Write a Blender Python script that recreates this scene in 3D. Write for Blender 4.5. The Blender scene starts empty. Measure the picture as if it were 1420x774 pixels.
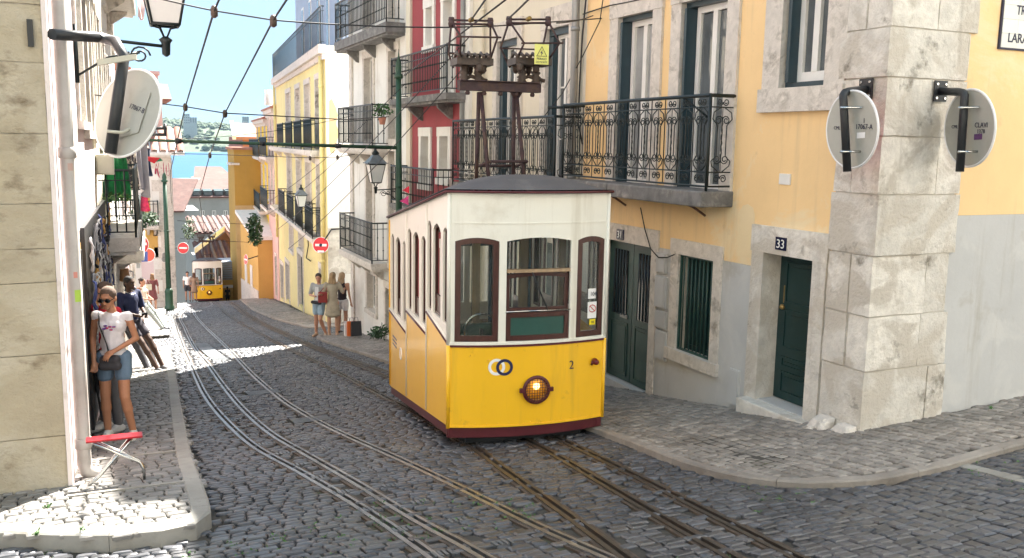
import bpy, bmesh, math, random
import numpy as np
from mathutils import Vector, Matrix, noise
random.seed(7); rng = np.random.default_rng(7)
SC = bpy.context.scene; COL = SC.collection
R_ = math.radians
# ------------------------------------------------------------------ camera
EYE = 1.75; FPX = 1250.0; CXP, CYP = 710.0, 387.0
YAW, PITCH, ROLL = R_(24.0235), R_(8.507), R_(1.0)
FW = Vector((math.sin(YAW)*math.cos(PITCH), math.cos(YAW)*math.cos(PITCH), -math.sin(PITCH)))
R0 = Vector((math.cos(YAW), -math.sin(YAW), 0)); U0 = R0.cross(FW)
RT = math.cos(ROLL)*R0 + math.sin(ROLL)*U0; UP = -math.sin(ROLL)*R0 + math.cos(ROLL)*U0
CAMP = Vector((0, 0, EYE))
cd = bpy.data.cameras.new('camera'); cam = bpy.data.objects.new('camera', cd); COL.objects.link(cam)
m3 = Matrix((RT, UP, -FW)).transposed(); cam.matrix_world = Matrix.Translation(CAMP) @ m3.to_4x4()
cd.sensor_width = 36; cd.lens = FPX/1420*36; cd.clip_start = .05; cd.clip_end = 9000
SC.camera = cam
# ------------------------------------------------------------------ sky, sun, exposure
SUN_EL, SUN_AZ = R_(50), R_(35)      # azimuth measured from +Y towards +X
w = bpy.data.worlds.new('World'); SC.world = w; w.use_nodes = True
nt = w.node_tree; bg = nt.nodes['Background']; sky = nt.nodes.new('ShaderNodeTexSky')
sky.sky_type = 'NISHITA'; sky.sun_disc = False; sky.sun_elevation = SUN_EL; sky.sun_rotation = SUN_AZ
sky.air_density = 1.0; sky.dust_density = .3; sky.ozone_density = 2.0; sky.altitude = 0
SKS = .13
mn = nt.nodes.new('ShaderNodeVectorMath'); mn.operation = 'MINIMUM'; mn.inputs[1].default_value = (.096/SKS, .14/SKS, .185/SKS)
nt.links.new(sky.outputs[0], mn.inputs[0]); nt.links.new(mn.outputs[0], bg.inputs[0]); bg.inputs[1].default_value = SKS
sl = bpy.data.lights.new('sun', 'SUN'); sl.energy = 4.5; sl.angle = R_(.5); sl.color = (1, .95, .86)
so = bpy.data.objects.new('sun', sl); COL.objects.link(so)
sd = Vector((math.sin(SUN_AZ)*math.cos(SUN_EL), math.cos(SUN_AZ)*math.cos(SUN_EL), math.sin(SUN_EL)))
so.rotation_euler = sd.to_track_quat('Z', 'Y').to_euler(); so.location = (0, 0, 60)
vs = SC.view_settings; vs.view_transform = 'Standard'; vs.look = 'None'; vs.gamma = 1; vs.exposure = 2.82
# ------------------------------------------------------------------ geometry of the place
PROF = [(-40, 5.9), (0, 0), (22, -3.256), (30, -4.3), (40, -5.5), (50, -6.87), (56, -7.93), (75, -12.2), (110, -24)]
PA = [a for a, b in PROF]; PB = [b for a, b in PROF]
def zg(x, y):
    z = float(np.interp(y, PA, PB))
    if x > 4.8: z += .05*(x-4.8)*max(0, min(1, (9-y)/2))
    return z
def ray(px, py): return FW + RT*((px-CXP)/FPX) - UP*((py-CYP)/FPX)
def ground(px, py, dz=0.):
    d = ray(px, py); t = 1.
    while t < 150:
        P = CAMP+d*t
        if P.z < zg(P.x, P.y)+dz:
            lo, hi = t-.25, t
            for _ in range(26):
                m = (lo+hi)/2; P = CAMP+d*m
                if P.z < zg(P.x, P.y)+dz: hi = m
                else: lo = m
            return P
        t += .25
    return CAMP+d*t
def at_depth(px, py, D): return CAMP+ray(px, py)*D
def on_y(px, py, y): d = ray(px, py); return CAMP+d*(y/d.y)
def on_x(px, py, x): d = ray(px, py); return CAMP+d*(x/d.x)
# ------------------------------------------------------------------ materials
def node(t, ty, **kw):
    n = t.nodes.new(ty)
    for k, v in kw.items():
        if k in ('operation', 'blend_type', 'data_type', 'feature', 'noise_dimensions', 'musgrave_type', 'distance'): setattr(n, k, v)
        else: n.inputs[k].default_value = v
    return n
def mat(name, col, rough=.8, var=.12, scale=3., bump=.0, bscale=60., dirt=None, dscale=1.2, dlo=.5, dhi=.75, island=0., metal=0., spec=.5, emit=None, patches=None, pscale=.9, plo=.55, phi=.6, coat=0., streak=None, bdist=.01, stretch=None):
    m = bpy.data.materials.new(name); m.use_nodes = True; t = m.node_tree; L = t.links.new
    b = t.nodes['Principled BSDF']; b.inputs['Roughness'].default_value = rough; b.inputs['Metallic'].default_value = metal
    b.inputs['Specular IOR Level'].default_value = spec; b.inputs['Coat Weight'].default_value = coat
    b.inputs['Coat Roughness'].default_value = .12
    geo = t.nodes.new('ShaderNodeTexCoord') if not name.startswith('w_') else None
    g2 = t.nodes.new('ShaderNodeNewGeometry'); pos = g2.outputs['Position']
    if stretch:
        mp = t.nodes.new('ShaderNodeMapping'); mp.inputs['Scale'].default_value = stretch; L(pos, mp.inputs[0]); pos = mp.outputs[0]
    n1 = node(t, 'ShaderNodeTexNoise', Scale=scale, Detail=6., Roughness=.62); L(pos, n1.inputs['Vector'])
    rp = node(t, 'ShaderNodeMapRange'); L(n1.outputs[0], rp.inputs[0])
    rp.inputs[1].default_value = .3; rp.inputs[2].default_value = .7; rp.inputs[3].default_value = 1-var; rp.inputs[4].default_value = 1+var
    fac = rp.outputs[0]
    if island:
        oi = t.nodes.new('ShaderNodeObjectInfo'); ad = node(t, 'ShaderNodeMath', operation='ADD'); L(g2.outputs['Random Per Island'], ad.inputs[0]); L(oi.outputs['Random'], ad.inputs[1])
        fr = node(t, 'ShaderNodeMath', operation='FRACT'); L(ad.outputs[0], fr.inputs[0])
        r2 = node(t, 'ShaderNodeMapRange'); L(fr.outputs[0], r2.inputs[0]); r2.inputs[3].default_value = 1-island; r2.inputs[4].default_value = 1+island
        mm = node(t, 'ShaderNodeMath', operation='MULTIPLY'); L(fac, mm.inputs[0]); L(r2.outputs[0], mm.inputs[1]); fac = mm.outputs[0]
    mx = node(t, 'ShaderNodeVectorMath', operation='SCALE'); mx.inputs[0].default_value = col; L(fac, mx.inputs['Scale'])
    out = mx.outputs[0]
    def blend(out, c, sc, lo, hi, det=7., mapping=None, dist=0.):
        nn = node(t, 'ShaderNodeTexNoise', Scale=sc, Detail=det, Roughness=.66); nn.inputs['Distortion'].default_value = dist
        if mapping:
            mp = t.nodes.new('ShaderNodeMapping'); mp.inputs['Scale'].default_value = mapping; L(g2.outputs['Position'], mp.inputs[0]); L(mp.outputs[0], nn.inputs['Vector'])
        else: L(pos, nn.inputs['Vector'])
        mr = node(t, 'ShaderNodeMapRange'); L(nn.outputs[0], mr.inputs[0]); mr.inputs[1].default_value = lo; mr.inputs[2].default_value = hi
        mi = node(t, 'ShaderNodeMix', data_type='RGBA'); L(mr.outputs[0], mi.inputs[0]); L(out, mi.inputs[6]); mi.inputs[7].default_value = (*c, 1)
        return mi.outputs[2]
    if patches: out = blend(out, patches, pscale, plo, phi, dist=.6)
    if dirt: out = blend(out, dirt, dscale, dlo, dhi)
    if streak: out = blend(out, streak, 1., .56, .85, mapping=(5, 5, .35))
    L(out, b.inputs['Base Color'])
    if bump:
        nb = node(t, 'ShaderNodeTexNoise', Scale=bscale, Detail=5., Roughness=.65); L(pos, nb.inputs['Vector'])
        bp = node(t, 'ShaderNodeBump', Strength=bump, Distance=bdist); L(nb.outputs[0], bp.inputs['Height']); L(bp.outputs[0], b.inputs['Normal'])
    if emit: b.inputs['Emission Color'].default_value = (*emit[:3], 1); b.inputs['Emission Strength'].default_value = emit[3]
    if geo: t.nodes.remove(geo)
    return m
def glassmat(name, col=(.02, .025, .03), rough=.04, curtain=None):
    m = mat(name, col, rough, var=.3, scale=1.5, spec=.8)
    if curtain:
        t = m.node_tree; b = t.nodes['Principled BSDF']
    return m
def clear_glass(name, tint=(.9, .95, .93)):
    m = bpy.data.materials.new(name); m.use_nodes = True; t = m.node_tree; L = t.links.new
    for n in list(t.nodes): t.nodes.remove(n)
    o = t.nodes.new('ShaderNodeOutputMaterial'); tr = t.nodes.new('ShaderNodeBsdfTransparent'); tr.inputs[0].default_value = (*tint, 1)
    gl = t.nodes.new('ShaderNodeBsdfGlossy'); gl.inputs['Roughness'].default_value = .03
    df = t.nodes.new('ShaderNodeBsdfDiffuse'); df.inputs[0].default_value = (.5, .52, .5, 1)
    fr = t.nodes.new('ShaderNodeFresnel'); fr.inputs[0].default_value = 1.6
    a = t.nodes.new('ShaderNodeMixShader'); L(fr.outputs[0], a.inputs[0]); L(tr.outputs[0], a.inputs[1]); L(gl.outputs[0], a.inputs[2])
    c = t.nodes.new('ShaderNodeMixShader'); c.inputs[0].default_value = .02; L(a.outputs[0], c.inputs[1]); L(df.outputs[0], c.inputs[2])
    L(c.outputs[0], o.inputs[0]); return m
M = {}
M['joint'] = mat('w_joint_sand', (.055, .05, .042), .95, .35, 6., bump=.5, dirt=(.07, .085, .035), dscale=1.5, dlo=.56, dhi=.7)
M['sett'] = mat('w_basalt_sett', (.068, .07, .079), .36, .35, 9., bump=.45, bscale=42., island=.38, dirt=(.125, .115, .1), dscale=1.1, dlo=.52, dhi=.8, bdist=.006, spec=.6)
M['calcada'] = mat('w_limestone_sett', (.2, .19, .178), .5, .25, 9., bump=.5, bscale=45., island=.28, dirt=(.11, .1, .092), dscale=1.6, dlo=.5, dhi=.75, bdist=.005)
M['kerb'] = mat('w_kerb_stone', (.3, .29, .265), .7, .18, 5., bump=.4, bscale=40., island=.1, dirt=(.2, .18, .15), dscale=2.5, dlo=.5, dhi=.75, bdist=.006)
M['calcada_r'] = mat('w_worn_brown_sett', (.25, .225, .2), .55, .25, 9., bump=.5, bscale=45., island=.28, dirt=(.13, .115, .1), dscale=1.3, dlo=.48, dhi=.72, bdist=.005)
M['kerb_r'] = mat('w_worn_kerb', (.27, .24, .21), .75, .25, 6., bump=.6, bscale=30., island=.12, dirt=(.13, .11, .095), dscale=3., dlo=.48, dhi=.7, bdist=.01)
M['rail'] = mat('w_rail_steel', (.34, .34, .35), .36, .25, 8., metal=.9, dirt=(.16, .12, .09), dscale=1.3, dlo=.52, dhi=.72)
M['rail_old'] = mat('w_dull_rail', (.075, .062, .052), .42, .3, 7., metal=.45, dirt=(.1, .06, .035), dscale=1.6, dlo=.5, dhi=.7)
M['rail_dark'] = mat('w_rail_groove', (.02, .017, .014), .9, .2, 8.)
M['rail_rust'] = mat('w_rail_rust', (.085, .062, .045), .7, .4, 9., bump=.3, bscale=70., metal=.1)
M['iron'] = mat('iron_cover', (.16, .17, .18), .5, .3, 10., bump=.3, bscale=60, metal=.5)
M['dark'] = mat('dark_void', (.012, .012, .014), .9, .2)
# ------------------------------------------------------------------ mesh helper
ROOTLOC = {}
def tag(o, label=None, cat=None, group=None, kind=None):
    if label: o['label'] = label
    if cat: o['category'] = cat
    if group: o['group'] = group
    if kind: o['kind'] = kind
    return o
def thing(name, label, cat, loc=(0, 0, 0), group=None):
    o = bpy.data.objects.new(name, None); COL.objects.link(o); o.location = loc; o.empty_display_size = .2
    ROOTLOC[o.name] = Vector(loc); return tag(o, label, cat, group)
def wl(o): return ROOTLOC.get(o.name, Vector((0, 0, 0))) if o is not None else Vector((0, 0, 0))
class MB:
    def __init__(s): s.v = []; s.f = []; s.mi = []; s.sm = []
    def add(s, vs, fs, mi=0, smooth=False):
        n = len(s.v); s.v += [tuple(p) for p in vs]; s.f += [tuple(i+n for i in f) for f in fs]; s.mi += [mi]*len(fs); s.sm += [smooth]*len(fs); return s
    def hexa(s, p, mi=0):   # p: 8 points, bottom 4 then top 4
        return s.add(p, [(0, 3, 2, 1), (4, 5, 6, 7), (0, 1, 5, 4), (1, 2, 6, 5), (2, 3, 7, 6), (3, 0, 4, 7)], mi)
    def box(s, x0, x1, y0, y1, z0, z1, mi=0):
        return s.hexa([(x0, y0, z0), (x1, y0, z0), (x1, y1, z0), (x0, y1, z0), (x0, y0, z1), (x1, y0, z1), (x1, y1, z1), (x0, y1, z1)], mi)
    def bevbox(s, x0, x1, y0, y1, z0, z1, b=.01, mi=0):
        bm = bmesh.new(); bmesh.ops.create_cube(bm, size=1)
        for v in bm.verts: v.co = Vector(((x0+x1)/2+v.co.x*(x1-x0), (y0+y1)/2+v.co.y*(y1-y0), (z0+z1)/2+v.co.z*(z1-z0)))
        bmesh.ops.bevel(bm, geom=bm.edges[:], offset=b, segments=2, affect='EDGES', profile=.6)
        bm.verts.index_update(); s.add([v.co[:] for v in bm.verts], [[v.index for v in f.verts] for f in bm.faces], mi); bm.free(); return s
    def tube(s, pts, r, n=8, mi=0, caps=True, smooth=True, closed=False):
        pts = [Vector(p) for p in pts]; k = len(pts); rs = r if hasattr(r, '__len__') else [r]*k
        vs = []; prev = None
        for i, p in enumerate(pts):
            if closed: t = (pts[(i+1) % k]-pts[i-1])
            else: t = (pts[min(i+1, k-1)]-pts[max(i-1, 0)])
            if t.length < 1e-9: t = Vector((0, 0, 1))
            t.normalize()
            if prev is None:
                a = Vector((0, 0, 1)) if abs(t.z) < .9 else Vector((1, 0, 0)); u = t.cross(a).normalized()
            else: u = (prev-t*prev.dot(t)).normalized()
            prev = u; v = t.cross(u)
            for j in range(n):
                a = 2*math.pi*j/n; vs.append(p+(u*math.cos(a)+v*math.sin(a))*rs[i])
        fs = []
        rngk = range(k) if closed else range(k-1)
        for i in rngk:
            i2 = (i+1) % k
            for j in range(n): fs.append((i*n+j, i*n+(j+1) % n, i2*n+(j+1) % n, i2*n+j))
        s.add(vs, fs, mi, smooth)
        if caps and not closed: s.add([], [tuple(len(s.v)-k*n+j for j in reversed(range(n))), tuple(len(s.v)-n+j for j in range(n))], mi) if False else s._caps(k, n, mi)
        return s
    def _caps(s, k, n, mi):
        b = len(s.v)-k*n; s.f += [tuple(b+j for j in reversed(range(n))), tuple(b+(k-1)*n+j for j in range(n))]; s.mi += [mi]*2; s.sm += [False]*2; return s
    def lathe(s, prof, c, n=20, mi=0, axis='Z', smooth=True, cap=True):
        vs = []; k = len(prof); c = Vector(c)
        for (r, h) in prof:
            for j in range(n):
                a = 2*math.pi*j/n; q = (r*math.cos(a), r*math.sin(a), h)
                if axis == 'Y': q = (q[0], q[2], q[1])
                if axis == 'X': q = (q[2], q[0], q[1])
                vs.append(c+Vector(q))
        fs = [(i*n+j, i*n+(j+1) % n, (i+1)*n+(j+1) % n, (i+1)*n+j) for i in range(k-1) for j in range(n)]
        s.add(vs, fs, mi, smooth)
        if cap: s._caps(k, n, mi)
        return s
    def poly(s, pts, ext, mi=0):     # planar outline extruded by vector ext
        n = len(pts); ext = Vector(ext); a = [Vector(p) for p in pts]; vs = a+[p+ext for p in a]
        fs = [tuple(reversed(range(n))), tuple(range(n, 2*n))]+[(i, (i+1) % n, (i+1) % n+n, i+n) for i in range(n)]
        return s.add(vs, fs, mi)
    def xform(s, Mx): s.v = [tuple(Mx @ Vector(p)) for p in s.v]; return s
    def roughen(s, cuts=5, amp=.006, chip=.012, seed=0):
        bm = bmesh.new(); vs = [bm.verts.new(v) for v in s.v]
        for f in s.f: bm.faces.new([vs[i] for i in f])
        bmesh.ops.recalc_face_normals(bm, faces=bm.faces); rim = set(); c0 = sum((v.co for v in bm.verts), Vector())/len(bm.verts)
        bmesh.ops.subdivide_edges(bm, edges=bm.edges[:], cuts=cuts, use_grid_fill=True); bm.normal_update()
        mv = {}
        for v in bm.verts:
            ns = [f.normal for f in v.link_faces]; edge = any(ns[0].dot(n) < .6 for n in ns[1:]); c = v.co; k = noise.noise(Vector((c.x*4+seed, c.y*4, c.z*4)))+.6*noise.noise(Vector((c.x*13, c.y*13+seed, c.z*13)))
            d = v.normal*k*amp
            if edge: d -= v.normal*chip*(.35+max(0, noise.noise(Vector((c.x*7, c.y*7, c.z*7+seed)))*2.2))
            mv[v] = d
        for v, d in mv.items(): v.co += d
        bm.verts.index_update(); s.v = [v.co[:] for v in bm.verts]; s.f = [tuple(v.index for v in f.verts) for f in bm.faces]; s.mi = [0]*len(s.f); s.sm = [False]*len(s.f); bm.free(); return s
    def build(s, name, m, parent=None, fix=True):
        me = bpy.data.meshes.new(name); off = wl(parent); vs = s.v
        if off.length: vs = [(p[0]-off.x, p[1]-off.y, p[2]-off.z) for p in vs]
        me.from_pydata(vs, [], s.f)
        ms = m if isinstance(m, (list, tuple)) else [m]
        for q in ms: me.materials.append(q)
        if len(ms) > 1: me.polygons.foreach_set('material_index', s.mi)
        if any(s.sm): me.polygons.foreach_set('use_smooth', s.sm)
        if fix and len(s.f) < 40000:
            bm = bmesh.new(); bm.from_mesh(me); bmesh.ops.recalc_face_normals(bm, faces=bm.faces); bm.to_mesh(me); bm.free()
        me.update()
        o = bpy.data.objects.new(name, me); COL.objects.link(o)
        if parent is not None: o.parent = parent; ROOTLOC[o.name] = off
        return o
def copy_tree(o, parent=None):
    c = o.copy(); COL.objects.link(c)
    if parent is not None: c.parent = parent
    for ch in list(o.children): copy_tree(ch, c)
    return c
# ------------------------------------------------------------------ tracks and kerbs (plan view, metres)
def smooth_line(pts, step=.25):
    P = [Vector((p[0], p[1])) for p in pts]; out = []
    for i in range(len(P)-1):
        a = P[max(i-1, 0)]; b = P[i]; c = P[i+1]; d = P[min(i+2, len(P)-1)]
        n = max(1, int((c-b).length/step))
        for k in range(n):
            t = k/n; out.append(.5*((2*b)+(c-a)*t+(2*a-5*b+4*c-d)*t*t+(3*b-a-3*c+d)*t*t*t))
    out.append(P[-1]); return out
LINES = {
 'L1': [(1.9, 1.0), (1.75, 3.5), (1.69, 4.84), (1.59, 6.26), (1.42, 7.75), (1.25, 9.04), (1.18, 10.4), (1.15, 12.2), (1.17, 14.06), (1.24, 16.24), (1.38, 20.08), (1.54, 24.6), (1.82, 32), (2.1, 37.8), (2.9, 44)],
 'L2': [(2.2, 1.0), (2.04, 3.5), (1.95, 4.8), (1.85, 5.7), (1.76, 6.92), (1.62, 8.5), (1.52, 9.6), (1.48, 10.8), (1.48, 12.5), (1.54, 15.1), (1.66, 18.9), (1.79, 24.4), (2.03, 30.8), (2.31, 37.6), (3.2, 43.5)],
 'L3': [(3.05, 1.0), (2.72, 3.4), (2.59, 4.29), (2.5, 5.16), (2.44, 6.2), (2.34, 7.6), (2.2, 9.1), (2.12, 10.3), (2.08, 11.6), (2.08, 12.9), (2.17, 16.05), (2.31, 19.13), (2.47, 22.83), (2.63, 29.2), (2.8, 36), (3.05, 39.4), (4.2, 45), (4.75, 52)],
 'M': [(2.66, 4.2), (2.79, 5.21), (2.98, 6.8), (3.13, 8.0), (3.27, 10), (3.37, 12.24), (3.48, 14.59), (3.6, 17.46), (3.75, 22.54), (3.85, 28.4), (4.03, 36.9), (4.6, 46.7), (5.0, 55.)],
 'S': [(2.9, 1.0), (3.19, 3.94), (3.46, 6.0), (3.62, 7.23), (3.75, 9), (3.93, 12), (4.03, 13.84), (4.1, 16), (4.2, 19), (4.32, 24.8), (4.54, 35.4), (5.25, 46.7)],
 'R': [(3.1, 1.0), (3.5, 3.75), (3.76, 5.8), (3.97, 7.74), (4.08, 10), (4.17, 12.5), (4.25, 15), (4.33, 19.5), (4.48, 25.8), (4.7, 35.4), (5.35, 45.5), (5.75, 55.)],
}
LINES = {k: smooth_line(v) for k, v in LINES.items()}
RAILPTS = np.array([(p.x, p.y) for l in LINES.values() for p in l])
KL = smooth_line([(-12, 6.9), (-4, 6.75), (-.78, 6.6), (-.51, 6.38), (-.11, 6.12), (.2, 6.04), (.42, 6.1), (.54, 6.35), (.57, 7.5), (.59, 8.8), (.72, 12.3), (.88, 16), (1.02, 20.1), (1.14, 23.4)], .2)
KL2 = smooth_line([(1.35, 27.2), (1.5, 31), (1.6, 34), (1.8, 39), (2.2, 44), (2.5, 52)], .4)
KR = smooth_line([(16, 4.95), (10, 4.85), (6.74, 4.8), (5.7, 4.74), (5.01, 4.8), (4.67, 4.99), (4.42, 5.32), (4.33, 5.94), (4.42, 7.0), (4.56, 9.), (4.66, 12), (4.72, 16), (4.8, 19), (4.86, 21.3), (4.9, 23.2), (5.05, 23.9), (5.5, 24.4)], .2)
KR2 = smooth_line([(7.5, 28.2), (6.3, 27.3), (5.6, 27.2), (5.42, 28.7), (5.25, 33), (5.3, 38), (5.7, 43), (6.3, 50), (7, 56)], .4)
LS = .04   # the left row of houses leans in by this much per metre
def xl(y): return -.42+LS*(y-7.85)
# ------------------------------------------------------------------ ground, pavements, setts, rails
def zgv(x, y):
    z = np.interp(y, PA, PB); return z+np.where(x > 4.8, .05*(x-4.8)*np.clip((9-y)/2, 0, 1), 0)
def structure(o): o['kind'] = 'structure'; return o
def sheet(name, xs, ys, dz, m, parent=None):
    mb = MB(); nx = len(xs)
    mb.add([(x, y, zg(x, y)+dz) for y in ys for x in xs], [(j*nx+i, j*nx+i+1, (j+1)*nx+i+1, (j+1)*nx+i) for j in range(len(ys)-1) for i in range(nx-1)])
    return mb.build(name, m, parent)
road = structure(sheet('road', [-40, -20, -10, -5, -2, 0, 2, 4, 4.8, 6, 8, 12, 20, 40], [-40, -20, -10, -4, 0, 3, 5, 7, 8, 9, 12, 16, 22, 26, 30, 35, 40, 45, 50, 53, 56, 62, 70, 75, 90, 110], -.022, M['joint']))
PH = .1; PHR = .055
def ph(x): return PHR if x > 4 else PH
polyL = [(p.x, p.y) for p in KL]+[(xl(23.4), 23.4), (xl(7.85), 7.85), (-12, 7.85)]
polyL2 = [(p.x, p.y) for p in KL2]+[(xl(52), 52), (xl(27.2), 27.2)]
XR = 6.1; YR = 5.9
polyR = [(p.x, p.y) for p in KR]+[(XR, 24.7), (XR, YR), (16, YR)]
polyR2 = [(p.x, p.y) for p in KR2]+[(8, 56), (7.5, 50), (6.55, 36), (6.35, 28.4), (7.5, 28.4)]
def inside(poly, X, Y):
    r = np.zeros(len(X), bool); n = len(poly)
    for i in range(n):
        x1, y1 = poly[i]; x2, y2 = poly[(i+1) % n]
        c = ((y1 > Y) != (y2 > Y)) & (X < (x2-x1)*(Y-y1)/((y2-y1) if y2 != y1 else 1e-9)+x1); r ^= c
    return r
def pavement(name, poly):
    bm = bmesh.new(); vs = [bm.verts.new((x, y, zg(x, y)+ph(x)-.018)) for x, y in poly]; f = bm.faces.new(vs)
    bmesh.ops.triangulate(bm, faces=[f])
    for yy in range(5, 57):
        bmesh.ops.bisect_plane(bm, geom=bm.verts[:]+bm.edges[:]+bm.faces[:], plane_co=(0, yy, 0), plane_no=(0, 1, 0))
    for v in bm.verts: v.co.z = zg(v.co.x, v.co.y)+ph(v.co.x)-.018
    ex = bmesh.ops.extrude_face_region(bm, geom=bm.faces[:])
    for v in ex['geom']:
        if isinstance(v, bmesh.types.BMVert): v.co.z -= .3
    bmesh.ops.recalc_face_normals(bm, faces=bm.faces)
    me = bpy.data.meshes.new(name); bm.to_mesh(me); bm.free(); me.materials.append(M['joint'])
    o = bpy.data.objects.new(name, me); COL.objects.link(o); return structure(o)
pavL = pavement('pavement', polyL); pavL2 = pavement('pavement', polyL2); pavR = pavement('pavement', polyR); pavR2 = pavement('pavement', polyR2)
# sett variants: 12 verts each
SV = []
for k in range(8):
    q = np.array([(-.5, -.5), (.5, -.5), (.5, .5), (-.5, .5)]); j = rng.uniform(-.07, .07, (4, 2)); a = q+j
    v = np.zeros((12, 3)); v[:4, :2] = a; v[:4, 2] = -.03; v[4:8, :2] = a*.99; v[4:8, 2] = -.009; v[8:, :2] = a*.82; v[8:, 2] = rng.uniform(-.002, .003, 4)
    SV.append(v)
SVF = np.array([(i, (i+1) % 4, (i+1) % 4+4, i+4) for i in range(4)]+[(i+4, (i+1) % 4+4, (i+1) % 4+8, i+8) for i in range(4)]+[(8, 9, 10, 11)])
SVM = {}
def sett_mesh(k, m):
    if (k, m.name) not in SVM:
        me = bpy.data.meshes.new('sett'); me.from_pydata(SV[k].tolist(), [], SVF.tolist()); me.materials.append(m); SVM[(k, m.name)] = me
    return SVM[(k, m.name)]
FWn, RTn, UPn = np.array(FW), np.array(RT), np.array(UP)
def lay_setts(name, S, dz, m, parent, nbig=300):
    """S: array of rows x, y, wx, wy, yaw"""
    n = len(S); X, Y = S[:, 0], S[:, 1]; Z = zgv(X, Y)+dz
    D = np.stack([X, Y, Z-EYE], 1); dep = D@FWn; px = CXP+FPX*(D@RTn)/np.maximum(dep, .1); py = CYP-FPX*(D@UPn)/np.maximum(dep, .1)
    vis = (px > 0) & (px < 1420) & (py < 774) & (py > 0) & (dep > 1)
    score = np.where(vis, S[:, 2]*S[:, 3]/np.maximum(dep, .1)**3, 0); big = np.argsort(-score)[:nbig]; big = [b for b in big if score[b] > 0]
    ks = rng.integers(0, 8, n); hj = rng.normal(0, .0028, n)
    for b in big:
        o = bpy.data.objects.new('sett', sett_mesh(int(ks[b]), m)); COL.objects.link(o); o.parent = parent
        s1 = (zg(X[b], Y[b]+.1)-zg(X[b], Y[b]-.1))/.2
        o.location = (X[b], Y[b], Z[b]+hj[b]); o.rotation_euler = (math.atan(s1)+random.gauss(0, .01), random.gauss(0, .012), S[b, 4]); o.scale = (S[b, 2], S[b, 3], 1)
    rest = np.setdiff1d(np.arange(n), big)
    V = np.array(SV)[ks[rest]]; c, s = np.cos(S[rest, 4])[:, None], np.sin(S[rest, 4])[:, None]
    lx = V[:, :, 0]*S[rest, 2][:, None]; ly = V[:, :, 1]*S[rest, 3][:, None]
    gx = X[rest][:, None]+lx*c-ly*s; gy = Y[rest][:, None]+lx*s+ly*c
    tx, ty = rng.normal(0, .02, (len(rest), 1)), rng.normal(0, .02, (len(rest), 1))
    gz = zgv(gx, gy)+dz+V[:, :, 2]+tx*lx+ty*ly+hj[rest][:, None]
    vv = np.stack([gx, gy, gz], 2).reshape(-1, 3); ff = (SVF[None]+(np.arange(len(rest))*12)[:, None, None]).reshape(-1, 4)
    me = bpy.data.meshes.new(name); me.vertices.add(len(vv)); me.vertices.foreach_set('co', vv.ravel()); me.loops.add(ff.size); me.loops.foreach_set('vertex_index', ff.ravel().astype(np.int32))
    me.polygons.add(len(ff)); me.polygons.foreach_set('loop_start', np.arange(0, ff.size, 4, dtype=np.int32)); me.update(calc_edges=True); me.materials.append(m)
    o = bpy.data.objects.new(name, me); COL.objects.link(o); o.parent = parent; o['kind'] = 'stuff'; return o
def courses(x0, x1, y0, y1, row, l0, l1, alongx=True, skew=0.):
    out = []; a0, a1, b0, b1 = (y0, y1, x0, x1) if alongx else (x0, x1, y0, y1)
    a = a0; g = .012
    while a < a1:
        r = row*random.uniform(.86, 1.14); b = b0-random.random()*l1
        while b < b1:
            l = random.uniform(l0, l1); u, v = b+l/2, a+r/2
            wob = .03*math.sin(u*1.3+a*.7)+.015*math.sin(u*4.1+a)
            if alongx: out.append((u, v+wob, l-g, r-g, random.gauss(skew, .02)))
            else: out.append((v+wob, u, r-g, l-g, random.gauss(skew, .02)))
            b += l
        a += r
    return np.array(out)
A1 = courses(-8, 4.35, 1.2, 58, .076, .09, .165)
A2 = courses(4.35, 12, 1.2, 6.6, .11, .09, .13, alongx=False)
A3 = courses(4.35, 12, 6.6, 58, .095, .1, .17)
A = np.concatenate([A1, A2, A3]); X, Y = A[:, 0], A[:, 1]
XLv = -.42+LS*(Y-7.85)
ok = ~(inside(polyL, X, Y) | inside(polyL2, X, Y) | inside(polyR, X, Y) | inside(polyR2, X, Y))
ok &= (X > XLv) | (Y < 6.9) | ((Y > 23.4) & (Y < 27.2)) ; ok &= (X < 6.1) | (Y < 5.9) | ((Y > 24.7) & (Y < 28.4)) | ((Y > 28.4) & (X < 6.3)) | (Y > 40)
ok &= (X > -3.2) | (Y < 8); ok &= (Y < 40) | (X < 9)
dm = np.full(len(A), 9.)
for i in range(0, len(RAILPTS), 60): 
    q = RAILPTS[i:i+60]; dm = np.minimum(dm, np.min(np.hypot(X[:, None]-q[None, :, 0], Y[:, None]-q[None, :, 1]), 1))
COVERS = [ground(475, 549+12), ]  # placeholder, refined below
PLATES = [(1.72, 2.2, 13.3, 13.75), (1.85, 2.3, 10.35, 10.7), (1.83, 2.15, 19.6, 24.6)]
pl_ok = np.ones(len(A), bool)
for a, b, c, d in PLATES: pl_ok &= ~((X > a-.05) & (X < b+.05) & (Y > c) & (Y < d))
ok &= pl_ok
KPTS = np.array([(p.x, p.y) for l in (KL, KL2, KR, KR2) for p in l]); dk = np.full(len(A), 9.)
for i in range(0, len(KPTS), 60):
    q = KPTS[i:i+60]; dk = np.minimum(dk, np.min(np.hypot(X[:, None]-q[None, :, 0], Y[:, None]-q[None, :, 1]), 1))
keep = A[ok & (dm > .115) & (dk > .085)]
lay_setts('setts', keep, 0, M['sett'], road)
def pave(poly, obj, x0, x1, y0, y1, nbig, sz=.1, alongx=True):
    c = courses(x0, x1, y0, y1, sz, sz*.85, sz*1.5, alongx)
    c = c[inside(poly, c[:, 0], c[:, 1])]
    lay_setts('setts', c, PHR if x0 > 3 else PH, M['calcada' if x0 < 3 else 'calcada_r'], obj, nbig)
pave(polyL, pavL, -8, 1.2, 6, 23.5, 300, .105); pave(polyL2, pavL2, 0, 3, 27, 52, 0, .12)
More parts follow.
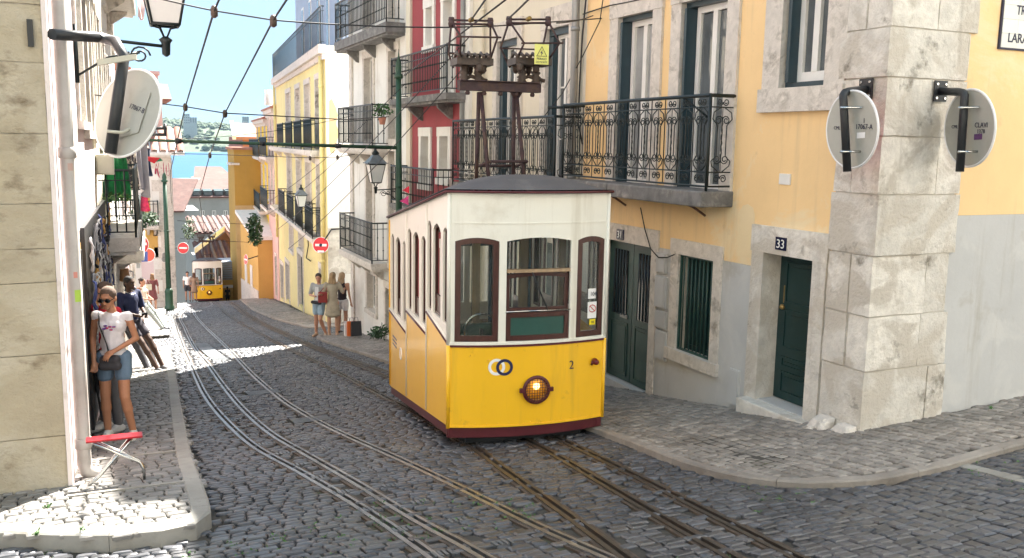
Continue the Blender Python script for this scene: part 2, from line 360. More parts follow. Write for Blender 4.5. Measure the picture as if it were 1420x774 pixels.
pave(polyR, pavR, 4.2, 12, 4.5, 24.8, 300, .095, False); pave(polyR2, pavR2, 5, 8.5, 27, 56, 0, .12)
# kerb stones
def kerbs(line, width, parent, L=.85, side=1):
    acc = 0; seg = [line[0]]; stones = []; NG = {}
    for i, p in enumerate(line): t = (line[min(i+1, len(line)-1)]-line[max(i-1, 0)]).normalized(); NG[(round(p.x, 5), round(p.y, 5))] = Vector((-t.y, t.x))*side
    for a, b in zip(line[:-1], line[1:]):
        seg.append(b); acc += (b-a).length
        if acc > L*random.uniform(.8, 1.25): stones.append(seg); seg = [b]; acc = 0
    if len(seg) > 2: stones.append(seg)
    for sg in stones:
        mb = MB(); pts = []
        for i, p in enumerate(sg):
            pts.append((p, NG[(round(p.x, 5), round(p.y, 5))]))
        p0 = sg[0]; p1 = sg[-1]; t0 = (sg[1]-sg[0]).normalized()*.002; t1 = (sg[-1]-sg[-2]).normalized()*.002
        vs = []
        for i, (p, nn) in enumerate(pts):
            q = p+(t0 if i == 0 else (-t1 if i == len(pts)-1 else Vector((0, 0))))
            h = zg(q.x, q.y)+ph(q.x)+.006; jj = 0
            for off, dz in ((-.012, -.25), (-.004, -.012), (.014, 0), (width-.01, 0), (width, -.012), (width, -.25)):
                r = q+nn*off; vs.append((r.x, r.y, h+dz))
        k = 6; n = len(pts)
        fs = [(i*k+j, i*k+j+1, (i+1)*k+j+1, (i+1)*k+j) for i in range(n-1) for j in range(k-1)]+[tuple(range(k)), tuple((n-1)*k+j for j in reversed(range(k)))]
        mb.add(vs, fs); mb.build('kerb_stone', M['kerb'] if sg[0].x < 4 else M['kerb_r'], parent)
kerbs(KL, .135, pavL, side=1); kerbs(KL2, .17, pavL2, side=1); kerbs(KR, .1, pavR, side=1); kerbs(KR2, .15, pavR2, side=1)
for py in (525, 547, 588, 627, 671):      # pale bands across the left pavement
    P = ground(230, py, PH); mb = MB(); x0 = xl(P.y)+.02
    mb.hexa([(x0, P.y-.03, zg(0, P.y)+PH-.05), (P.x+.25, P.y-.03, zg(0, P.y)+PH-.05), (P.x+.25, P.y+.03, zg(0, P.y)+PH-.05), (x0, P.y+.03, zg(0, P.y)+PH-.05),
             (x0, P.y-.03, zg(0, P.y-.03)+PH+.008), (.48 if P.y < 9 else .6, P.y-.03, zg(0, P.y-.03)+PH+.008), (.48 if P.y < 9 else .6, P.y+.03, zg(0, P.y+.03)+PH+.008), (x0, P.y+.03, zg(0, P.y+.03)+PH+.008)])
    mb.build('stone_band', M['kerb'], pavL)
# rails: each line is two steel lips with a groove between
def strip(line, a, b, z0, z1, mb, mi=0, chop=1):
    vs = []
    for i, p in enumerate(line):
        t = (line[min(i+1, len(line)-1)]-line[max(i-1, 0)]).normalized(); nn = Vector((t.y, -t.x))
        for off, dz in ((a, z0), (a, z1), (b, z1), (b, z0)):
            r = p+nn*off; vs.append((r.x, r.y, zg(r.x, r.y)+dz))
    n = len(line); fs = [(i*4+j, i*4+(j+1) % 4, (i+1)*4+(j+1) % 4, (i+1)*4+j) for i in range(n-1) for j in range(4)]+[(3, 2, 1, 0), tuple(4*(n-1)+j for j in range(4))]
    mb.add(vs, fs, mi)
lab = {'L1': ('kerb side rail', .055), 'L2': ('', .05), 'L3': ('', .05), 'M': ('', .05), 'S': ('', .045), 'R': ('', .05)}
for k, line in LINES.items():
    g = tag(thing('tram_rail', {'L1': 'grooved steel rail curving nearest the left kerb', 'L2': 'double steel slot rail second from the left kerb', 'L3': 'steel rail third from the left kerb, meeting the near tram\'s rail in the foreground',
        'M': 'rail passing under the left side of the near yellow tram', 'S': 'dark cable slot rail under the middle of the near tram', 'R': 'rail nearest the right kerb, under the right side of the near tram'}[k], 'rail', (line[0].x, line[0].y, zg(line[0].x, line[0].y))), None, None, 'rails of the tramway')
    a = MB(); strip(line, -.052, -.018, -.05, .004, a); a.build('rail_head', M['rail' if k[0] == 'L' else 'rail_old'], g)
    a = MB(); strip(line, .018, .042, -.05, .002, a); a.build('guard_lip', M['rail' if k[0] == 'L' else 'rail_old'], g)
    a = MB(); strip(line, -.018, .018, -.06, -.03, a); a.build('groove', M['rail_dark'], g)
    a = MB(); strip(line, -.08, -.053, -.06, -.006, a); strip(line, .043, .074, -.06, -.006, a); a.build('rust_edge', M['rail_rust'], g)
# ribbed iron plates between the rails
for (a, b, c, d) in PLATES:
    mb = MB(); s = (zg(0, d)-zg(0, c))/(d-c)
    n = int((d-c)/.06)
    for i in range(n):
        y0 = c+i*(d-c)/n; y1 = y0+(d-c)/n*.62
        mb.hexa([(a, y0, zg(0, y0)-.03), (b, y0, zg(0, y0)-.03), (b, y1, zg(0, y1)-.03), (a, y1, zg(0, y1)-.03), (a, y0, zg(0, y0)+.004), (b, y0, zg(0, y0)+.004), (b, y1, zg(0, y1)+.004), (a, y1, zg(0, y1)+.004)])
    mb.hexa([(a, c, zg(0, c)-.04), (b, c, zg(0, c)-.04), (b, d, zg(0, d)-.04), (a, d, zg(0, d)-.04), (a, c, zg(0, c)-.008), (b, c, zg(0, c)-.008), (b, d, zg(0, d)-.008), (a, d, zg(0, d)-.008)])
    mb.build('iron_plate', M['iron'], road)
for k in range(14):    # short ribbed vents beside the slot rail
    yy = 4.9+k*.62; i = min(range(len(LINES['L2'])), key=lambda q: abs(LINES['L2'][q].y-yy)); p = LINES['L2'][i]
    for sgn in (-1, 1):
        cx = p.x+sgn*.2; mb = MB()
        for q in range(4):
            x = cx-.06+q*.035; mb.hexa([(x, yy-.05, zg(0, yy-.05)-.02), (x+.02, yy-.05, zg(0, yy-.05)-.02), (x+.02, yy+.05, zg(0, yy+.05)-.02), (x, yy+.05, zg(0, yy+.05)-.02), (x, yy-.05, zg(0, yy-.05)+.006), (x+.02, yy-.05, zg(0, yy-.05)+.006), (x+.02, yy+.05, zg(0, yy+.05)+.006), (x, yy+.05, zg(0, yy+.05)+.006)])
        mb.build('drain_grate', M['iron'], road)

def band(p0, p1, wdt, name='stone_band'):
    d = (p1-p0); n = Vector((-d.y, d.x, 0)).normalized()*wdt; mb = MB(); k = 8
    for i in range(k):
        a, b = p0.lerp(p1, (i+.02)/k), p0.lerp(p1, (i+.98)/k); q = [a, b, b+n, a+n]; mb.hexa([Vector((v.x, v.y, zg(v.x, v.y)-.03)) for v in q]+[Vector((v.x, v.y, zg(v.x, v.y)+.007)) for v in q])
    mb.build(name, M['kerb'], road)
band(ground(1283, 636), ground(1425, 672), .11); band(ground(2, 742), ground(-60, 800), -.3)
# ------------------------------------------------------------------ facades
Z3 = Vector((0, 0, 1))
class Fac:
    def __init__(s, o, d, n):
        s.o = Vector((*o, 0)); s.d = Vector((*d, 0)).normalized(); s.n = Vector((*n, 0)); s.n = (s.n-s.d*s.n.dot(s.d)).normalized()
    def P(s, u, z, d=0.): return s.o+s.d*u+s.n*d+Z3*z
    def pix(s, px, py, off=0.):
        r = ray(px, py); t = ((s.o+s.n*off-Vector((CAMP.x, CAMP.y, 0))).dot(s.n))/r.dot(s.n); P = CAMP+r*t
        return (P-s.o).dot(s.d), P.z
    def rc(s, xl_, yt, xr, yb, off=0.):
        ym = (yt+yb)/2; xm = (xl_+xr)/2
        us = sorted((s.pix(xl_, ym, off)[0], s.pix(xr, ym, off)[0])); return us[0], us[1], s.pix(xm, yb, off)[1], s.pix(xm, yt, off)[1]
    def box(s, mb, u0, u1, z0, z1, d0, d1, mi=0):
        return mb.hexa([s.P(u0, z0, d0), s.P(u1, z0, d0), s.P(u1, z0, d1), s.P(u0, z0, d1), s.P(u0, z1, d0), s.P(u1, z1, d0), s.P(u1, z1, d1), s.P(u0, z1, d1)], mi)
    def base(s, u, d=.3):
        p = s.P(u, 0, d); return zg(p.x, p.y)
def wall(F, u0, u1, z0, z1, holes, m, parent, name='wall', depth=.24, d=0., step=.0, label=None):
    """plaster face with real openings and their reveals; holes = (u0,u1,z0,z1)"""
    hs = []
    for h in holes:
        a, b, c, e = max(h[0], u0), min(h[1], u1), max(h[2], z0), min(h[3], z1)
        if b-a > .02 and e-c > .02: hs.append((a, b, c, e))
    us = sorted({round(v, 4) for v in [u0, u1]+[h[0] for h in hs]+[h[1] for h in hs]}); zs = sorted({round(v, 4) for v in [z0, z1]+[h[2] for h in hs]+[h[3] for h in hs]})
    mb = MB()
    for i in range(len(us)-1):
        for j in range(len(zs)-1):
            cu, cz = (us[i]+us[i+1])/2, (zs[j]+zs[j+1])/2
            if any(h[0] < cu < h[1] and h[2] < cz < h[3] for h in hs): continue
            mb.add([F.P(us[i], zs[j], d), F.P(us[i+1], zs[j], d), F.P(us[i+1], zs[j+1], d), F.P(us[i], zs[j+1], d)], [(0, 1, 2, 3)])
    for (a, b, c, e) in hs:
        q = [(a, c), (b, c), (b, e), (a, e)]
        for k in range(4):
            p, r = q[k], q[(k+1) % 4]
            if (k == 0 and c <= z0+.001) or (k == 2 and e >= z1-.001): continue
            mb.add([F.P(p[0], p[1], d), F.P(r[0], r[1], d), F.P(r[0], r[1], d-depth), F.P(p[0], p[1], d-depth)], [(0, 1, 2, 3)])
    o = mb.build(name, m, parent, fix=False)
    if label: o['label'] = label
    return o
def surround(F, r, wd, parent, m, proud=.035, sill=True, lintel=None, name='stone_surround', bottom=None, inner=.2):
    """stone frame of lintel, jambs and sill as one dressed part with its own joints"""
    a, b, c, e = r; mb = MB(); l = lintel or wd; g = .003
    if bottom is None: bottom = c
    k = .004
    F.box(mb, a-wd, a+k, c if sill else bottom, e-k, -inner-.05, proud); F.box(mb, b-k, b+wd, c if sill else bottom, e-k, -inner-.05, proud-.002)
    F.box(mb, a-wd-.01, b+wd+.01, e-k+.0005, e+l, -inner-.05, proud+.006)
    if sill: F.box(mb, a-wd-.02, b+wd+.02, c-wd*.9, c+k, -inner-.05, proud+.03)
    return mb.build(name, m, parent)
def casement(F, r, parent, fm, pm, d=-.14, cols=2, rows=3, fw=.055, name='window', open_leaf=None, pane_label=None, kids=True, bar=.022):
    a, b, c, e = r; mb = MB(); t = .05
    F.box(mb, a, a+fw, c, e, d-t, d); F.box(mb, b-fw, b, c, e, d-t, d); F.box(mb, a+fw, b-fw, e-fw, e, d-t, d-.002); F.box(mb, a+fw, b-fw, c, c+fw*1.4, d-t, d-.002)
    W = (b-a-2*fw)
    for i in range(1, cols):
        u = a+fw+W*i/cols; F.box(mb, u-fw*.6, u+fw*.6, c+fw*1.4, e-fw, d-t, d+.008)
    for i in range(cols):
        ua, ub = a+fw+W*i/cols, a+fw+W*(i+1)/cols
        for j in range(1, rows):
            z = c+(e-c)*j/rows; F.box(mb, ua+.02, ub-.02, z-bar/2, z+bar/2, d-t*.8, d-.012)
    w_ = mb.build(name, fm, parent)
    if kids:
        for i in range(cols):
            for j in range(rows):
                ua, ub = a+fw+W*i/cols+.002, a+fw+W*(i+1)/cols-.002; za, zb = c+(e-c)*j/rows, c+(e-c)*(j+1)/rows
                if j == 0: za += fw
                if j == rows-1: zb -= fw
                q = MB(); F.box(q, ua, ub, za+bar/2, zb-bar/2, d-t*.75, d-t*.6); q.build('pane', pm, w_)
    else:
        q = MB(); F.box(q, a+fw, b-fw, c+fw, e-fw, d-t*.75, d-t*.6); q.build('pane', pm, w_)
    return w_
def boards(F, r, parent, m, n=2, d=-.1, name='shutter', slats=0, t=.04):
    a, b, c, e = r; W = (b-a)/n
    for i in range(n):
        u0, u1 = a+W*i+.004, a+W*(i+1)-.004; mb = MB(); fw = min(.07, (u1-u0)*.2)
        F.box(mb, u0, u0+fw, c, e, d-t, d); F.box(mb, u1-fw, u1, c, e, d-t, d); F.box(mb, u0+fw, u1-fw, e-fw, e, d-t, d-.001); F.box(mb, u0+fw, u1-fw, c, c+fw, d-t, d-.001)
        F.box(mb, u0+fw, u1-fw, c+fw, e-fw, d-t, d-.02)
        if slats:
            for k in range(slats):
                z = c+fw+(e-c-2*fw)*(k+.5)/slats; F.box(mb, u0+fw, u1-fw, z-.015, z+.015, d-.018, d-.006)
        mb.build(name, m, parent)
def railing(F, u0, u1, z0, h, dep, parent, m, pitch=.12, r=.009, knots=True, split=True, solid=None):
    """iron balcony rail: top and bottom bars round three sides, one baluster mesh each"""
    mb = MB(); path = [(u0, 0.02), (u0, dep), (u1, dep), (u1, .02)]
    for zz, rr in ((z0+h, .02), (z0+.08, .012), (z0+h-.14, .01)):
        mb.tube([F.P(u, zz, d) for u, d in path], rr, 6, smooth=False)
    for u, d in path[1:3]: mb.tube([F.P(u, z0, d), F.P(u, z0+h+.03, d)], .017, 6)
    ra = mb.build('railing', m, parent)
    spots = []
    n = max(2, int(dep/pitch)); spots += [(u0, dep*k/n) for k in range(1, n)]+[(u1, dep*k/n) for k in range(1, n)]
    n = max(2, int((u1-u0)/pitch)); spots += [(u0+(u1-u0)*k/n, dep) for k in range(1, n)]
    allb = MB()
    for (u, d) in spots:
        b = MB() if split else allb
        b.tube([F.P(u, z0+.08, d), F.P(u, z0+h, d)], r, 5)
        if knots:
            for zz in (.3, .62): b.lathe([(.004, -.03), (.021, 0), (.004, .03)], F.P(u, z0+h*zz+.02, d), 6, cap=False)
        if split: b.build('baluster', m, ra)
    if not split: o = allb.build('balusters', m, ra)
    return ra
def slab(F, u0, u1, z, t, dep, parent, m, name='balcony_slab', brackets=2, bm_=None):
    mb = MB(); F.box(mb, u0, u1, z-t, z, 0, dep); F.box(mb, u0+.02, u1-.02, z-t-.05, z-t-.003, 0, dep-.05); o = mb.build(name, m, parent)
    for k in range(brackets):
        u = u0+(u1-u0)*(k+.5)/brackets; q = MB()
        q.poly([F.P(u-.05, z-t-.055, 0), F.P(u-.05, z-t-.055, dep*.7), F.P(u-.05, z-t-.12, dep*.66), F.P(u-.05, z-t-.32, .06), F.P(u-.05, z-t-.34, 0)], F.d*.1); q.build('bracket', bm_ or m, parent)
    return o
def block_body(name, x0, x1, y0, y1, z0, z1, m, parent):
    mb = MB(); mb.box(x0, x1, y0, y1, z0, z1); return mb.build(name, m, parent)
def roof_gable(F, u0, u1, z, dep, rise, over, m, parent, name='roof'):
    mb = MB(); a = [F.P(u0-over, z, over), F.P(u1+over, z, over), F.P(u1+over, z, -dep-over), F.P(u0-over, z, -dep-over)]
    r = [F.P(u0-over, z+rise, -dep/2), F.P(u1+over, z+rise, -dep/2)]
    mb.add(a+r+[p-Z3*.08 for p in a], [(0, 1, 5, 4), (2, 3, 4, 5), (1, 2, 5), (3, 0, 4), (6, 7, 1, 0), (7, 8, 2, 1), (8, 9, 3, 2), (9, 6, 0, 3), (6, 9, 8, 7)])
    return mb.build(name, m, parent)
def cable(pts_px=None, pts=None, r=.008): ...
M['yel'] = mat('w_yellow_stucco', (.82, .58, .3), .88, .05, 1.6, bump=.25, bscale=25., patches=(.8, .64, .4), pscale=.9, plo=.56, phi=.64, dirt=(.6, .43, .25), dscale=3.2, dlo=.6, dhi=.8, streak=(.62, .45, .26), bdist=.008)
M['yelpale'] = mat('w_pale_repaint', (.78, .62, .38), .9, .05, 2., bump=.2, bscale=30.)
M['dado'] = mat('w_grey_paint', (.5, .5, .495), .85, .07, 1.3, bump=.22, bscale=22., patches=(.55, .545, .53), pscale=1.4, plo=.5, phi=.6, dirt=(.36, .33, .28), dscale=1.7, dlo=.57, dhi=.78, streak=(.34, .31, .26), bdist=.008)
M['stone'] = mat('w_limestone', (.7, .66, .595), .88, .16, 7., bump=.9, bscale=26., patches=(.56, .51, .44), pscale=2.2, plo=.47, phi=.56, dirt=(.2, .175, .14), dscale=3.2, dlo=.6, dhi=.72, streak=(.36, .32, .27), island=.1, bdist=.02)
M['mortar'] = mat('w_lime_mortar', (.52, .48, .42), .95, .15, 6., bump=.6, bscale=40.)
M['stone2'] = mat('w_weathered_limestone', (.64, .59, .53), .9, .16, 6., bump=.7, bscale=30., patches=(.45, .41, .36), pscale=6., plo=.52, phi=.66, dirt=(.17, .145, .115), dscale=2.4, dlo=.6, dhi=.75, bdist=.015)
M['slabdark'] = mat('w_sooty_stone', (.17, .165, .16), .9, .35, 6., bump=.6, bscale=30., dirt=(.34, .32, .29), dscale=4., dlo=.55, dhi=.7, bdist=.015)
M['sandwall'] = mat('w_sandstone_render', (.42, .36, .26), .9, .12, 2.2, bump=.7, bscale=14., patches=(.5, .45, .36), pscale=1.3, plo=.45, phi=.7, dirt=(.16, .12, .075), dscale=2.4, dlo=.56, dhi=.72, bdist=.025, stretch=(1, 1, 1.5))
M['cream'] = mat('w_cream_stucco', (.68, .62, .5), .88, .05, 1.5, bump=.2, bscale=25., dirt=(.55, .48, .38), dscale=1.5, dlo=.56, dhi=.85, streak=(.5, .45, .37))
M['white'] = mat('w_white_stucco', (.76, .745, .7), .88, .05, 1.5, bump=.2, bscale=25., dirt=(.5, .46, .4), dscale=1.2, dlo=.55, dhi=.85, streak=(.45, .41, .35))
M['red'] = mat('w_red_stucco', (.3, .055, .065), .88, .1, 1.5, bump=.2, bscale=25., streak=(.2, .07, .07))
M['lemon'] = mat('w_lemon_stucco', (.74, .64, .3), .88, .06, 1.5, bump=.2, bscale=25., streak=(.5, .42, .22))
M['pink'] = mat('w_pink_stucco', (.64, .42, .38), .88, .06, 1.5, bump=.2, streak=(.42, .28, .25))
M['pinkpale'] = mat('w_pale_pink_stucco', (.72, .6, .6), .88, .05, 1.5, bump=.25, bscale=20., dirt=(.5, .42, .42), dscale=1.3, dlo=.6, dhi=.85)
M['ochre'] = mat('w_ochre_stucco', (.42, .25, .05), .88, .08, 1.2, bump=.2, streak=(.45, .26, .08))
M['orange'] = mat('w_orange_stucco', (.6, .36, .1), .88, .06, 1.2)
M['brightyel'] = mat('w_chrome_yellow_stucco', (.75, .52, .04), .88, .06, 1.2)
M['brownred'] = mat('w_brown_red_stucco', (.3, .13, .11), .88, .1, 1.2)
M['palegrey'] = mat('w_pale_green_grey', (.36, .4, .38), .88, .06, .5)
M['tile'] = mat('w_clay_roof_tile', (.34, .15, .105), .85, .2, 2., island=.3, bump=.2, dirt=(.36, .24, .19), dscale=.8, dlo=.5, dhi=.8)
M['green'] = mat('green_door_paint', (.009, .034, .035), .38, .2, 5., bump=.12, bscale=30., dirt=(.022, .05, .047), dscale=3., dlo=.55, dhi=.9)
M['green2'] = mat('green_double_door_paint', (.022, .068, .06), .4, .15, 5., bump=.12, bscale=30., dirt=(.07, .12, .1), dscale=3., dlo=.55, dhi=.9)
M['bluegreen'] = mat('dark_blue_green_frame', (.02, .045, .06), .4, .15, 5.)
M['whitewood'] = mat('white_window_paint', (.74, .73, .7), .45, .06, 4., bump=.1, bscale=50.)
M['ironwork'] = mat('green_black_ironwork', (.009, .017, .018), .45, .2, 9., metal=.2)
M['glass'] = glassmat('window_glass', (.1, .115, .125), .05)
M['glassd'] = glassmat('dark_window_glass', (.025, .03, .035), .05)
M['glassw'] = glassmat('curtained_glass', (.35, .36, .36), .08)
M['zinc'] = mat('zinc_downpipe', (.3, .31, .31), .45, .12, 3., metal=.5, bump=.1, bscale=20., dirt=(.2, .2, .2), dscale=2.)
M['pvc'] = mat('painted_downpipe', (.46, .43, .4), .55, .1, 3., dirt=(.33, .3, .27), dscale=2.)
M['black'] = mat('black_paint', (.02, .022, .025), .45, .2, 8.)
M['cable'] = mat('black_cable', (.015, .015, .017), .6, .1)
M['darkgreenpole'] = mat('dark_green_pole_paint', (.02, .07, .04), .5, .2, 5.)
M['void'] = M['dark']
# ------------------------------------------------------------------ right side: yellow corner house
FR = Fac((XR, 0), (0, 1), (-1, 0)); FW2 = Fac((XR, YR), (1, 0), (0, -1))
UEND = FR.pix(812, 120)[0]
H1 = 10.5
yb = thing('yellow_house', 'amber yellow corner house with grey painted foot and doors 31 and 33', 'house', (XR, YR, zg(XR, YR)))
dA = FR.rc(856, 20, 904, 262); dB = FR.rc(944, -60, 1008, 266); zs_ = FR.pix(930, 266)[1]
dA = (dA[0], dA[1], zs_, FR.pix(880, 20)[1]); dB = (dB[0], dB[1], zs_, dA[3])
wC = FR.rc(1088, -60, 1152, 121); wC = (wC[0], wC[1], wC[2], dA[3])
d31 = FR.rc(832, 339, 901, 560); d33 = FR.rc(1054, 354, 1123, 590); wG = FR.rc(939, 356, 988, 494)
d31 = (d31[0], d31[1], FR.base((d31[0]+d31[1])/2)+.1, FR.pix(885, 339)[1]); 
dadoz = FR.pix(978, 356)[1]
print('doors', dA, dB, wC, d31, d33, wG, dadoz, 'UEND', UEND)
d33 = (d33[0], d33[1], FR.base((d33[0]+d33[1])/2)+.14, d33[3])
up = [(a, b, 5.2, 7.2) for a, b in ((dA[0], dA[1]), (dB[0], dB[1]), (wC[0], wC[1]))]+[(a, b, 8.4, 10.2) for a, b in ((dA[0], dA[1]), (dB[0], dB[1]), (wC[0], wC[1]))]
holes = [dA, dB, wC, d31, d33, wG]+up
qe = 6.425        # how far the corner stones reach along the street front
wall(FR, qe-.25, UEND, dadoz, H1, holes, M['yel'], yb); wall(FR, qe-.25, UEND, -3.2, dadoz-.001, holes, M['dado'], yb, name='painted_foot', label='pale grey painted foot of the yellow wall')
# front towards the cross street
x2 = 9.5; z2 = FW2.pix(1370, 298)[1]
wall(FW2, .6, x2, z2, H1, [], M['yel'], yb); wall(FW2, .6, x2, -2, z2-.001, [], M['dado'], yb, name='painted_foot')
block_body('core', XR+.45, XR+8, YR+.45, UEND-.02, -3, H1-.1, M['void'], yb)
o = roof_gable(FR, YR, UEND, H1, 8, 1.6, .35, M['tile'], yb)
# quoin: irregular courses of big stones wrapping the corner
qz = [FR.base(6)-.25]+[FR.pix(1215, y)[1] for y in (520, 442, 356, 270, 189, 108, 40, -30, -110)]+[4.6, 5.8, 7.0, 8.2, 9.4, H1]
q_r = FW2.pix(1310, 450)[0]
for i in range(len(qz)-1):
    a, b = qz[i], qz[i+1]; rev = random.Random(i*3+1)
    # street side stones
    uL = qe+rev.uniform(-.04, .04)
    cuts = [YR-.0, uL] if i % 3 == 0 else [YR, YR+(uL-YR)*rev.uniform(.4, .65), uL]
    for k in range(len(cuts)-1):
        mb = MB(); p = .035+rev.uniform(-.008, .01)
        u0_ = cuts[k]+.006 if k else cuts[k]+.0
        q = [FR.P(u0_, a+.005, -.25), FR.P(cuts[k+1]-.005, a+.005+rev.uniform(-.01, .01), -.25), FR.P(cuts[k+1]-.005, a+.005, p), FR.P(u0_+(.015 if k == 0 else 0), a+.005, p),
             FR.P(u0_, b-.004, -.25), FR.P(cuts[k+1]-.005, b-.004, -.25), FR.P(cuts[k+1]-.005, b-.004+rev.uniform(-.01, .01), p-.004), FR.P(u0_+(.015 if k == 0 else 0), b-.004, p)]
        if k == 0:   # the corner stone also makes the return
            p2 = .04+rev.uniform(-.008, .01); r_ = rev.uniform(.3, .62) if i % 2 else rev.uniform(.6, .9)
            X0 = XR-p; 
            mb.hexa([(X0, YR-p2, a+.005), (XR+r_, YR-p2, a+.005), (XR+r_, YR+.25, a+.005), (X0, cuts[1]-.005, a+.005), (X0+.01, YR-p2+.01, b-.004), (XR+r_, YR-p2, b-.004), (XR+r_, YR+.25, b-.004), (X0+.006, cuts[1]-.005, b-.004)])
            rr = r_
        else: mb.hexa(q)
        mb.roughen(7, .0045, .005, i); mb.build('quoin_stone', M['stone'], yb)
    e2 = q_r+rev.uniform(-.06, .06); c2 = [rr, e2] if e2-rr < .8 else [rr, (rr+e2)/2+rev.uniform(-.15, .15), e2]
    for k in range(len(c2)-1):
        mb = MB(); p2 = .036+rev.uniform(-.008, .01)
        FW2.box(mb, c2[k]+.008, c2[k+1]-.004, a+.005, b-.004, -.25, p2); mb.roughen(7, .0045, .005, i+50); mb.build('quoin_stone', M['stone'], yb)
mb = MB(); mb.box(XR-.015, XR+q_r-.05, YR-.02, qe-.04, qz[0], H1); mb.build('mortar_core', M['mortar'], yb)
# fallen foot stones of the quoin
for k, (x0, x1, y0, y1, h) in enumerate(((5.86, 6.05, 6.12, 6.4, .13), (5.9, 6.06, 5.86, 6.1, .09), (5.8, 6.0, 6.2, 6.33, .06))):
    z = zg(x0, y0)+PHR-.04; mb = MB(); mb.hexa([(x0, y0, z), (x1, y0+.02, z), (x1, y1, z), (x0+.03, y1, z), (x0+.05, y0+.04, z+h*.8), (x1, y0+.03, z+h), (x1, y1-.03, z+h*1.05), (x0+.07, y1-.05, z+h*.7)]); mb.roughen(5, .02, .02, k); mb.build('foot_stone', M['stone2'], yb)
# surrounds and joinery
sdA = surround(FR, dA, .2, yb, M['stone2'], sill=False, lintel=.26); surround(FR, dB, .2, yb, M['stone2'], sill=False, lintel=.26); surround(FR, wC, .25, yb, M['stone2'], lintel=.26)
surround(FR, wG, .15, yb, M['stone2'], lintel=.17, proud=.02); surround(FR, d31, .14, yb, M['stone2'], sill=False, lintel=.22, proud=.02, bottom=d31[2]-.15)
surround(FR, d33, .18, yb, M['stone'], sill=False, lintel=.27, proud=.03, bottom=d33[2]-.2)
for r in (dA, dB): 
    fr_ = MB(); a, b, c, e = r
    for q in ((a, a+.05, c, e), (b-.05, b, c, e), (a+.05, b-.05, e-.06, e)): FR.box(fr_, *q, -.2, -.04)
    f_ = fr_.build('door_frame', M['bluegreen'], yb)
    # shutter leaf folded back on the far reveal
    q = MB(); FR.box(q, b-.1, b-.055, c, e-.07, -.2, .02); q.build('folded_shutter', M['bluegreen'], f_)
    casement(FR, (a+.05, b-.11, c+.02, e-.06), yb, M['whitewood'], M['glass'] if r is dB else M['glassw'], d=-.12, cols=2, rows=1, fw=.07, name='french_door')
a, b, c, e = wC; fr_ = MB()
for q in ((a, a+.05, c, e), (b-.05, b, c, e), (a+.05, b-.05, e-.06, e), (a+.05, b-.05, c, c+.06)): FR.box(fr_, *q, -.2, -.05)
f_ = fr_.build('window_frame', M['bluegreen'], yb)
casement(FR, (a+.055, b-.1, c+.065, e-.06), yb, M['whitewood'], M['glass'], d=-.11, cols=2, rows=1, fw=.065, name='casement_window')
q = MB(); FR.box(q, b-.1, b-.055, c+.06, e-.07, -.2, .0); q.build('folded_shutter', M['bluegreen'], f_)
for r in up:
    surround(FR, r, .18, yb, M['stone2'], lintel=.2); casement(FR, r, yb, M['whitewood'], M['glassw'], cols=2, rows=3)
# double door 31
def panel_door(F, r, m, parent, d=-.12, panels=((.08, .42), (.5, .92)), knob=True, grille=None, name='door', knob_side=1):
    a, b, c, e = r; H = e-c; Wd = b-a; mb = MB(); F.box(mb, a+.004, b-.004, c+.01, e-.004, d-.045, d)
    o = mb.build(name, m, parent)
    for (lo, hi) in panels:
        q = MB(); w0 = .14*Wd; z0, z1 = c+H*lo, c+H*hi
        F.box(q, a+w0, b-w0, z0, z0+.02, d, d+.014); F.box(q, a+w0, b-w0, z1-.02, z1, d, d+.014); F.box(q, a+w0, a+w0+.02, z0, z1, d, d+.012); F.box(q, b-w0-.02, b-w0, z0, z1, d, d+.012)
        F.box(q, a+w0+.05, b-w0-.05, z0+.05, z1-.05, d, d+.01); q.build('door_panel', m, o)
    return o
mid = (d31[0]+d31[1])/2
for (a, b) in ((d31[0]+.01, mid-.003), (mid+.003, d31[1]-.01)):
    c, e = d31[2], d31[3]; o = panel_door(FR, (a, b, c, e), M['green2'], yb, panels=((.04, .42),), name='door_leaf')
    q = MB(); z0, z1 = c+(e-c)*.47, c+(e-c)*.93; w0 = .2*(b-a)
    FR.box(q, a+w0, b-w0, z0, z1, -.119, -.114); q.build('pane', M['glassd'], o)
    for k in range(5):
        u = a+w0+(b-a-2*w0)*(k+.5)/5; q = MB(); q.tube([FR.P(u, z0, -.1), FR.P(u, z1, -.1)], .008, 6); q.build('grille_bar', M['bluegreen'], o)
q = MB(); FR.box(q, mid+.1, mid+.28, d31[2]+.86, d31[2]+.91, -.12, -.105); q.build('letter_flap', M['zinc'], yb)
q = MB(); FR.box(q, d31[0]+.03, d31[0]+.07, d31[2]+.72, d31[2]+.82, -.12, -.09); q.build('door_lock', M['black'], yb)
# door 33
a, b, c, e = d33
o33 = panel_door(FR, (a, b, c, e), M['green'], yb, d=-.21, panels=((.05, .2), (.23, .3), (.36, .62), (.66, .94)))
q = MB(); q.lathe([(.012, -.02), (.03, 0), (.03, .012), (.012, .03)], FR.P(b-.1, c+.98, -.17), 12, axis='X'); FR.box(q, b-.12, b-.08, c+1.02, c+1.2, -.21, -.2); q.build('brass_knob', mat('old_brass', (.35, .24, .09), .4, .2, 9., metal=.8), o33)
mb = MB(); mb.bevbox(XR-.16, XR+.3, a-.12, b+.14, c-.3, c-.005, .02); mb.build('door_step', M['stone'], yb)
mb = MB(); FR.box(mb, a-.01, a-.003, c, e, -.34, -.25); FR.box(mb, b+.002, b+.012, c, e, -.34, -.25); mb.build('reveal', M['stone'], yb)
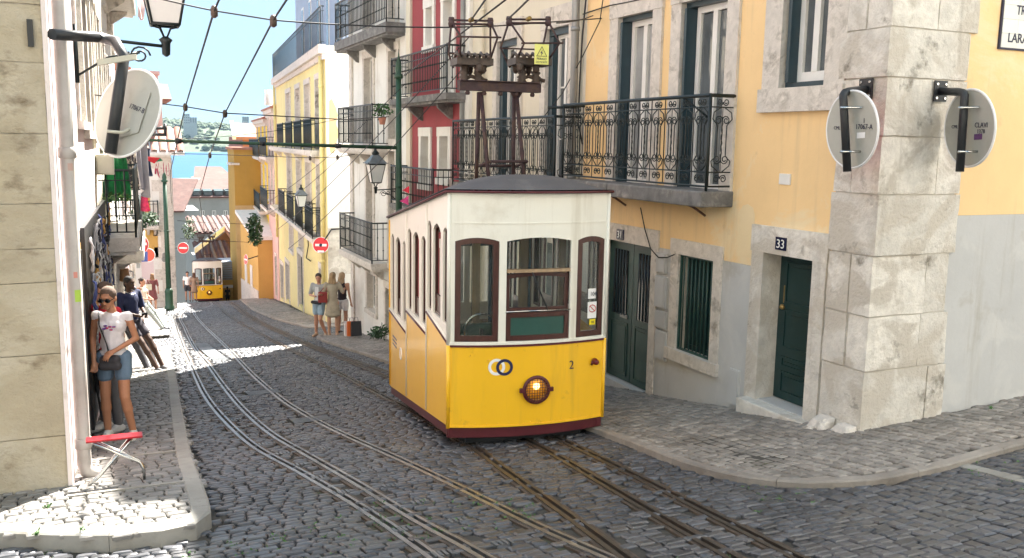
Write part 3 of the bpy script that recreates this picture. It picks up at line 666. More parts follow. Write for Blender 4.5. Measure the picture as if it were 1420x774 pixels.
# grille window
a, b, c, e = wG
boards(FR, (a, b, c, e), yb, M['green'], 2, d=-.13)
q = MB(); 
for r in ((a, a+.03, c, e), (b-.03, b, c, e), (a+.03, b-.03, e-.03, e), (a+.03, b-.03, c, c+.03)): FR.box(q, *r, -.04, -.015)
g_ = q.build('grille_frame', M['green2'], yb)
for k in range(1, 9):
    u = a+(b-a)*k/9; q = MB(); q.tube([FR.P(u, c+.02, -.028), FR.P(u, e-.02, -.028)], .0085, 6); q.build('grille_bar', M['green2'], g_)
# meter boxes, little hatch, plaque, pale patch
for r in ((911, 382, 926, 428), (911, 430, 926, 456), (911, 457, 926, 500), (913, 350, 926, 379)):
    u0, u1, z0, z1 = FR.rc(*r); q = MB(); FR.box(q, u0, u1, z0+.01, z1-.01, 0, .035); FR.box(q, u0+.015, u1-.015, z0+.025, z1-.025, .036, .044); q.build('meter_box', M['dado'], yb)
u0, u1, z0, z1 = FR.rc(1012, 512, 1026, 562); q = MB(); FR.box(q, u0, u1, z0, z1, 0, .02); FR.box(q, u0+.012, u1-.012, z0+.012, z1-.012, .021, .03); q.build('wall_hatch', M['dado'], yb)
u0, u1, z0, z1 = FR.rc(1082, 241, 1097, 256); q = MB(); FR.box(q, u0, u1, z0, z1, 0, .015); q.build('white_plaque', M['whitewood'], yb)
u0, u1, z0, z1 = FR.rc(1025, 283, 1046, 357)
q = MB(); pts = [(u0, z0), (u1, z0), (u1, z1-.08), (u1-.05, z1-.02), ((u0+u1)/2, z1), (u0+.04, z1-.03), (u0, z1-.1)]; q.poly([FR.P(u, z, 0.003) for u, z in pts], FR.n*.003); q.build('pale_patch', M['yelpale'], yb)
# number tiles
M['enamel'] = mat('blue_black_enamel', (.012, .015, .045), .25, .1); M['ink'] = mat('white_ink', (.8, .8, .78), .5, .03); M['inkd'] = mat('dark_ink', (.02, .02, .05), .5, .05)
def text_obj(s, F, u, z, h, m, parent, d=.01, squeeze=1., name='lettering', flip=False, dirsign=-1, ext=.0015, align='CENTER', label=None, bold=0., fit=None):
    cu = bpy.data.curves.new('t', 'FONT'); cu.body = s; cu.size = h/.7; cu.align_x = align; cu.extrude = ext; cu.resolution_u = 3; cu.offset = bold
    to = bpy.data.objects.new('t', cu); COL.objects.link(to); dg = bpy.context.evaluated_depsgraph_get(); dg.update()
    me = bpy.data.meshes.new_from_object(to.evaluated_get(dg)); COL.objects.unlink(to); bpy.data.objects.remove(to)
    if fit: xs_ = [v.co.x for v in me.vertices]; squeeze = fit/(max(xs_)-min(xs_))
    dvec = F.d*dirsign; O = F.P(u, z, d); off = wl(parent)
    for v in me.vertices: v.co = O+dvec*(v.co.x*squeeze)+Z3*v.co.y+F.n*v.co.z-off
    me.materials.clear(); me.materials.append(m); o = bpy.data.objects.new(name, me); COL.objects.link(o); o.parent = parent; ROOTLOC[o.name] = off
    return o
def number_tile(s, r):
    u0, u1, z0, z1 = FR.rc(*r); q = MB(); FR.box(q, u0, u1, z0, z1, .02, .045)
    o = q.build('house_number_tile', M['enamel'], yb); text_obj(s, FR, (u0+u1)/2, z0+(z1-z0)*.16, (z1-z0)*.68, M['ink'], o, d=.048, squeeze=min(1., (u1-u0)/(z1-z0)*1.05), name='number')
number_tile('31', (859, 318, 868, 332)); number_tile('33', (1080, 329, 1095, 347))
# street name tiles on the second front
u0, u1, z0, z1 = FW2.rc(1386, -12, 1472, 72); sg = thing('street_name_sign', 'white tiled street name sign with black border on the yellow wall at the right edge', 'street sign', FW2.P((u0+u1)/2, z0, .0))
q = MB(); FW2.box(q, u0, u1, z0, z1, .0, .02); q.build('border', M['inkd'], sg)
ncol, nrow = 4, 4
M['glaze'] = mat('white_glazed_tile', (.74, .74, .68), .2, .05, 3., island=.06)
for i in range(ncol):
    for j in range(nrow):
        q = MB(); W_, H_ = (u1-u0-.03)/ncol, (z1-z0-.03)/nrow; FW2.box(q, u0+.015+i*W_+.001, u0+.015+(i+1)*W_-.001, z0+.015+j*H_+.001, z0+.015+(j+1)*H_-.001, .021, .027); q.build('tile', M['glaze'], sg)
uc = FW2.pix(1427.5, 30)[0]; hh = FW2.pix(1408, 16)[1]-FW2.pix(1408, 29)[1]; pxu = FW2.pix(1428.5, 30)[0]-uc
for s, py, wd_ in (('TRAVESSA', 22, 45), ('DA', 41, 11), ('LARANJEIRA', 61, 62)): text_obj(s, FW2, uc, FW2.pix(1420, py)[1], hh, M['inkd'], sg, d=.029, dirsign=1, bold=.0012, fit=pxu*wd_)
# ------------------------------------------------------------------ ornate balcony
DB = .46
ub0 = FR.pix(1018, 200)[0]; ub1 = UEND-.02; P1 = on_y(982, 200, ub0); DB = XR-P1.x; print('balcony depth', DB, ub0, ub1)
zsl = FR.pix(985, 266, DB)[1]; zrt = FR.pix(985, 132, DB)[1]; RH = zrt-zsl
def scroll_pts(F, u, z, d, r, turns=1.4, sgn=1, up=1, alongd=False):
    pts = []
    for k in range(15):
        a = k/14*turns*2*math.pi; rr = r*(1-.72*k/14); x = sgn*(r-math.cos(a)*rr); y = up*math.sin(a)*rr
        pts.append(F.P(u+x, z+y, d) if not alongd else F.P(u, z+y, d+x))
    return pts
def ornate_rail(F, u0, u1, z0, h, dep, parent, m):
    mb = MB(); path = [(u0, .02), (u0, dep), (u1, dep), (u1, .02)]
    for zz, w_ in ((z0+h, .022), (z0+.05, .012), (z0+.2, .008), (z0+h-.12, .008)): mb.tube([F.P(u, zz, d) for u, d in path], w_, 6, smooth=False)
    for u, d in path[1:3]: mb.tube([F.P(u, z0-.05, d), F.P(u, z0+h+.02, d)], .016, 6)
    ra = mb.build('railing', m, parent)
    def cell(u, alongd, wdt):
        # one panel between two uprights: twisted centre bar, ovals top and bottom, facing scrolls
        def Q(a, z): return F.P(u+a, z, dep) if not alongd else F.P(u0, z, u+a)
        q = MB(); zb, zt = z0+.2, z0+h-.12; hm = zt-zb
        for s in (-1, 1):
            q.tube([Q(s*wdt*.5, z0+.05), Q(s*wdt*.5, z0+h)], .006, 5)
            pts = [Q(s*wdt*.06, zb), Q(s*wdt*.38, zb+hm*.1), Q(s*wdt*.42, zb+hm*.17), Q(s*wdt*.2, zb+hm*.25), Q(s*wdt*.2, zb+hm*.72), Q(s*wdt*.42, zb+hm*.82), Q(s*wdt*.38, zb+hm*.92), Q(s*wdt*.06, zt)]
            q.tube(pts, .0065, 5)
            for zc, up, r in ((zb+hm*.2, -1, .052), (zb+hm*.8, 1, .05), (z0+.13, 1, .045), (zt+.055, -1, .04)):
                pp = []
                for k in range(15):
                    a = k/14*1.45*2*math.pi; rr = r*(1-.7*k/14); pp.append(Q(s*(r*.95-math.cos(a)*rr), zc+up*math.sin(a)*rr))
                q.tube(pp, .0062, 5)
        pts = []
        for k in range(13): pts.append(Q(.004*math.sin(k*2.1), zb+hm*(.2+.6*k/12)))
        q.tube(pts, [.007+.003*(k % 2) for k in range(13)], 5); q.tube([Q(0, zb), Q(0, zb+hm*.2)], .005, 4); q.tube([Q(0, zt-hm*.2), Q(0, zt)], .005, 4)
        q.build('scroll_panel', m, ra)
    n = int(round((u1-u0)/.27)); wd = (u1-u0)/n
    for k in range(n): cell(u0+wd*(k+.5), False, wd)
    n = max(1, int(round((dep-.04)/.27))); wd = (dep-.04)/n
    for k in range(n): cell(.02+wd*(k+.5), True, wd)
    return ra
# slab in two worn blocks
um = (ub0+ub1)/2+.3
for (a, b, t) in ((ub0-.03, um-.01, .17), (um+.01, ub1, .15)):
    q = MB(); q.bevbox(XR-DB-.08, XR+.1, a, b, zsl-t, zsl-.002*(t < .16), .02)
    q.build('balcony_slab', M['slabdark'], yb)
ornate_rail(FR, ub0, ub1, zsl, RH, DB, yb, M['ironwork'])
for u in (ub0+.45, um+.2, ub1-.6):
    q = MB(); q.tube([FR.P(u, zsl-.16, DB*.8), FR.P(u, zsl-.2, DB*.5), FR.P(u, zsl-.3, .0)], .014, 6); q.build('bracket', mat('rusty_bracket', (.12, .06, .05), .7), yb)
# the stay bar across the rail corner
q = MB(); q.tube([FR.P(ub0+.5, zsl+RH*.99, DB-.02), FR.P(ub0+.32, zsl+RH*.76, DB-.25)], .012, 6); q.build('stay_bar', M['ironwork'], yb)
# ------------------------------------------------------------------ right side: the other houses of the row
def house(name, label, F, u0, u1, zt, m, wins=(), doors=(), extra_holes=(), depth=8., foot=None, foot_m=None, sur_m=None, win_m=None, pane_m=None, sur=.12, roof=True, cat='house', side_walls=True, wr=(2, 3), cornice=True):
    o = thing(name, label, cat, F.P((u0+u1)/2, F.base((u0+u1)/2), 0)); sur_m = sur_m or M['stone2']; win_m = win_m or M['whitewood']; pane_m = pane_m or M['glassd']
    ws = [tuple(w_) for w_ in wins]; ds = [tuple(d_) for d_ in doors]; hs = ws+ds+list(extra_holes)
    zb = F.base((u0+u1)/2)-1.6
    if foot is not None: wall(F, u0, u1, foot, zt, hs, m, o); wall(F, u0, u1, zb, foot-.001, hs, foot_m or M['stone2'], o, name='wall_foot')
    else: wall(F, u0, u1, zb, zt, hs, m, o)
    # side and back walls
    mb = MB(); a, b = F.P(u0, 0, 0), F.P(u1, 0, 0); c, d = F.P(u1, 0, -depth), F.P(u0, 0, -depth)
    for p, q in ((b, c), (c, d), (d, a)): mb.add([p+Z3*zb, q+Z3*zb, q+Z3*zt, p+Z3*zt], [(0, 1, 2, 3)])
    mb.add([p+Z3*(zt-.02) for p in (a, b, c, d)], [(0, 1, 2, 3)]); mb.build('party_wall', m if side_walls is True else side_walls, o, fix=False)
    mb = MB(); F.box(mb, u0+.1, u1-.1, zb, zt-.1, -depth+.2, -.42); mb.build('dark_interior', M['void'], o)
    for r in ws:
        if sur: surround(F, r, sur, o, sur_m, lintel=sur*1.3)
        casement(F, r, o, win_m, pane_m, cols=wr[0], rows=wr[1], kids=(r[1]-r[0]) > .3 and F.P(r[0], 0).y < 24)
    for r in ds:
        if sur: surround(F, r, sur, o, sur_m, sill=False, lintel=sur*1.3, bottom=r[2]-.1)
    if cornice: mb = MB(); F.box(mb, u0-.05, u1+.05, zt-.25, zt+.02, 0, .22); F.box(mb, u0-.02, u1+.02, zt-.42, zt-.253, 0, .1); mb.build('cornice', sur_m, o)
    if roof: roof_gable(F, u0, u1, zt+.03, depth, 1.5, .3, M['tile'], o)
    return o
def downpipe(F, u, z0, z1, parent, m, r=.05, d=.09, name='downpipe', collars=4):
    mb = MB(); mb.tube([F.P(u, z0, d), F.P(u, z1, d)], r, 12)
    for k in range(collars): z = z0+(z1-z0)*(k+.5)/collars; mb.tube([F.P(u, z-.03, d), F.P(u, z+.03, d)], r*1.18, 12)
    return mb.build(name, m, parent)
# cream house
uc0, uc1 = UEND+.0, FR.pix(655, 120)[0]
pw = [FR.rc(690, 55, 718, 262), FR.rc(757, 38, 789, 262)]; zc = FR.base(13)+.1
zf = FR.pix(740, 262)[1]
pw = [(a, b, zf, e) for a, b, c, e in pw]
gd = [(uc0+.6, uc0+1.6, FR.base(uc0+1)+.1, FR.base(uc0+1)+2.1), (uc0+2.5, uc0+3.4, FR.base(uc0+3)+.1, FR.base(uc0+3)+2.1)]
upw = [(a, b, zz, zz+1.9) for (a, b, _, _) in pw for zz in (4.8, 7.4)]
ch = house('cream_house', 'cream plaster house with a long ornate iron balcony, behind the near tram\'s roof gear', FR, uc0, uc1, 10.4, M['cream'], wins=upw, doors=gd, extra_holes=pw, sur_m=M['stone2'], sur=.14)
for r in pw:
    surround(FR, r, .17, ch, M['stone2'], sill=False, lintel=.3)
    a, b, c, e = r; q = MB()
    for t in ((a, a+.05, c, e), (b-.05, b, c, e), (a+.05, b-.05, e-.1, e)): FR.box(q, *t, -.2, -.03)
    q.build('door_frame', M['bluegreen'], ch); q = MB(); FR.box(q, b-.16, b-.055, c, e-.12, -.2, -.02); q.build('folded_shutter', M['bluegreen'], ch)
    casement(FR, (a+.05, b-.17, c+.02, e-.1), ch, M['whitewood'], M['glass'], cols=2, rows=3, d=-.1)
for r in gd: panel_door(FR, r, M['green'], ch, name='door')
# its balcony
slab(FR, uc0+.05, uc1-.1, zf, .16, .42, ch, M['slabdark'], brackets=3)
ornate_rail(FR, uc0+.08, uc1-.15, zf, FR.pix(760, 162, .42)[1]-zf, .42, ch, M['ironwork'])
q = MB(); q.tube([FR.P(uc0-.02, FR.pix(800, 150)[1], .1), FR.P(uc0+.05, FR.pix(790, 152)[1], .55)], .02, 6); q.build('rail_arm', M['ironwork'], ch)
downpipe(FR, uc0+.12, FR.base(uc0)-.1, 10.5, ch, M['zinc'], .055, .12, collars=6)
downpipe(FR, FR.pix(647, 120)[0]-.05, FR.base(uc1)-.1, 10.5, ch, M['zinc'], .05, .1, collars=6)
downpipe(FR, uc1-.62, FR.base(uc1)-.1, 10.5, ch, M['cream'], .035, .06, collars=3)
# red house
ur0, ur1 = uc1, FR.pix(566, 100)[0]
rw = [FR.rc(592, 10, 601, 64), FR.rc(616, -6, 629, 132), FR.rc(585, 189, 596, 255), FR.rc(611, 189, 623, 248)]
rw[1] = (rw[1][0], rw[1][1], FR.pix(600, 135)[1], rw[0][3])
gr = [(ur0+.6, ur0+1.5, FR.base(ur0+1)+.1, FR.base(ur0+1)+2.1)]
rh = house('red_house', 'dark red house with white window frames between the cream house and the white house', FR, ur0, ur1, 11.2, M['red'], wins=rw+[(a, b, zz, zz+1.7) for (a, b) in ((rw[2][0], rw[2][1]), (rw[3][0], rw[3][1])) for zz in (5.6, 8.3)], doors=gr, sur_m=M['white'], sur=.14)
for r in gr: panel_door(FR, r, M['green'], rh)
zr = FR.pix(596, 136)[1]; slab(FR, ur0+.15, ur1-.1, zr, .12, .45, rh, M['slabdark'], brackets=2); railing(FR, ur0+.2, ur1-.15, zr, .85, .42, rh, M['ironwork'], pitch=.1)
zr2 = FR.pix(585, 285)[1]; slab(FR, ur0+.9, ur1-.05, zr2, .1, .45, rh, M['slabdark'], brackets=2); railing(FR, ur0+.95, ur1-.1, zr2, .82, .42, rh, M['ironwork'], pitch=.1)
q = MB(); FR.box(q, ur0+.0, ur0+.38, FR.base(ur0)-1, 10.8, .0, .07); q.build('pilaster', M['white'], rh); q = MB(); FR.box(q, ur1-.3, ur1-.01, FR.base(ur1)-1, 10.8, .0, .05); q.build('pilaster', M['cream'], rh)
# white house
uw0, uw1 = ur1, 24.7
ww = [FR.rc(506, 80, 518, 150), FR.rc(540, 80, 552, 150), FR.rc(509, 202, 518, 300), FR.rc(540, 202, 549, 290), FR.rc(510, 380, 522, 431)]
zw1 = FR.pix(515, 203)[1]; zw0 = FR.pix(512, 51)[1]; zw2 = FR.pix(514, 354)[1]
ww[0] = (*ww[0][:2], zw1+.02, ww[0][3]); ww[1] = (*ww[1][:2], zw1+.02, ww[0][3]); ww[2] = (*ww[2][:2], zw2+.02, ww[2][3]); ww[3] = (*ww[3][:2], zw2+.02, ww[2][3])
ww += [(ww[0][0], ww[0][1], zw0+.02, zw0+2.0), (ww[1][0], ww[1][1], zw0+.02, zw0+2.0)]+[(ww[k][0], ww[k][1], zw0+3, zw0+4.7) for k in (0, 1)]
dw = FR.rc(536, 400, 543, 470); dw = (max(dw[0], uw0+.3), dw[1], FR.base(dw[0])+.1, dw[3])
wh = house('white_house', 'cream white house with three iron balconies on the right, past the red house', FR, uw0, uw1, 13.2, M['white'], wins=ww, doors=[dw], sur=.13)
panel_door(FR, dw, M['green'], wh)
for z, m_ in ((zw0, 0), (zw1, 1), (zw2, 2)):
    a, b = (uw0+.2, uw1-.05) if m_ == 0 else ((FR.pix(541, 175)[0], FR.pix(490, 175)[0]) if m_ == 1 else (FR.pix(540, 360)[0], FR.pix(492, 330)[0]))
    if a > b: a, b = b, a
    b = min(b, uw1-.05); slab(FR, a, b, z, .14 if m_ else .22, .45, wh, M['slabdark'] if m_ == 0 else M['stone2'], brackets=3)
    railing(FR, a+.05, b-.05, z, .98, .42, wh, M['ironwork'], pitch=.13, r=.012)
q = MB(); FR.box(q, uw1-.3, uw1, FR.base(uw1)-1, 12.8, .0, .05); q.build('pilaster', M['stone2'], wh)
# tiny houses behind the alley corner, right
FE = Fac((6.22, 28.35), (.078, 1), (-1, .078))        # lemon house: street front
FE2 = Fac((6.22, 28.35), (1, -.03), (-.03, -1))       # its end wall, facing the camera
ze = FE.pix(385, 101)[1]; zt_e = (FE.pix(450, 75)[1]+ze)/2; ulE = FE.pix(385, 250)[0]; print('lemon', zt_e, ulE)
cols = [(398, 404), (411, 417), (424, 431), (439, 446)]
lw = []; zE1 = FE.pix(415, 206)[1]; zE2 = FE.pix(415, 305)[1]; ztw = FE.pix(442, 109)[1]; ztw2 = FE.pix(442, 228)[1]
for (a, b) in cols:
    for (zb_, zt_) in ((zE1+.02, ztw), (zE2+.02, ztw2)):
        u0, u1 = FE.pix(b, 200)[0], FE.pix(a, 200)[0]; lw.append((u0, u1, zb_, zt_))
for (a, b, t, bt) in ((402, 407, 312, 347), (415, 421, 316, 346)): r = FE.rc(a, t, b, bt); lw.append(r)
ld = [FE.rc(a, t, b, 430) for a, b, t in ((444, 450, 374), (414, 421, 354), (397, 402, 366), (390, 394, 368))]
ld = [(a, b, FE.base((a+b)/2)+.1, e) for a, b, c, e in ld]
lem = house('lemon_house', 'lemon yellow house with green balconies and a blank white end wall, past the side alley', FE, 0, ulE, zt_e, M['lemon'], wins=lw, doors=ld, sur=.14, side_walls=M['white'], roof=False, foot=-2.6, foot_m=M['lemon'], wr=(1, 3), pane_m=M['glassw'])
for r in ld: boards(FE, r, lem, M['green'], 2, d=-.12)
FEs = FE
for z in (zE1, zE2):
    slab(FE, FE.pix(449, 205)[0], ulE-.3, z, .14, .42, lem, M['stone2'], brackets=4); [railing(FE, FE.pix(b_, 200)[0]-.35, FE.pix(a_, 200)[0]+.35, z, 1.0, .38, lem, M['ironwork'], pitch=.12, r=.011, knots=False) for a_, b_ in cols]
# green boards behind the balcony bars
for (a, b) in cols:
    for z in (zE1, zE2):
        q = MB(); u0, u1 = FE.pix(b, 200)[0], FE.pix(a, 200)[0]; FE.box(q, u0-.1, u1+.1, z+.1, z+.95, .33, .36); q.build('balcony_screen', M['green'], lem)
downpipe(FE, FE.pix(451, 250)[0], -3, zt_e-.3, lem, M['lemon'], .07, .1); downpipe(FE, ulE-.25, -3, zt_e-.3, lem, M['lemon'], .06, .1)
# end wall: plaster above, stone blocks with scratched writing below, beige patch
zsp = FE2.pix(475, 316)[1]
q = MB(); FE2.box(q, 0, 1.6, zsp, zt_e, 0, .03); q.build('end_plaster', M['white'], lem)
zz = -5.2; i = 0; rr_ = random.Random(5)
while zz < zsp-.1:
    h = rr_.uniform(.42, .6); x = 0.
    zt2 = min(zz+h, zsp-.01)
    while x < 1.6:
        l = rr_.uniform(.5, .9); q = MB(); FE2.box(q, x+.008, min(x+l, 1.65)-.004, zz+.008, zt2, -.02, .03+rr_.uniform(-.008, .01)); q.build('stone_block', M['stone'], lem); x += l
    zz += h
P0 = [FE2.pix(px, py) for px, py in ((456, 140), (460, 137), (466, 150), (468, 160), (466, 172), (470, 185), (466, 200), (463, 213), (458, 212), (456, 200))]
q = MB(); q.poly([FE2.P(u, z, .031) for u, z in P0], FE2.n*.004); q.build('beige_patch', mat('w_bare_render', (.6, .45, .25), .9, .08, 3.), lem)
M['scratch'] = mat('graffiti_grey', (.16, .15, .14), .8, .1)
def squiggle(F, u0, u1, z, h, parent, m, d, n=5, r=.012, seed=1, name='graffiti'):
    rr = random.Random(seed); mb = MB()
    for k in range(n):
        u = u0+(u1-u0)*k/n; w_ = (u1-u0)/n*.8; pts = [F.P(u+w_*rr.uniform(0, 1), z+h*rr.uniform(0, 1), d) for _ in range(4)]
        pp = []
        for i in range(3):
            for t in range(4): 
                a = pts[max(i-1, 0)]; b = pts[i]; c = pts[i+1]; e = pts[min(i+2, 3)]; s = t/4
                pp.append(.5*((2*b)+(c-a)*s+(2*a-5*b+4*c-e)*s*s+(3*b-a-3*c+e)*s**3))
        mb.tube(pp+[pts[3]], r, 4)
    return mb.build(name, m, parent)
u0, z0 = FE2.pix(463, 408); u1, z1 = FE2.pix(482, 385)
squiggle(FE2, u0, u1, z0, z1-z0, lem, M['scratch'], .045, 6, .012, 3)
# roof terrace room with iron rail
q = MB(); FE.box(q, 2.3, ulE-1.0, zt_e, zt_e+3.8, -5, -.9); M['bluegrey'] = mat('w_blue_grey_cladding', (.3, .36, .46), .6, .1, 2.); q.build('terrace_room', M['bluegrey'], lem)
for k in range(5):
    u = 2.7+k*(ulE-4.5)/5; q = MB(); FE.box(q, u, u+.7, zt_e+.3, zt_e+2.9, -.9, -.87); o = q.build('terrace_window', M['whitewood'], lem); q = MB(); FE.box(q, u+.08, u+.62, zt_e+.38, zt_e+2.8, -.868, -.86); q.build('pane', M['glassd'], o)
railing(FE, .05, ulE-.1, zt_e+.02, 1.15, .12, lem, M['ironwork'], pitch=.22, r=.009, knots=False)
# pink, yellow and brown houses further down
for nm, lb, pa, pb, py_t, m_, sideoff in (('pink_house', 'narrow pink house just past the lemon house', 385, 373, 150, M['pink'], 0), ('gold_house', 'narrow bright yellow house beyond the pink one', 373, 358, 165, M['brightyel'], 0)):
    u0 = FE.pix(pa, 300)[0]; u1 = FE.pix(pb, 300)[0]; zt_ = FE.pix((pa+pb)/2, py_t)[1]; n = 1 if u1-u0 < 4 else 2; wl_ = []
    for k in range(n+1):
        uu = u0+(u1-u0)*(k+.5)/(n+1)
        for py in (200, 262): zc_ = FE.pix((pa+pb)/2, py)[1]; wl_.append((uu-.4, uu+.4, zc_-.7, zc_+1.3))
    dd = [(u0+(u1-u0)*(k+.5)/2-.45, u0+(u1-u0)*(k+.5)/2+.45, FE.base(u0+.5)+.1, FE.base(u0+.5)+2.2) for k in range(2)]
    print(nm, u0, u1, zt_)
    h_ = house(nm, lb, FE, u0, u1, zt_, m_, wins=wl_, doors=dd, sur=.12, wr=(1, 3), pane_m=M['glassw'])
    for r in dd: boards(FE, r, h_, M['green'], 1, d=-.12)
    for py in (215, 285):
        z = FE.pix((pa+pb)/2, py)[1]-.1; slab(FE, u0+.3, u1-.3, z, .12, .5, h_, M['stone2'], brackets=2); railing(FE, u0+.35, u1-.35, z, 1.0, .46, h_, M['ironwork'], pitch=.14, r=.014, knots=False, split=True)
# ------------------------------------------------------------------ left side
FL = Fac((-.42, 7.85), (LS, 1), (1, -LS)); FLF = Fac((-.42, 7.85), (-1, 0), (0, -1))
HL = 9.5
pk = thing('pale_pink_house', 'pale pink corner house with bare stone flank and white drainpipe at the left edge', 'house', (-.42, 7.85, zg(0, 7.85)))
def lu(px, py=300): return FL.pix(px, py)[0]
pkE = 5.6
wP = (FL.pix(113, 100)[0], FL.pix(128, 100)[0], FL.pix(122, 182)[1], FL.pix(120, -40)[1]); dP = (FL.pix(103.5, 450)[0]+.1, 2.2, FL.base(1.2)+.1, FL.pix(112, 330)[1])
print('left', wP, dP, lu(140), lu(150), lu(160), lu(180))
wP2 = [(3.2, 4.1, wP[2]+.1, wP[3]), (3.2, 4.1, wP[2]+3, wP[3]+3), (wP[0], wP[1], wP[2]+3, wP[3]+3)]
dP2 = (3.0, 4.0, FL.base(3.5)+.1, FL.base(3.5)+2.2)
wall(FL, 0, pkE, -3.2, HL, [wP, dP, dP2]+wP2, M['pinkpale'], pk)
for r in [wP]+wP2: surround(FL, r, .1, pk, M['stone2']); casement(FL, r, pk, M['whitewood'], M['glassd'], cols=2, rows=3)
q = MB(); FL.box(q, .1, pkE-.1, -3, HL-.1, -6, -.5); q.build('dark_interior', M['void'], pk)
roof_gable(FL, 0, pkE, HL+.02, 6, 1.5, .3, M['tile'], pk)
q = MB(); FL.box(q, dP[0]-.0, dP[0]+.05, dP[2]-.2, dP[3], -.2, .06); FL.box(q, dP[1]-.05, dP[1], dP[2], dP[3], -.2, .03); q.build('wooden_door_frame', mat('ochre_wood', (.5, .3, .07), .5, .2, 9.), pk)
q = MB(); FL.box(q, dP[0]+.051, dP[0]+.12, dP[2]-.2, dP[3], -.15, .08); q.build('door_leaf', M['black'], pk)
# bare stone flank in big courses
cy = [-60, 8, 88, 186, 283, 345, 392, 492, 607, 700]
zs2 = [FLF.pix(60, y)[1] for y in cy]+[]
zs2 = [HL, 5.6, 4.9]+zs2[:-1]+[-1.55]
zs2 = sorted(set(zs2), reverse=True)
for i in range(len(zs2)-1):
    zt_, zb_ = zs2[i], zs2[i+1]; rr = random.Random(i+11); x = .0
    while x < 4.2:
        l = rr.uniform(.9, 1.6) if x > 0 else rr.uniform(.5, 1.3); q = MB(); p = rr.uniform(0, .012)
        FLF.box(q, x+(.004 if x else .0), min(x+l, 4.4), zb_+.004, zt_, -.25, p); q.roughen(9, .006, .003, i); q.build('stone_block', M['sandwall'], pk); x += l+.006
q = MB(); FLF.box(q, .01, 4.38, -1.6, HL, -.3, -.016); q.build('mortar_core', M['stone2'], pk)
q = MB(); FLF.box(q, 4.4, 9, -2, HL, -.3, 0); q.build('flank_wall', M['sandwall'], pk)
q = MB(); FL.box(q, -.015, .2, -1.7, HL, .0, .035); q.build('corner_strip', mat('w_corner_lime', (.74, .66, .64), .85, .06, 3., dirt=(.5, .4, .35), dscale=4., dlo=.6, dhi=.8), pk)
# drainpipe on the corner
pu = .3; zb_ = FL.base(pu)+.12
q = MB(); rP = .058; q.tube([FL.P(pu, HL, .1), FL.P(pu, zb_+.09, .1), FL.P(pu, zb_+.03, .115), FL.P(pu, zb_, .16), FL.P(pu, zb_-.01, .22)], rP, 16)
o = q.build('drainpipe', M['pvc'], pk)
for py in (-60, 208, 612): z = FL.pix(98, py)[1]; q = MB(); q.tube([FL.P(pu, z-.045, .1), FL.P(pu, z-.04, .1), FL.P(pu, z+.04, .1), FL.P(pu, z+.045, .1)], [rP, rP*1.2, rP*1.2, rP], 16); q.build('pipe_collar', M['pvc'], o)
def sticker(z, w_, h_, c, a0=0.): 
    q = MB(); pts = []
    for k in range(5):
        a = a0+(k/4-.5)*w_/rP; v = FL.d*(-math.cos(a))*1+FL.n*math.sin(a); 
        for zz in (z, z+h_): pts.append(FL.P(pu, zz, .1)+v*(rP+.0012))
    q.add(pts, [(k*2, k*2+2, k*2+3, k*2+1) for k in range(4)]); q.build('sticker', mat('sticker', c, .4, .05), o)
sticker(FL.pix(100, 392)[1], .05, .1, (.4, .6, .08), .5); sticker(FL.pix(100, 228)[1], .04, .06, (.5, .35, .3), .4); sticker(FL.pix(100, 360)[1], .03, .05, (.6, .25, .2), .3)
# ---- further left-hand houses
def lhouse(name, label, u0, u1, zt, m, pxw=(), seed=0, heights=(1.0, 4.0, 7.0), nwin=3):
    ws = []; ds = []
    for k in range(nwin):
        uu = u0+(u1-u0)*(k+.5)/nwin; b = FL.base(uu)
        ds.append((uu-.45, uu+.45, b+.1, b+2.2))
        for h in heights[1:]:
            if b+h+1.9 < zt-.5: ws.append((uu-.42, uu+.42, b+h, b+h+1.9))
    o = house(name, label, FL, u0, u1, zt, m, wins=ws, doors=ds, sur=.11, wr=(2, 3))
    for r in ds: boards(FL, r, o, M['green'] if seed % 2 else M['bluegreen'], 2, d=-.12)
    return o, ws
lh1, w1_ = lhouse('cream_grey_house', 'narrow grey cream house on the left behind the hanging laundry', pkE, 10.2, 8.4, M['cream'], seed=1)
lh2, w2_ = lhouse('white_left_house', 'white plaster house on the left with cloths on its balcony', 10.2, 15.6, 7.6, M['white'], seed=2)
lh3, w3_ = lhouse('pink_left_house', 'pink plaster house on the left past the side alley', 19.5, 27.5, 3.6, M['pinkpale'], seed=3)
for (hh_, u0, u1, z) in ((lh1, pkE+.5, pkE+2.2, FL.pix(165, 40)[1]), (lh1, pkE+.4, 9.0, FL.pix(160, 287)[1]), (lh2, 10.6, 14.5, FL.pix(178, 287)[1]), (lh2, 10.6, 14.5, FL.pix(178, 90)[1])):
    slab(FL, u0, u1, z, .2, .52, hh_, M['stone2'], brackets=2); railing(FL, u0+.04, u1-.04, z, .95, .48, hh_, M['ironwork'], pitch=.12, r=.011)
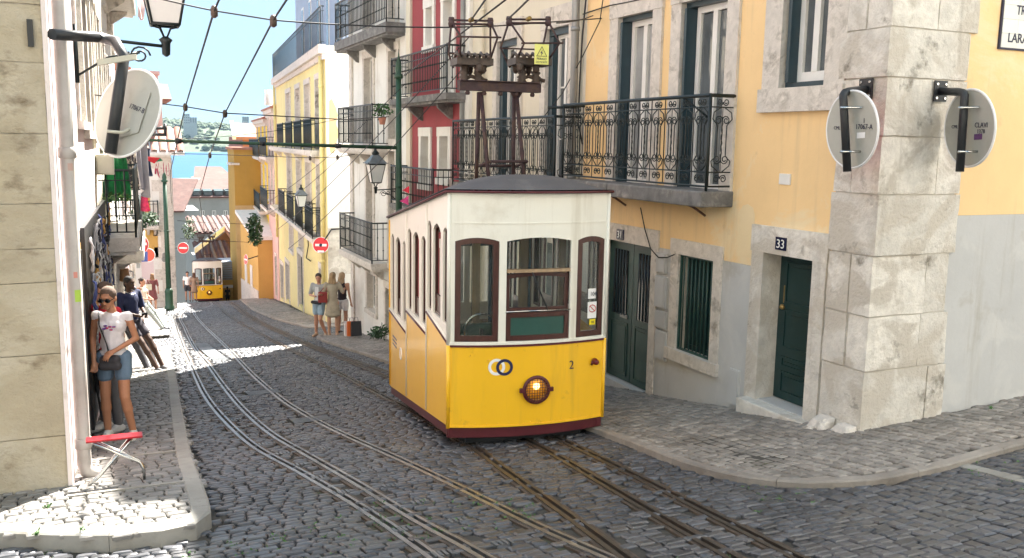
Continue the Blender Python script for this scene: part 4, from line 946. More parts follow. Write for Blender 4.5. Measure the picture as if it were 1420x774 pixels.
# far building where the street bends: its end wall faces uphill
P = ground(200, 424); yF = 43.2; print('far left ground', P)
xa, xb = on_y(199, 300, yF).x, on_y(240, 300, yF).x
FLE = Fac((xb, yF), (-1, 0), (0, -1)); FLS = Fac((xb, yF), (.02, 1), (1, -.02))
def fz(py, px=220): return FLE.pix(px, py)[1]
zt_ = fz(212)
fh = thing('white_end_house', 'pink white house with clay tile eaves and graffiti closing the left side at the bend', 'house', (xb-2, yF, zg(2, yF)))
def fr(a, t, b, bt): return FLE.rc(a, t, b, bt)
dG = fr(197, 358, 214, 418); wl1 = fr(203, 300, 212, 318)
wall(FLE, 0, 6, -9, zt_, [dG], M['white'], fh)
q = MB(); r = fr(196, 213, 207, 300); FLE.box(q, *r, 0, .03); r = fr(197, 318, 219, 357); FLE.box(q, r[0], r[1], r[2], r[3], 0, .035); q.build('yellow_panel', M['orange'], fh)
boards(FLE, dG, fh, M['green'], 2, d=-.08); q = MB(); 
for (a, b) in ((199, 203), (208, 212)): r = fr(a, 364, b, 384); FLE.box(q, *r, -.075, -.06)
q.build('door_pane', M['glassw'], fh)
# its stone quoin and lit side
zz = -7.6; i = 0
while zz < zt_-.3:
    h = .5; q = MB(); l = .55 if i % 2 else .85; FLE.box(q, 0, l, zz+.01, min(zz+h, zt_), 0, .035); FLS.box(q, 0, l, zz+.01, min(zz+h, zt_), 0, .03); q.build('quoin_stone', M['stone2'], fh); zz += h; i += 1
mb = MB(); FLS.box(mb, 0.001, 9, -12, zt_, -5.9, 0); mb.build('side_wall', M['pinkpale'], fh)
q = MB(); r = fr(216, 253, 236, 298); squiggle(FLE, r[0], r[1], fz(248), fz(225)-fz(248), fh, mat('graffiti_crimson', (.4, .05, .1), .7, .1), .01, 6, .035, 8); 
# tile eaves: each tile row is a barrel tile
for k in range(18):
    u = -.4+k*.36; q = MB(); p0 = FLE.P(u, zt_+.05, .55); p1 = FLE.P(u, zt_+1.1, -1.6)
    n = 6; vs = []
    for p in (p0, p1):
        for j in range(n+1): a = math.pi*j/n; vs.append(p+FLE.d*(math.cos(a)*.15)+Z3*(math.sin(a)*.1))
    q.add(vs, [(j, j+1, j+n+2, j+n+1) for j in range(n)]); q.build('roof_tile', M['tile'], fh)
q = MB(); q.hexa([FLE.P(-.55, zt_-.1, .5), FLE.P(6.3, zt_-.1, .5), FLE.P(6.3, zt_+1.0, -1.6), FLE.P(-.55, zt_+1.0, -1.6), FLE.P(-.55, zt_+.03, .5), FLE.P(6.3, zt_+.03, .5), FLE.P(6.3, zt_+1.1, -1.6), FLE.P(-.55, zt_+1.1, -1.6)]); q.build('eaves', M['white'], fh)
# set-back upper storey with chimney
zu = fz(135); q = MB(); FLE.box(q, .2, 6, zt_+.6, zu, -8, -1.7); q.build('upper_storey', M['pink'], fh); roof_gable(Fac((xb, yF+1.7), (-1, 0), (0, -1)), .2, 6, zu, 5, .8, .4, M['tile'], fh)
c0, c1 = fr(207, 93, 224, 140)[:2]; q = MB(); FLE.box(q, c0, c1, zu-.2, fz(98), -3.6, -2.8); FLE.box(q, c0-.08, c1+.08, fz(98)+.003, fz(93), -3.7, -2.7); q.build('chimney', M['pink'], fh)
z = fz(312); slab(FLE, fr(200, 300, 219, 312)[0], fr(200, 300, 219, 312)[1], z, .12, .6, fh, M['stone2'], name='balcony_slab'); railing(FLE, fr(200, 300, 219, 312)[0], fr(200, 300, 219, 312)[1], z, 1.1, .55, fh, M['ironwork'], pitch=.16, r=.016, knots=False)
# ---- green poles
def pole(name, label, base, top, m, r0=.07, r1=.05, cap=True):
    o = thing(name, label, 'pole', base); b = Vector(base); h = top-b.z
    q = MB(); q.lathe([(r0*1.9, 0), (r0*1.9, .12), (r0*1.5, .2), (r0*1.45, .75), (r0*1.6, .8), (r0*1.05, .95)], b, 16); q.build('pole_base', m, o)
    q = MB(); q.tube([b+Z3*.9, b+Z3*h], [r0, r1], 14); q.build('shaft', m, o)
    q = MB(); q.lathe([(r1*1.1, 0), (r1*1.7, .02), (r1*1.7, .07), (r1*1.1, .1), (r1*1.2, .2), (r1*.9, .3), (.012, .42), (.004, .55)], b+Z3*(h-.02), 14); q.build('finial', m, o)
    q = MB(); q.lathe([(r1*1.2, -.04), (r1*1.5, 0), (r1*1.2, .04)], b+Z3*(h*.62), 14); q.build('collar_ring', m, o)
    return o
pb = on_x(553, 300, 5.0); pbz = zg(5.0, pb.y)+PH; gp = pole('span_pole', 'tall dark green pole with pointed finial rising behind the near tram', (5.0, pb.y, pbz), on_y(553, 108, pb.y).z, M['darkgreenpole'])
arm0 = on_y(551, 205, pb.y); arm1 = on_y(192, 194, pb.y)
q = MB(); q.tube([arm0, arm1], [.036, .024], 10)
oa = q.build('cross_arm', M['darkgreenpole'], gp)
for t in (.25, .55, .86): 
    p = arm0.lerp(arm1, t); q = MB(); q.tube([p-(arm1-arm0).normalized()*.05, p+(arm1-arm0).normalized()*.05], .045, 10); q.build('clamp', M['black'], oa)
P = ground(231, 424, PH); lp = pole('lamp_pole', 'slim dark green pole in front of the far left end house', (on_y(230, 300, 41).x, 41, zg(2, 41)+.05), on_y(227, 252, 41).z, M['darkgreenpole'], .11, .08)
# ---- lanterns
M['lglass'] = mat('frosted_lantern_glass', (.62, .64, .62), .25, .05, 3.)
def lantern_local(parent, base, s=1., m=None):
    """four sided street lantern: cage, panes, hood and finial above the spigot at base"""
    m = m or M['ironwork']; b = Vector(base)
    def ring(w_, z): return [b+Vector((sx*w_*s, sy*w_*s, z*s)) for sx, sy in ((-1, -1), (1, -1), (1, 1), (-1, 1))]
    r0, r1, r2, r3 = ring(.115, .16), ring(.2, .62), ring(.245, .64), ring(.07, .86)
    q = MB()
    for i in range(4): q.tube([r0[i], r1[i]], .013*s, 5); q.tube([r0[i], r0[(i+1) % 4]], .013*s, 5); q.tube([r1[i], r1[(i+1) % 4]], .015*s, 5); q.tube([b+Z3*.02*s, b+Z3*.07*s+(r0[i]-b)*.4, r0[i]], .008*s, 5)
    for i in range(4): q.tube([r2[i], r2[i]+(r2[i]-b).normalized()*.03*s], .01*s, 4)
    c = q.build('lantern_cage', m, parent)
    for i in range(4):
        p = [r0[i], r0[(i+1) % 4], r1[(i+1) % 4], r1[i]]; cc = sum(p, Vector())/4; ax = b+Z3*.4*s; k = (cc-Vector((ax.x, ax.y, cc.z))).normalized()*.006
        g = MB(); g.hexa([v-k for v in p]+[v+k*.2 for v in p]); g.build('lantern_pane', M['lglass'], c)
    q = MB(); q.add(r2+r3, [(0, 1, 5, 4), (1, 2, 6, 5), (2, 3, 7, 6), (3, 0, 4, 7), (4, 5, 6, 7), (3, 2, 1, 0)]); q.add([v+Z3*.012*s for v in r1]+[v for v in r2], [(0, 1, 5, 4), (1, 2, 6, 5), (2, 3, 7, 6), (3, 0, 4, 7)])
    q.build('lantern_hood', mat('aged_zinc_hood', (.14, .16, .17), .45, .2, 6., metal=.4) if 'hood' not in M else M['hood'], parent)
    q = MB(); q.lathe([(.085, .86), (.1, .9), (.06, .94), (.03, .98), (.045, 1.02), (.01, 1.08)], b, 10) if s == 1 else q.lathe([(x*s, z*s) for x, z in ((.085, .86), (.1, .9), (.06, .94), (.03, .98), (.045, 1.02), (.01, 1.08))], b, 10); q.build('lantern_finial', m, parent)
    q = MB(); q.lathe([(x*s, z*s) for x, z in ((.01, -.12), (.035, -.1), (.04, 0), (.06, .03), (.02, .06))], b, 10); q.build('spigot', m, parent)
M['hood'] = mat('aged_zinc_hood', (.14, .16, .17), .45, .2, 6., metal=.4)
def wall_lantern(label, base, wallp, s=1., group='wall lanterns along the street'):
    o = thing('street_lantern', label, 'lantern', base, group); b = Vector(base); wv = Vector(wallp)-b
    lantern_local(o, b, s)
    q = MB(); q.tube([b-Z3*.03*s, b+wv], .016*s, 6); dirn = wv.normalized(); L_ = wv.length
    for (t0, r, sg) in ((.18, .09, 1), (.42, .06, -1)):
        pts = []
        for k in range(18):
            a = k/17*1.5*2*math.pi; rr = r*s*(1-.7*k/17); pts.append(b+dirn*(L_*t0+r*s-math.cos(a)*rr)-Z3*(.05*s+r*s*.8-math.sin(a)*rr*sg*.9))
        q.tube(pts, .009*s, 5)
    q.tube([b+dirn*L_*.3-Z3*.1*s, b+dirn*L_*.65-Z3*.16*s, b+wv-Z3*.34*s], .011*s, 5); q.tube([b+wv+Z3*.1*s, b+wv-Z3*.4*s], .02*s, 6)
    q.build('lantern_bracket', M['ironwork'], o); return o
bL = at_depth(230, 60, 10.0); wlp = FL.P(FL.pix(150, 50)[0], bL.z, 0.02); wlp = Vector((xl(bL.y)+.02, bL.y, bL.z+.02)); wall_lantern('large black lantern on a scrolled arm at the top left against the sky', bL, wlp, 1.22)
bB = on_y(521, 262, pb.y); wall_lantern('lantern bracketed from the tall green pole, in front of the white house', bB, Vector((5.0, pb.y, bB.z)), .74)
bC = FE.pix(418, 292, .7); bC = FE.P(bC[0], bC[1], .7); wall_lantern('lantern on the front of the lemon house between its green balconies', bC, FE.P(FE.pix(418, 292, .7)[0], bC.z, 0), .78)
bD = FE.pix(348, 318, .8); bD = FE.P(min(bD[0], 34), bD[1], .8) if bD[0] < 60 else at_depth(348, 318, 48); wall_lantern('small lantern beyond the gold house, above hanging plants', bD, bD+Vector((1.0, 0, 0)), .85)

# ------------------------------------------------------------------ the crossing behind the viewer: two unseen corner houses, added to bounce sunlight
FBL = Fac((-1.4, -2.4), (-1, 0), (0, 1)); FBLs = Fac((-1.4, -2.4), (0, -1), (1, 0)); FBR = Fac((6.6, -2.4), (1, 0), (0, 1)); FBRs = Fac((6.6, -2.4), (0, -1), (-1, 0))
for (nm, lb, Fa, Fb, W_, sgn) in (('cream_bounce_house', 'unseen cream plaster corner house added uphill left of the crossing to bounce sunlight', FBL, FBLs, 11, -1), ('white_bounce_house', 'unseen white plaster corner house added uphill right of the crossing to bounce sunlight', FBR, FBRs, 11, 1)):
    m_ = M['cream'] if sgn < 0 else M['white']; b0 = .2
    ws = [(u, u+1., z, z+1.9) for u in (1., 3.6, 6.2, 8.8) for z in (b0+3.4, b0+6.6, b0+9.6)]; dd = [(u, u+1., b0, b0+2.2) for u in (1., 6.2)]
    o = thing(nm, lb, 'house', Fa.P(5, b0, 0)); wall(Fa, 0, W_, -1, 13.5, ws+dd, m_, o); ws2 = ws; wall(Fb, 0, W_, -1, 13.5, ws2, m_, o)
    for F_ in (Fa, Fb):
        for r in ws: surround(F_, r, .14, o, M['stone2']); casement(F_, r, o, M['whitewood'], M['glassd'], cols=2, rows=2, kids=False)
    for r in dd: surround(Fa, r, .14, o, M['stone2'], sill=False); boards(Fa, r, o, M['green'], 2)
    q = MB(); q.box(*( (-12.2, -1.9) if sgn < 0 else (7.1, 17.4)), -13.2, -2.9, -1, 13.4); q.build('core', M['void'], o)
    x0, x1 = (-12.8, -1.1) if sgn < 0 else (6.3, 17.9); q = MB(); q.hexa([(x0, -13.8, 13.5), (x1, -13.8, 13.5), (x1, -2.1, 13.5), (x0, -2.1, 13.5), (x0+4, -10, 15.5), (x1-4, -10, 15.5), (x1-4, -6, 15.5), (x0+4, -6, 15.5)]); q.build('roof', M['tile'], o)
# ------------------------------------------------------------------ the yellow funicular tram
TH = R_(7.15); TFX = Vector((math.cos(TH), -math.sin(TH), 0)); TBK = Vector((math.sin(TH), math.cos(TH), 0))
TLOC = Vector((2.87, 7.9, -1.17))+TFX*.8
def tl(px, py, yl=0.):
    r = ray(px, py); t = (TLOC+TBK*yl-CAMP).dot(TBK)/r.dot(TBK); q = CAMP+r*t-TLOC; return q.dot(TFX), q.z
M['tyel'] = mat('tram_yellow_paint', (.88, .5, .018), .33, .03, 1.5, coat=.35, dirt=(.55, .31, .03), dscale=5., dlo=.62, dhi=.8, streak=(.6, .35, .03), bump=.07, bscale=5., bdist=.03)
M['tcream'] = mat('tram_cream_paint', (.76, .745, .67), .38, .03, 2., coat=.2, dirt=(.58, .54, .45), dscale=2.4, dlo=.58, dhi=.85, streak=(.5, .46, .37), bump=.05, bscale=5., bdist=.02)
M['maroon'] = mat('tram_maroon_paint', (.085, .012, .018), .45, .15, 5.)
M['brown'] = mat('varnished_dark_wood', (.06, .02, .015), .35, .3, 14., coat=.3, stretch=(3, 3, .6))
M['troof'] = mat('tram_roof_canvas', (.09, .088, .094), .75, .12, 3., bump=.3, bscale=50., dirt=(.19, .185, .185), dscale=2., dlo=.5, dhi=.8)
M['tglass'] = clear_glass('tram_window_glass')
M['tint'] = mat('tram_interior_wood', (.3, .2, .11), .5, .2, 8., stretch=(3, 3, .6))
M['rust'] = mat('rusty_roof_gear', (.04, .02, .024), .7, .4, 12., bump=.3, bscale=60., dirt=(.085, .045, .025), dscale=8., dlo=.5, dhi=.7)
M['insul'] = mat('brown_porcelain', (.06, .04, .03), .5, .4, 20., bump=.5, bscale=40.)
M['tgreen'] = mat('green_sash_panel', (.03, .085, .07), .3, .1, 4.)
M['navy'] = mat('navy_paint', (.015, .02, .08), .4, .05); M['wpaint'] = mat('white_paint', (.8, .8, .8), .4, .03)
M['chrome'] = mat('polished_metal', (.6, .6, .58), .2, .1, metal=1.)
BUL = .12; LEN = 3.47; KS = .151
def yf(u): return -BUL*(1-(u/.8)**2)
class TFront:
    def P(s, u, z, d=0.):
        n = Vector((2*BUL*u/.64, -1, 0)).normalized() if False else Vector((0, -1, 0)); return Vector((u, yf(max(-.8, min(.8, u))), z))+n*d
class TBack:
    def P(s, u, z, d=0.): return Vector((u, LEN+d, z))
class TSide:
    def __init__(s, sg): s.sg = sg
    def P(s, u, z, d=0.): return Vector((s.sg*(.8+d), u, z))
def roofz(u): return 2.49-KS*u
def botz(u): return .12-KS*u
def grid_wall(P, us, zs, holes, m, name, parent, th=.035, zmap=None):
    mb = MB(); zmap = zmap or (lambda u, z: z)
    for i in range(len(us)-1):
        for j in range(len(zs)-1):
            cu, cz = (us[i]+us[i+1])/2, (zs[j]+zs[j+1])/2
            if any(h[0] < cu < h[1] and h[2] < cz < h[3] for h in holes): continue
            q = [(us[i], zs[j]), (us[i+1], zs[j]), (us[i+1], zs[j+1]), (us[i], zs[j+1])]
            mb.hexa([P(u, zmap(u, z), -th) for u, z in q]+[P(u, zmap(u, z), 0) for u, z in q])
    bm = bmesh.new(); vs = [bm.verts.new(v) for v in mb.v]
    for f in mb.f: bm.faces.new([vs[i] for i in f])
    bmesh.ops.remove_doubles(bm, verts=bm.verts, dist=.0005)
    # drop faces shared by two cells
    seen = {}
    for f in bm.faces: seen.setdefault(frozenset(v.index for v in f.verts), []).append(f)
    bm.verts.index_update(); seen = {}
    for f in bm.faces: seen.setdefault(frozenset(v.index for v in f.verts), []).append(f)
    bad = [f for fs in seen.values() if len(fs) > 1 for f in fs]; bmesh.ops.delete(bm, geom=bad, context='FACES')
    q = MB(); bm.verts.index_update(); q.add([v.co[:] for v in bm.verts], [[v.index for v in f.verts] for f in bm.faces]); bm.free(); return q.build(name, m, parent)
def cuts(a, b, n, extra): return sorted({round(a+(b-a)*k/n, 4) for k in range(n+1)}|{round(e, 4) for e in extra})
def strip_on(P, pts, w_, th, n=1): ...
def sash(P, u0, u1, z0, z1, fw, d0, d1, m, parent, name='window_frame', arch=.0, n=6, inner_arch=None):
    """frame following the curved wall, with a low arched head"""
    mb = MB(); us = [u0+(u1-u0)*k/n for k in range(n+1)]; um = (u0+u1)/2; hw = (u1-u0)/2
    top = lambda u: z1-arch*((u-um)/hw)**2
    def seg(ua, ub, za, zb, zc, zd): mb.hexa([P(ua, za, d0), P(ub, zb, d0), P(ub, zb, d1), P(ua, za, d1), P(ua, zd, d0), P(ub, zc, d0), P(ub, zc, d1), P(ua, zd, d1)])
    for i in range(n):
        a, b = us[i], us[i+1]; seg(a, b, z0, z0, z0+fw*1.1, z0+fw*1.1); seg(a, b, top(a)-fw, top(b)-fw, top(b), top(a))
    seg(u0, u0+fw, z0+fw, z0+fw, top(u0+fw)-fw*.9, top(u0)-fw*.9); seg(u1-fw, u1, z0+fw, z0+fw, top(u1)-fw*.9, top(u1-fw)-fw*.9)
    return mb.build(name, m, parent)
def glass_on(P, u0, u1, z0, z1, d, m, parent, n=4, name='window_glass', arch=0.):
    mb = MB(); um, hw = (u0+u1)/2, (u1-u0)/2
    for i in range(n):
        a, b = u0+(u1-u0)*i/n, u0+(u1-u0)*(i+1)/n; ta, tb = z1-arch*((a-um)/hw)**2, z1-arch*((b-um)/hw)**2
        mb.hexa([P(a, z0, d-.004), P(b, z0, d-.004), P(b, z0, d), P(a, z0, d), P(a, ta, d-.004), P(b, tb, d-.004), P(b, tb, d), P(a, ta, d)])
    return mb.build(name, m, parent)
def spandrel(P, u0, u1, z1, arch, m, parent, th=.035, n=8):
    mb = MB(); um, hw = (u0+u1)/2, (u1-u0)/2
    for i in range(n):
        a, b = u0+(u1-u0)*i/n, u0+(u1-u0)*(i+1)/n; f = lambda u: z1-arch*((u-um)/hw)**2-.001
        mb.hexa([P(a, f(a), -th), P(b, f(b), -th), P(b, f(b), 0), P(a, f(a), 0), P(a, z1+.002, -th), P(b, z1+.002, -th), P(b, z1+.002, -.001), P(a, z1+.002, -.001)])
    return mb.build('arched_head', m, parent)
def make_tram():
    t = thing('funicular_tram', 'yellow and cream funicular tram number 2 in the middle of the street, headlight glowing', 'tram', (0, 0, 0), 'yellow funicular trams')
    F, Bk = TFront(), TBack()
    # front: yellow apron
    us = cuts(-.8, .8, 14, [])
    grid_wall(F.P, us, [.215, 1.02], [], M['tyel'], 'yellow_front_panel', t)
    q = MB(); grid_wall(lambda u, z, d: F.P(u, z, d*1.0-.02), us, [.10, .2145], [], M['maroon'], 'maroon_bumper', t)
    # belt mouldings
    for (z0, z1, dd, m, nm) in ((1.0, 1.022, .012, M['maroon'], 'maroon_belt'), (.208, .226, .01, M['tyel'], 'lower_bead'), (1.023, 1.045, .018, M['tcream'], 'cream_sill')):
        grid_wall(lambda u, z, d, dd=dd: F.P(u, z, d+dd), us, [z0, z1], [], m, nm, t, th=.03)
    W = [tuple(tl(x, 0)[0] for x in p) for p in ((631, 689), (700, 788), (799, 838))]
    W = [(-.745, -.335), (-.265, .385), (.46, .765)]
    zb, zt = 1.05, 2.05
    us2 = cuts(-.8, .8, 14, [e for w_ in W for e in w_]); 
    grid_wall(F.P, us2, [1.0225, zb, zt, 2.47], [(a, b, zb, zt) for a, b in W], M['tcream'], 'cream_front_panel', t)
    grid_wall(lambda u, z, d: F.P(u, z, d+.006), us, [2.18, 2.192], [], M['tcream'], 'fascia_bead', t, th=.01)
    for k, (a, b) in enumerate(W):
        ar = .035; spandrel(F.P, a, b, zt, ar, M['tcream'], t)
        if k != 1:
            f = sash(F.P, a+.004, b-.004, zb+.004, zt-.004, .05, -.045, -.006, M['brown'], t, arch=ar); glass_on(F.P, a+.05, b-.05, zb+.05, zt-.05, -.024, M['tglass'], f, arch=ar)
            if k == 0: pass
        else:
            # middle: fixed upper light, dropped sash below with green panel
            f = sash(F.P, a+.004, b-.004, zb+.004, 1.325, .045, -.05, -.012, M['brown'], t); glass_on(F.P, a+.045, b-.045, zb+.045, 1.285, -.026, M['tgreen'], f, name='green_panel')
            f2 = sash(F.P, a+.004, b-.004, 1.326, 1.715, .04, -.075, -.045, M['brown'], t, arch=.03); glass_on(F.P, a+.04, b-.04, 1.366, 1.68, -.06, M['tglass'], f2)
            q = MB()
            for i in range(8): 
                u0_, u1_ = a+.004+(b-a-.008)*i/8, a+.004+(b-a-.008)*(i+1)/8; q.hexa([F.P(u0_, 1.716, -.06), F.P(u1_, 1.716, -.06), F.P(u1_, 1.716, .012), F.P(u0_, 1.716, .012), F.P(u0_, 1.745, -.06), F.P(u1_, 1.745, -.06), F.P(u1_, 1.745, .006), F.P(u0_, 1.745, .006)])
            q.build('sash_ledge', M['tint'], t)
            glass_on(F.P, a+.004, b-.004, 1.75, zt-.004, -.03, M['tglass'], t, name='upper_glass', arch=.03)
            q = MB(); q.tube([F.P(-.02, 1.72, .02), F.P(.03, 1.6, .025), F.P(.14, 1.35, .03)], .007, 5); q.build('wiper_arm', M['black'], t)
            q = MB(); q.tube([F.P(-.27, 1.34, .004), F.P(.39, 1.34, .004)], .008, 5); q.build('brass_rod', M['chrome'], t)
    # corner posts (cream piping above, yellow below)
    for s in (-1, 1):
        q = MB(); q.tube([(s*.8, 0, 1.02), (s*.8, 0, 2.47)], .02, 8); q.build('corner_bead', M['tcream'], t)
        q = MB(); q.tube([(s*.8, 0, .2), (s*.8, 0, 1.02)], .02, 8); q.build('corner_bead', M['tyel'], t)
    # sides in three stepped bays
    bays = [(0, 1.03, 1.034, 1.152, 2.13, [(.04, .26), (.36, .72), (.81, .99)]), (1.03, 2.23, .908, .939, 1.94, [(1.10, 1.33), (1.47, 1.82), (1.93, 2.15)]), (2.23, LEN, .673, .72, 1.76, [(2.3, 2.5), (2.66, 3.0), (3.14, 3.34)])]
    for sg in (-1, 1):
        S = TSide(sg)
        for (y0, y1, b0, b1, wt, ws) in bays:
            belt = lambda u, y0=y0, y1=y1, b0=b0, b1=b1: b0+(b1-b0)*(u-y0)/(y1-y0)
            grid_wall(S.P, cuts(y0+.001, y1-.001, 6, []), [0, 1], [], M['tyel'], 'yellow_side_panel', t, zmap=lambda u, z: botz(u)+.1 if z == 0 else belt(u))
            wb = max(b0, b1)+.05
            grid_wall(S.P, cuts(y0+.001, y1-.001, 6, [e for w_ in ws for e in w_]), [-1, wb, wt, 9], [(a, b, wb, wt) for a, b in ws], M['tcream'], 'cream_side_panel', t, zmap=lambda u, z: belt(u)+.001 if z == -1 else (roofz(u)-.02 if z == 9 else z))
            q = MB(); q.tube([S.P(y0, belt(y0), .006), S.P(y1, belt(y1), .006)], .014, 6); q.build('maroon_belt', M['maroon'], t)
            q = MB(); q.tube([S.P(y0+.001, belt(y0)+.03, .004), S.P(y1-.001, belt(y1)+.03, .004)], .014, 6); q.build('cream_sill', M['tcream'], t)
            q = MB(); q.tube([S.P(y1, botz(y1)+.12, .004), S.P(y1, roofz(y1)-.05, .004)], .012, 6); q.build('bay_bead', M['tcream'] if y1 < LEN else M['tyel'], t)
            for i, (a, b) in enumerate(ws):
                ar = .07 if i == 1 else .05
                spandrel(S.P, a, b, wt, ar, M['tcream'], t)
                f = sash(S.P, a+.003, b-.003, wb+.003, wt-.003, .022, -.05, -.02, M['brown'], t, arch=ar)
                if i != 1: glass_on(S.P, a+.02, b-.02, wb+.02, wt-.02, -.034, M['tglass'], f, arch=ar)
                else: q = MB(); q.hexa([S.P(a+.02, wb, -.05), S.P(b-.02, wb, -.05), S.P(b-.02, wb, -.03), S.P(a+.02, wb, -.03), S.P(a+.02, wb+.2, -.05), S.P(b-.02, wb+.2, -.05), S.P(b-.02, wb+.2, -.03), S.P(a+.02, wb+.2, -.03)]); q.build('half_door', M['brown'], f)
        q = MB(); n = 8
        for k in range(n):
            a, b = LEN*k/n, LEN*(k+1)/n; q.hexa([S.P(a, botz(a), -.05), S.P(b, botz(b), -.05), S.P(b, botz(b), -.012), S.P(a, botz(a), -.012), S.P(a, botz(a)+.099, -.05), S.P(b, botz(b)+.099, -.05), S.P(b, botz(b)+.099, -.012), S.P(a, botz(a)+.099, -.012)])
        q.build('maroon_sill', M['maroon'], t)
    # rear end, floor, partitions and benches
    zR = roofz(LEN); grid_wall(Bk.P, [-.8, -.7, -.28, -.2, .2, .28, .7, .8], [-.3, .8, 1.75, zR-.02], [(-.7, -.28, .8, 1.75), (-.2, .2, .8, 1.75), (.28, .7, .8, 1.75)], M['tcream'], 'rear_panel', t, th=-.03)
    q = MB()
    for (y0, y1, b0, b1, wt, ws) in bays: q.box(-.75, .75, y0+.05, y1, max(botz(y1)+.1, .2-KS*y0*1.0-.12), botz(y1)+.2)
    q.build('floor', M['tint'], t)
    for y, zt_ in ((1.04, roofz(1.04)), (2.24, roofz(2.24))):
        q = MB(); zb_ = botz(y)+.1
        for (a, b) in ((-.75, -.68), (-.3, -.22), (.22, .3), (.68, .75)): q.box(a, b, y, y+.04, zb_, zt_-.02)
        q.box(-.68, -.3, y, y+.04, zb_, zb_+.85); q.box(.3, .68, y, y+.04, zb_, zb_+.85); q.build('partition', M['tint'], t)
        q = MB(); q.box(-.22, .22, y+.005, y+.03, zt_-.45, zt_-.04); q.build('partition_head', M['bluegreen'], t)
    for y in (.55, 1.5, 1.95, 2.7, 3.15):
        for s in (-1, 1): q = MB(); x0, x1 = (.3*s, .74*s) if s > 0 else (-.74, -.3); zb_ = botz(y)+.45; q.box(x0, x1, y-.16, y+.16, zb_, zb_+.05); q.box(x0, x1, y+.12, y+.17, zb_+.05, zb_+.5); q.build('bench', M['tint'], t)
    for x in (-.12, .16): q = MB(); q.tube([(x, .5, .3), (x, .5, 2.4)], .014, 8); q.build('hand_pole', M['bluegreen'], t)
    for x in (-.18, .02, .2): q = MB(); q.tube([(x, 1.5, .1), (x, 1.5, 2.2)], .02, 8); q.build('hand_pole', M['bluegreen'], t)
    q = MB(); q.tube([(-.42+.17*math.cos(a), .22, 1.1+.17*math.sin(a)) for a in [k*2*math.pi/24 for k in range(24)]], .011, 6, closed=True); q.tube([(-.42, .22, .3), (-.42, .22, 1.12)], .02, 8); q.build('hand_wheel', M['chrome'], t)
    q = MB(); q.box(-.75, -.1, .3, .36, .2, 1.15); q.build('control_desk', M['tgreen'], t)
    # roof
    q = MB(); nx, ny = 16, 26; vs = []
    for j in range(ny+1):
        yy = LEN*j/ny
        for i in range(nx+1):
            x = -.84+1.68*i/nx; y0 = -(BUL+.035)*(1-(x/.84)**2)*1.0-.02; y = y0+(LEN+.04-y0)*j/ny
            c = max(0., 1-abs(x/.84)**2.6); fr_ = min(1., (y-y0)/.55); h = .015+.175*c*(1-(1-fr_)**2.2)
            vs.append((x, y, 2.485-KS*max(y, 0)+h))
    q.add(vs, [(j*(nx+1)+i, j*(nx+1)+i+1, (j+1)*(nx+1)+i+1, (j+1)*(nx+1)+i) for j in range(ny) for i in range(nx)], smooth=True)
    n0 = len(q.v); q.add([(v[0], v[1], v[2]-.03-(v[2]-(2.5-KS*max(v[1], 0)))) for v in vs], [(j*(nx+1)+i, (j+1)*(nx+1)+i, (j+1)*(nx+1)+i+1, j*(nx+1)+i+1) for j in range(ny) for i in range(nx)])
    q.build('roof', M['troof'], t, fix=False)
    q = MB(); ring = [(x*.995, -(BUL+.035)*(1-(x/.84)**2)-.018, 2.478) for x in [-.84+1.68*k/16 for k in range(17)]]
    q.tube([(-.835, LEN+.03, 2.478-KS*LEN)]+ring+[(.835, LEN+.03, 2.478-KS*LEN)], .013, 6); q.build('maroon_gutter', M['maroon'], t)
    # lamp
    lx, lz = tl(742, 539, -.1); lr = .125; y0 = yf(lx)
    q = MB(); q.tube([(lx+lr*math.cos(a), y0-.025, lz+lr*math.sin(a)) for a in [k*2*math.pi/28 for k in range(28)]], .019, 8, closed=True); q.box(lx-lr-.045, lx-lr+.01, y0-.04, y0-.01, lz-.02, lz+.02); q.box(lx+lr-.01, lx+lr+.045, y0-.04, y0-.01, lz-.02, lz+.02)
    hl = q.build('headlight', M['maroon'], t)
    q = MB(); q.lathe([(.001, .05), (.06, .04), (lr*.97, .0)], (lx, y0-.012, lz), 24, axis='Y', cap=False); q.build('reflector', mat('lamp_reflector', (.45, .36, .22), .3, .3, 30., metal=.7), hl)
    q = MB(); q.lathe([(.001, -.02), (.03, -.012), (.035, .0), (.03, .012), (.001, .02)], (lx, y0-.02, lz+.035), 14, axis='Y'); q.build('bulb', mat('lit_bulb', (1, .8, .45), .4, emit=(1, .74, .36, .6)), hl)
    q = MB(); q.lathe([(.001, -.02), (.08, -.012), (lr*.95, .0)], (lx, y0-.022, lz), 24, axis='Y', cap=False); q.build('lens', clear_glass('lamp_lens', (1, .93, .8)), hl)
    q = MB()
    for k in range(-4, 5):
        o_ = k*.026; hw = math.sqrt(max(0, lr*lr-o_*o_)); q.tube([(lx-hw, y0-.052, lz+o_), (lx+hw, y0-.052, lz+o_)], .0028, 4); q.tube([(lx+o_, y0-.053, lz-hw), (lx+o_, y0-.053, lz+hw)], .0028, 4)
    q.build('lamp_grid', M['brown'], hl)
    # rings emblem, number, tail light
    for nm, px, m, dz in (('white_ring', 688, M['wpaint'], .001), ('navy_ring', 698.5, M['navy'], .003)):
        cx, cz = tl(px, 508.5, -.08); q = MB(); n = 32; R1, R2 = .082, .054; vs = []
        for k in range(n):
            a = 2*math.pi*k/n
            for r in (R1, R2): x = cx+r*math.cos(a); vs.append((x, yf(x)-.002-dz, cz+r*math.sin(a)))
        q.add(vs, [(2*k, 2*((k+1) % n), 2*((k+1) % n)+1, 2*k+1) for k in range(n)]); q.build(nm, m, t)
    class FF: pass
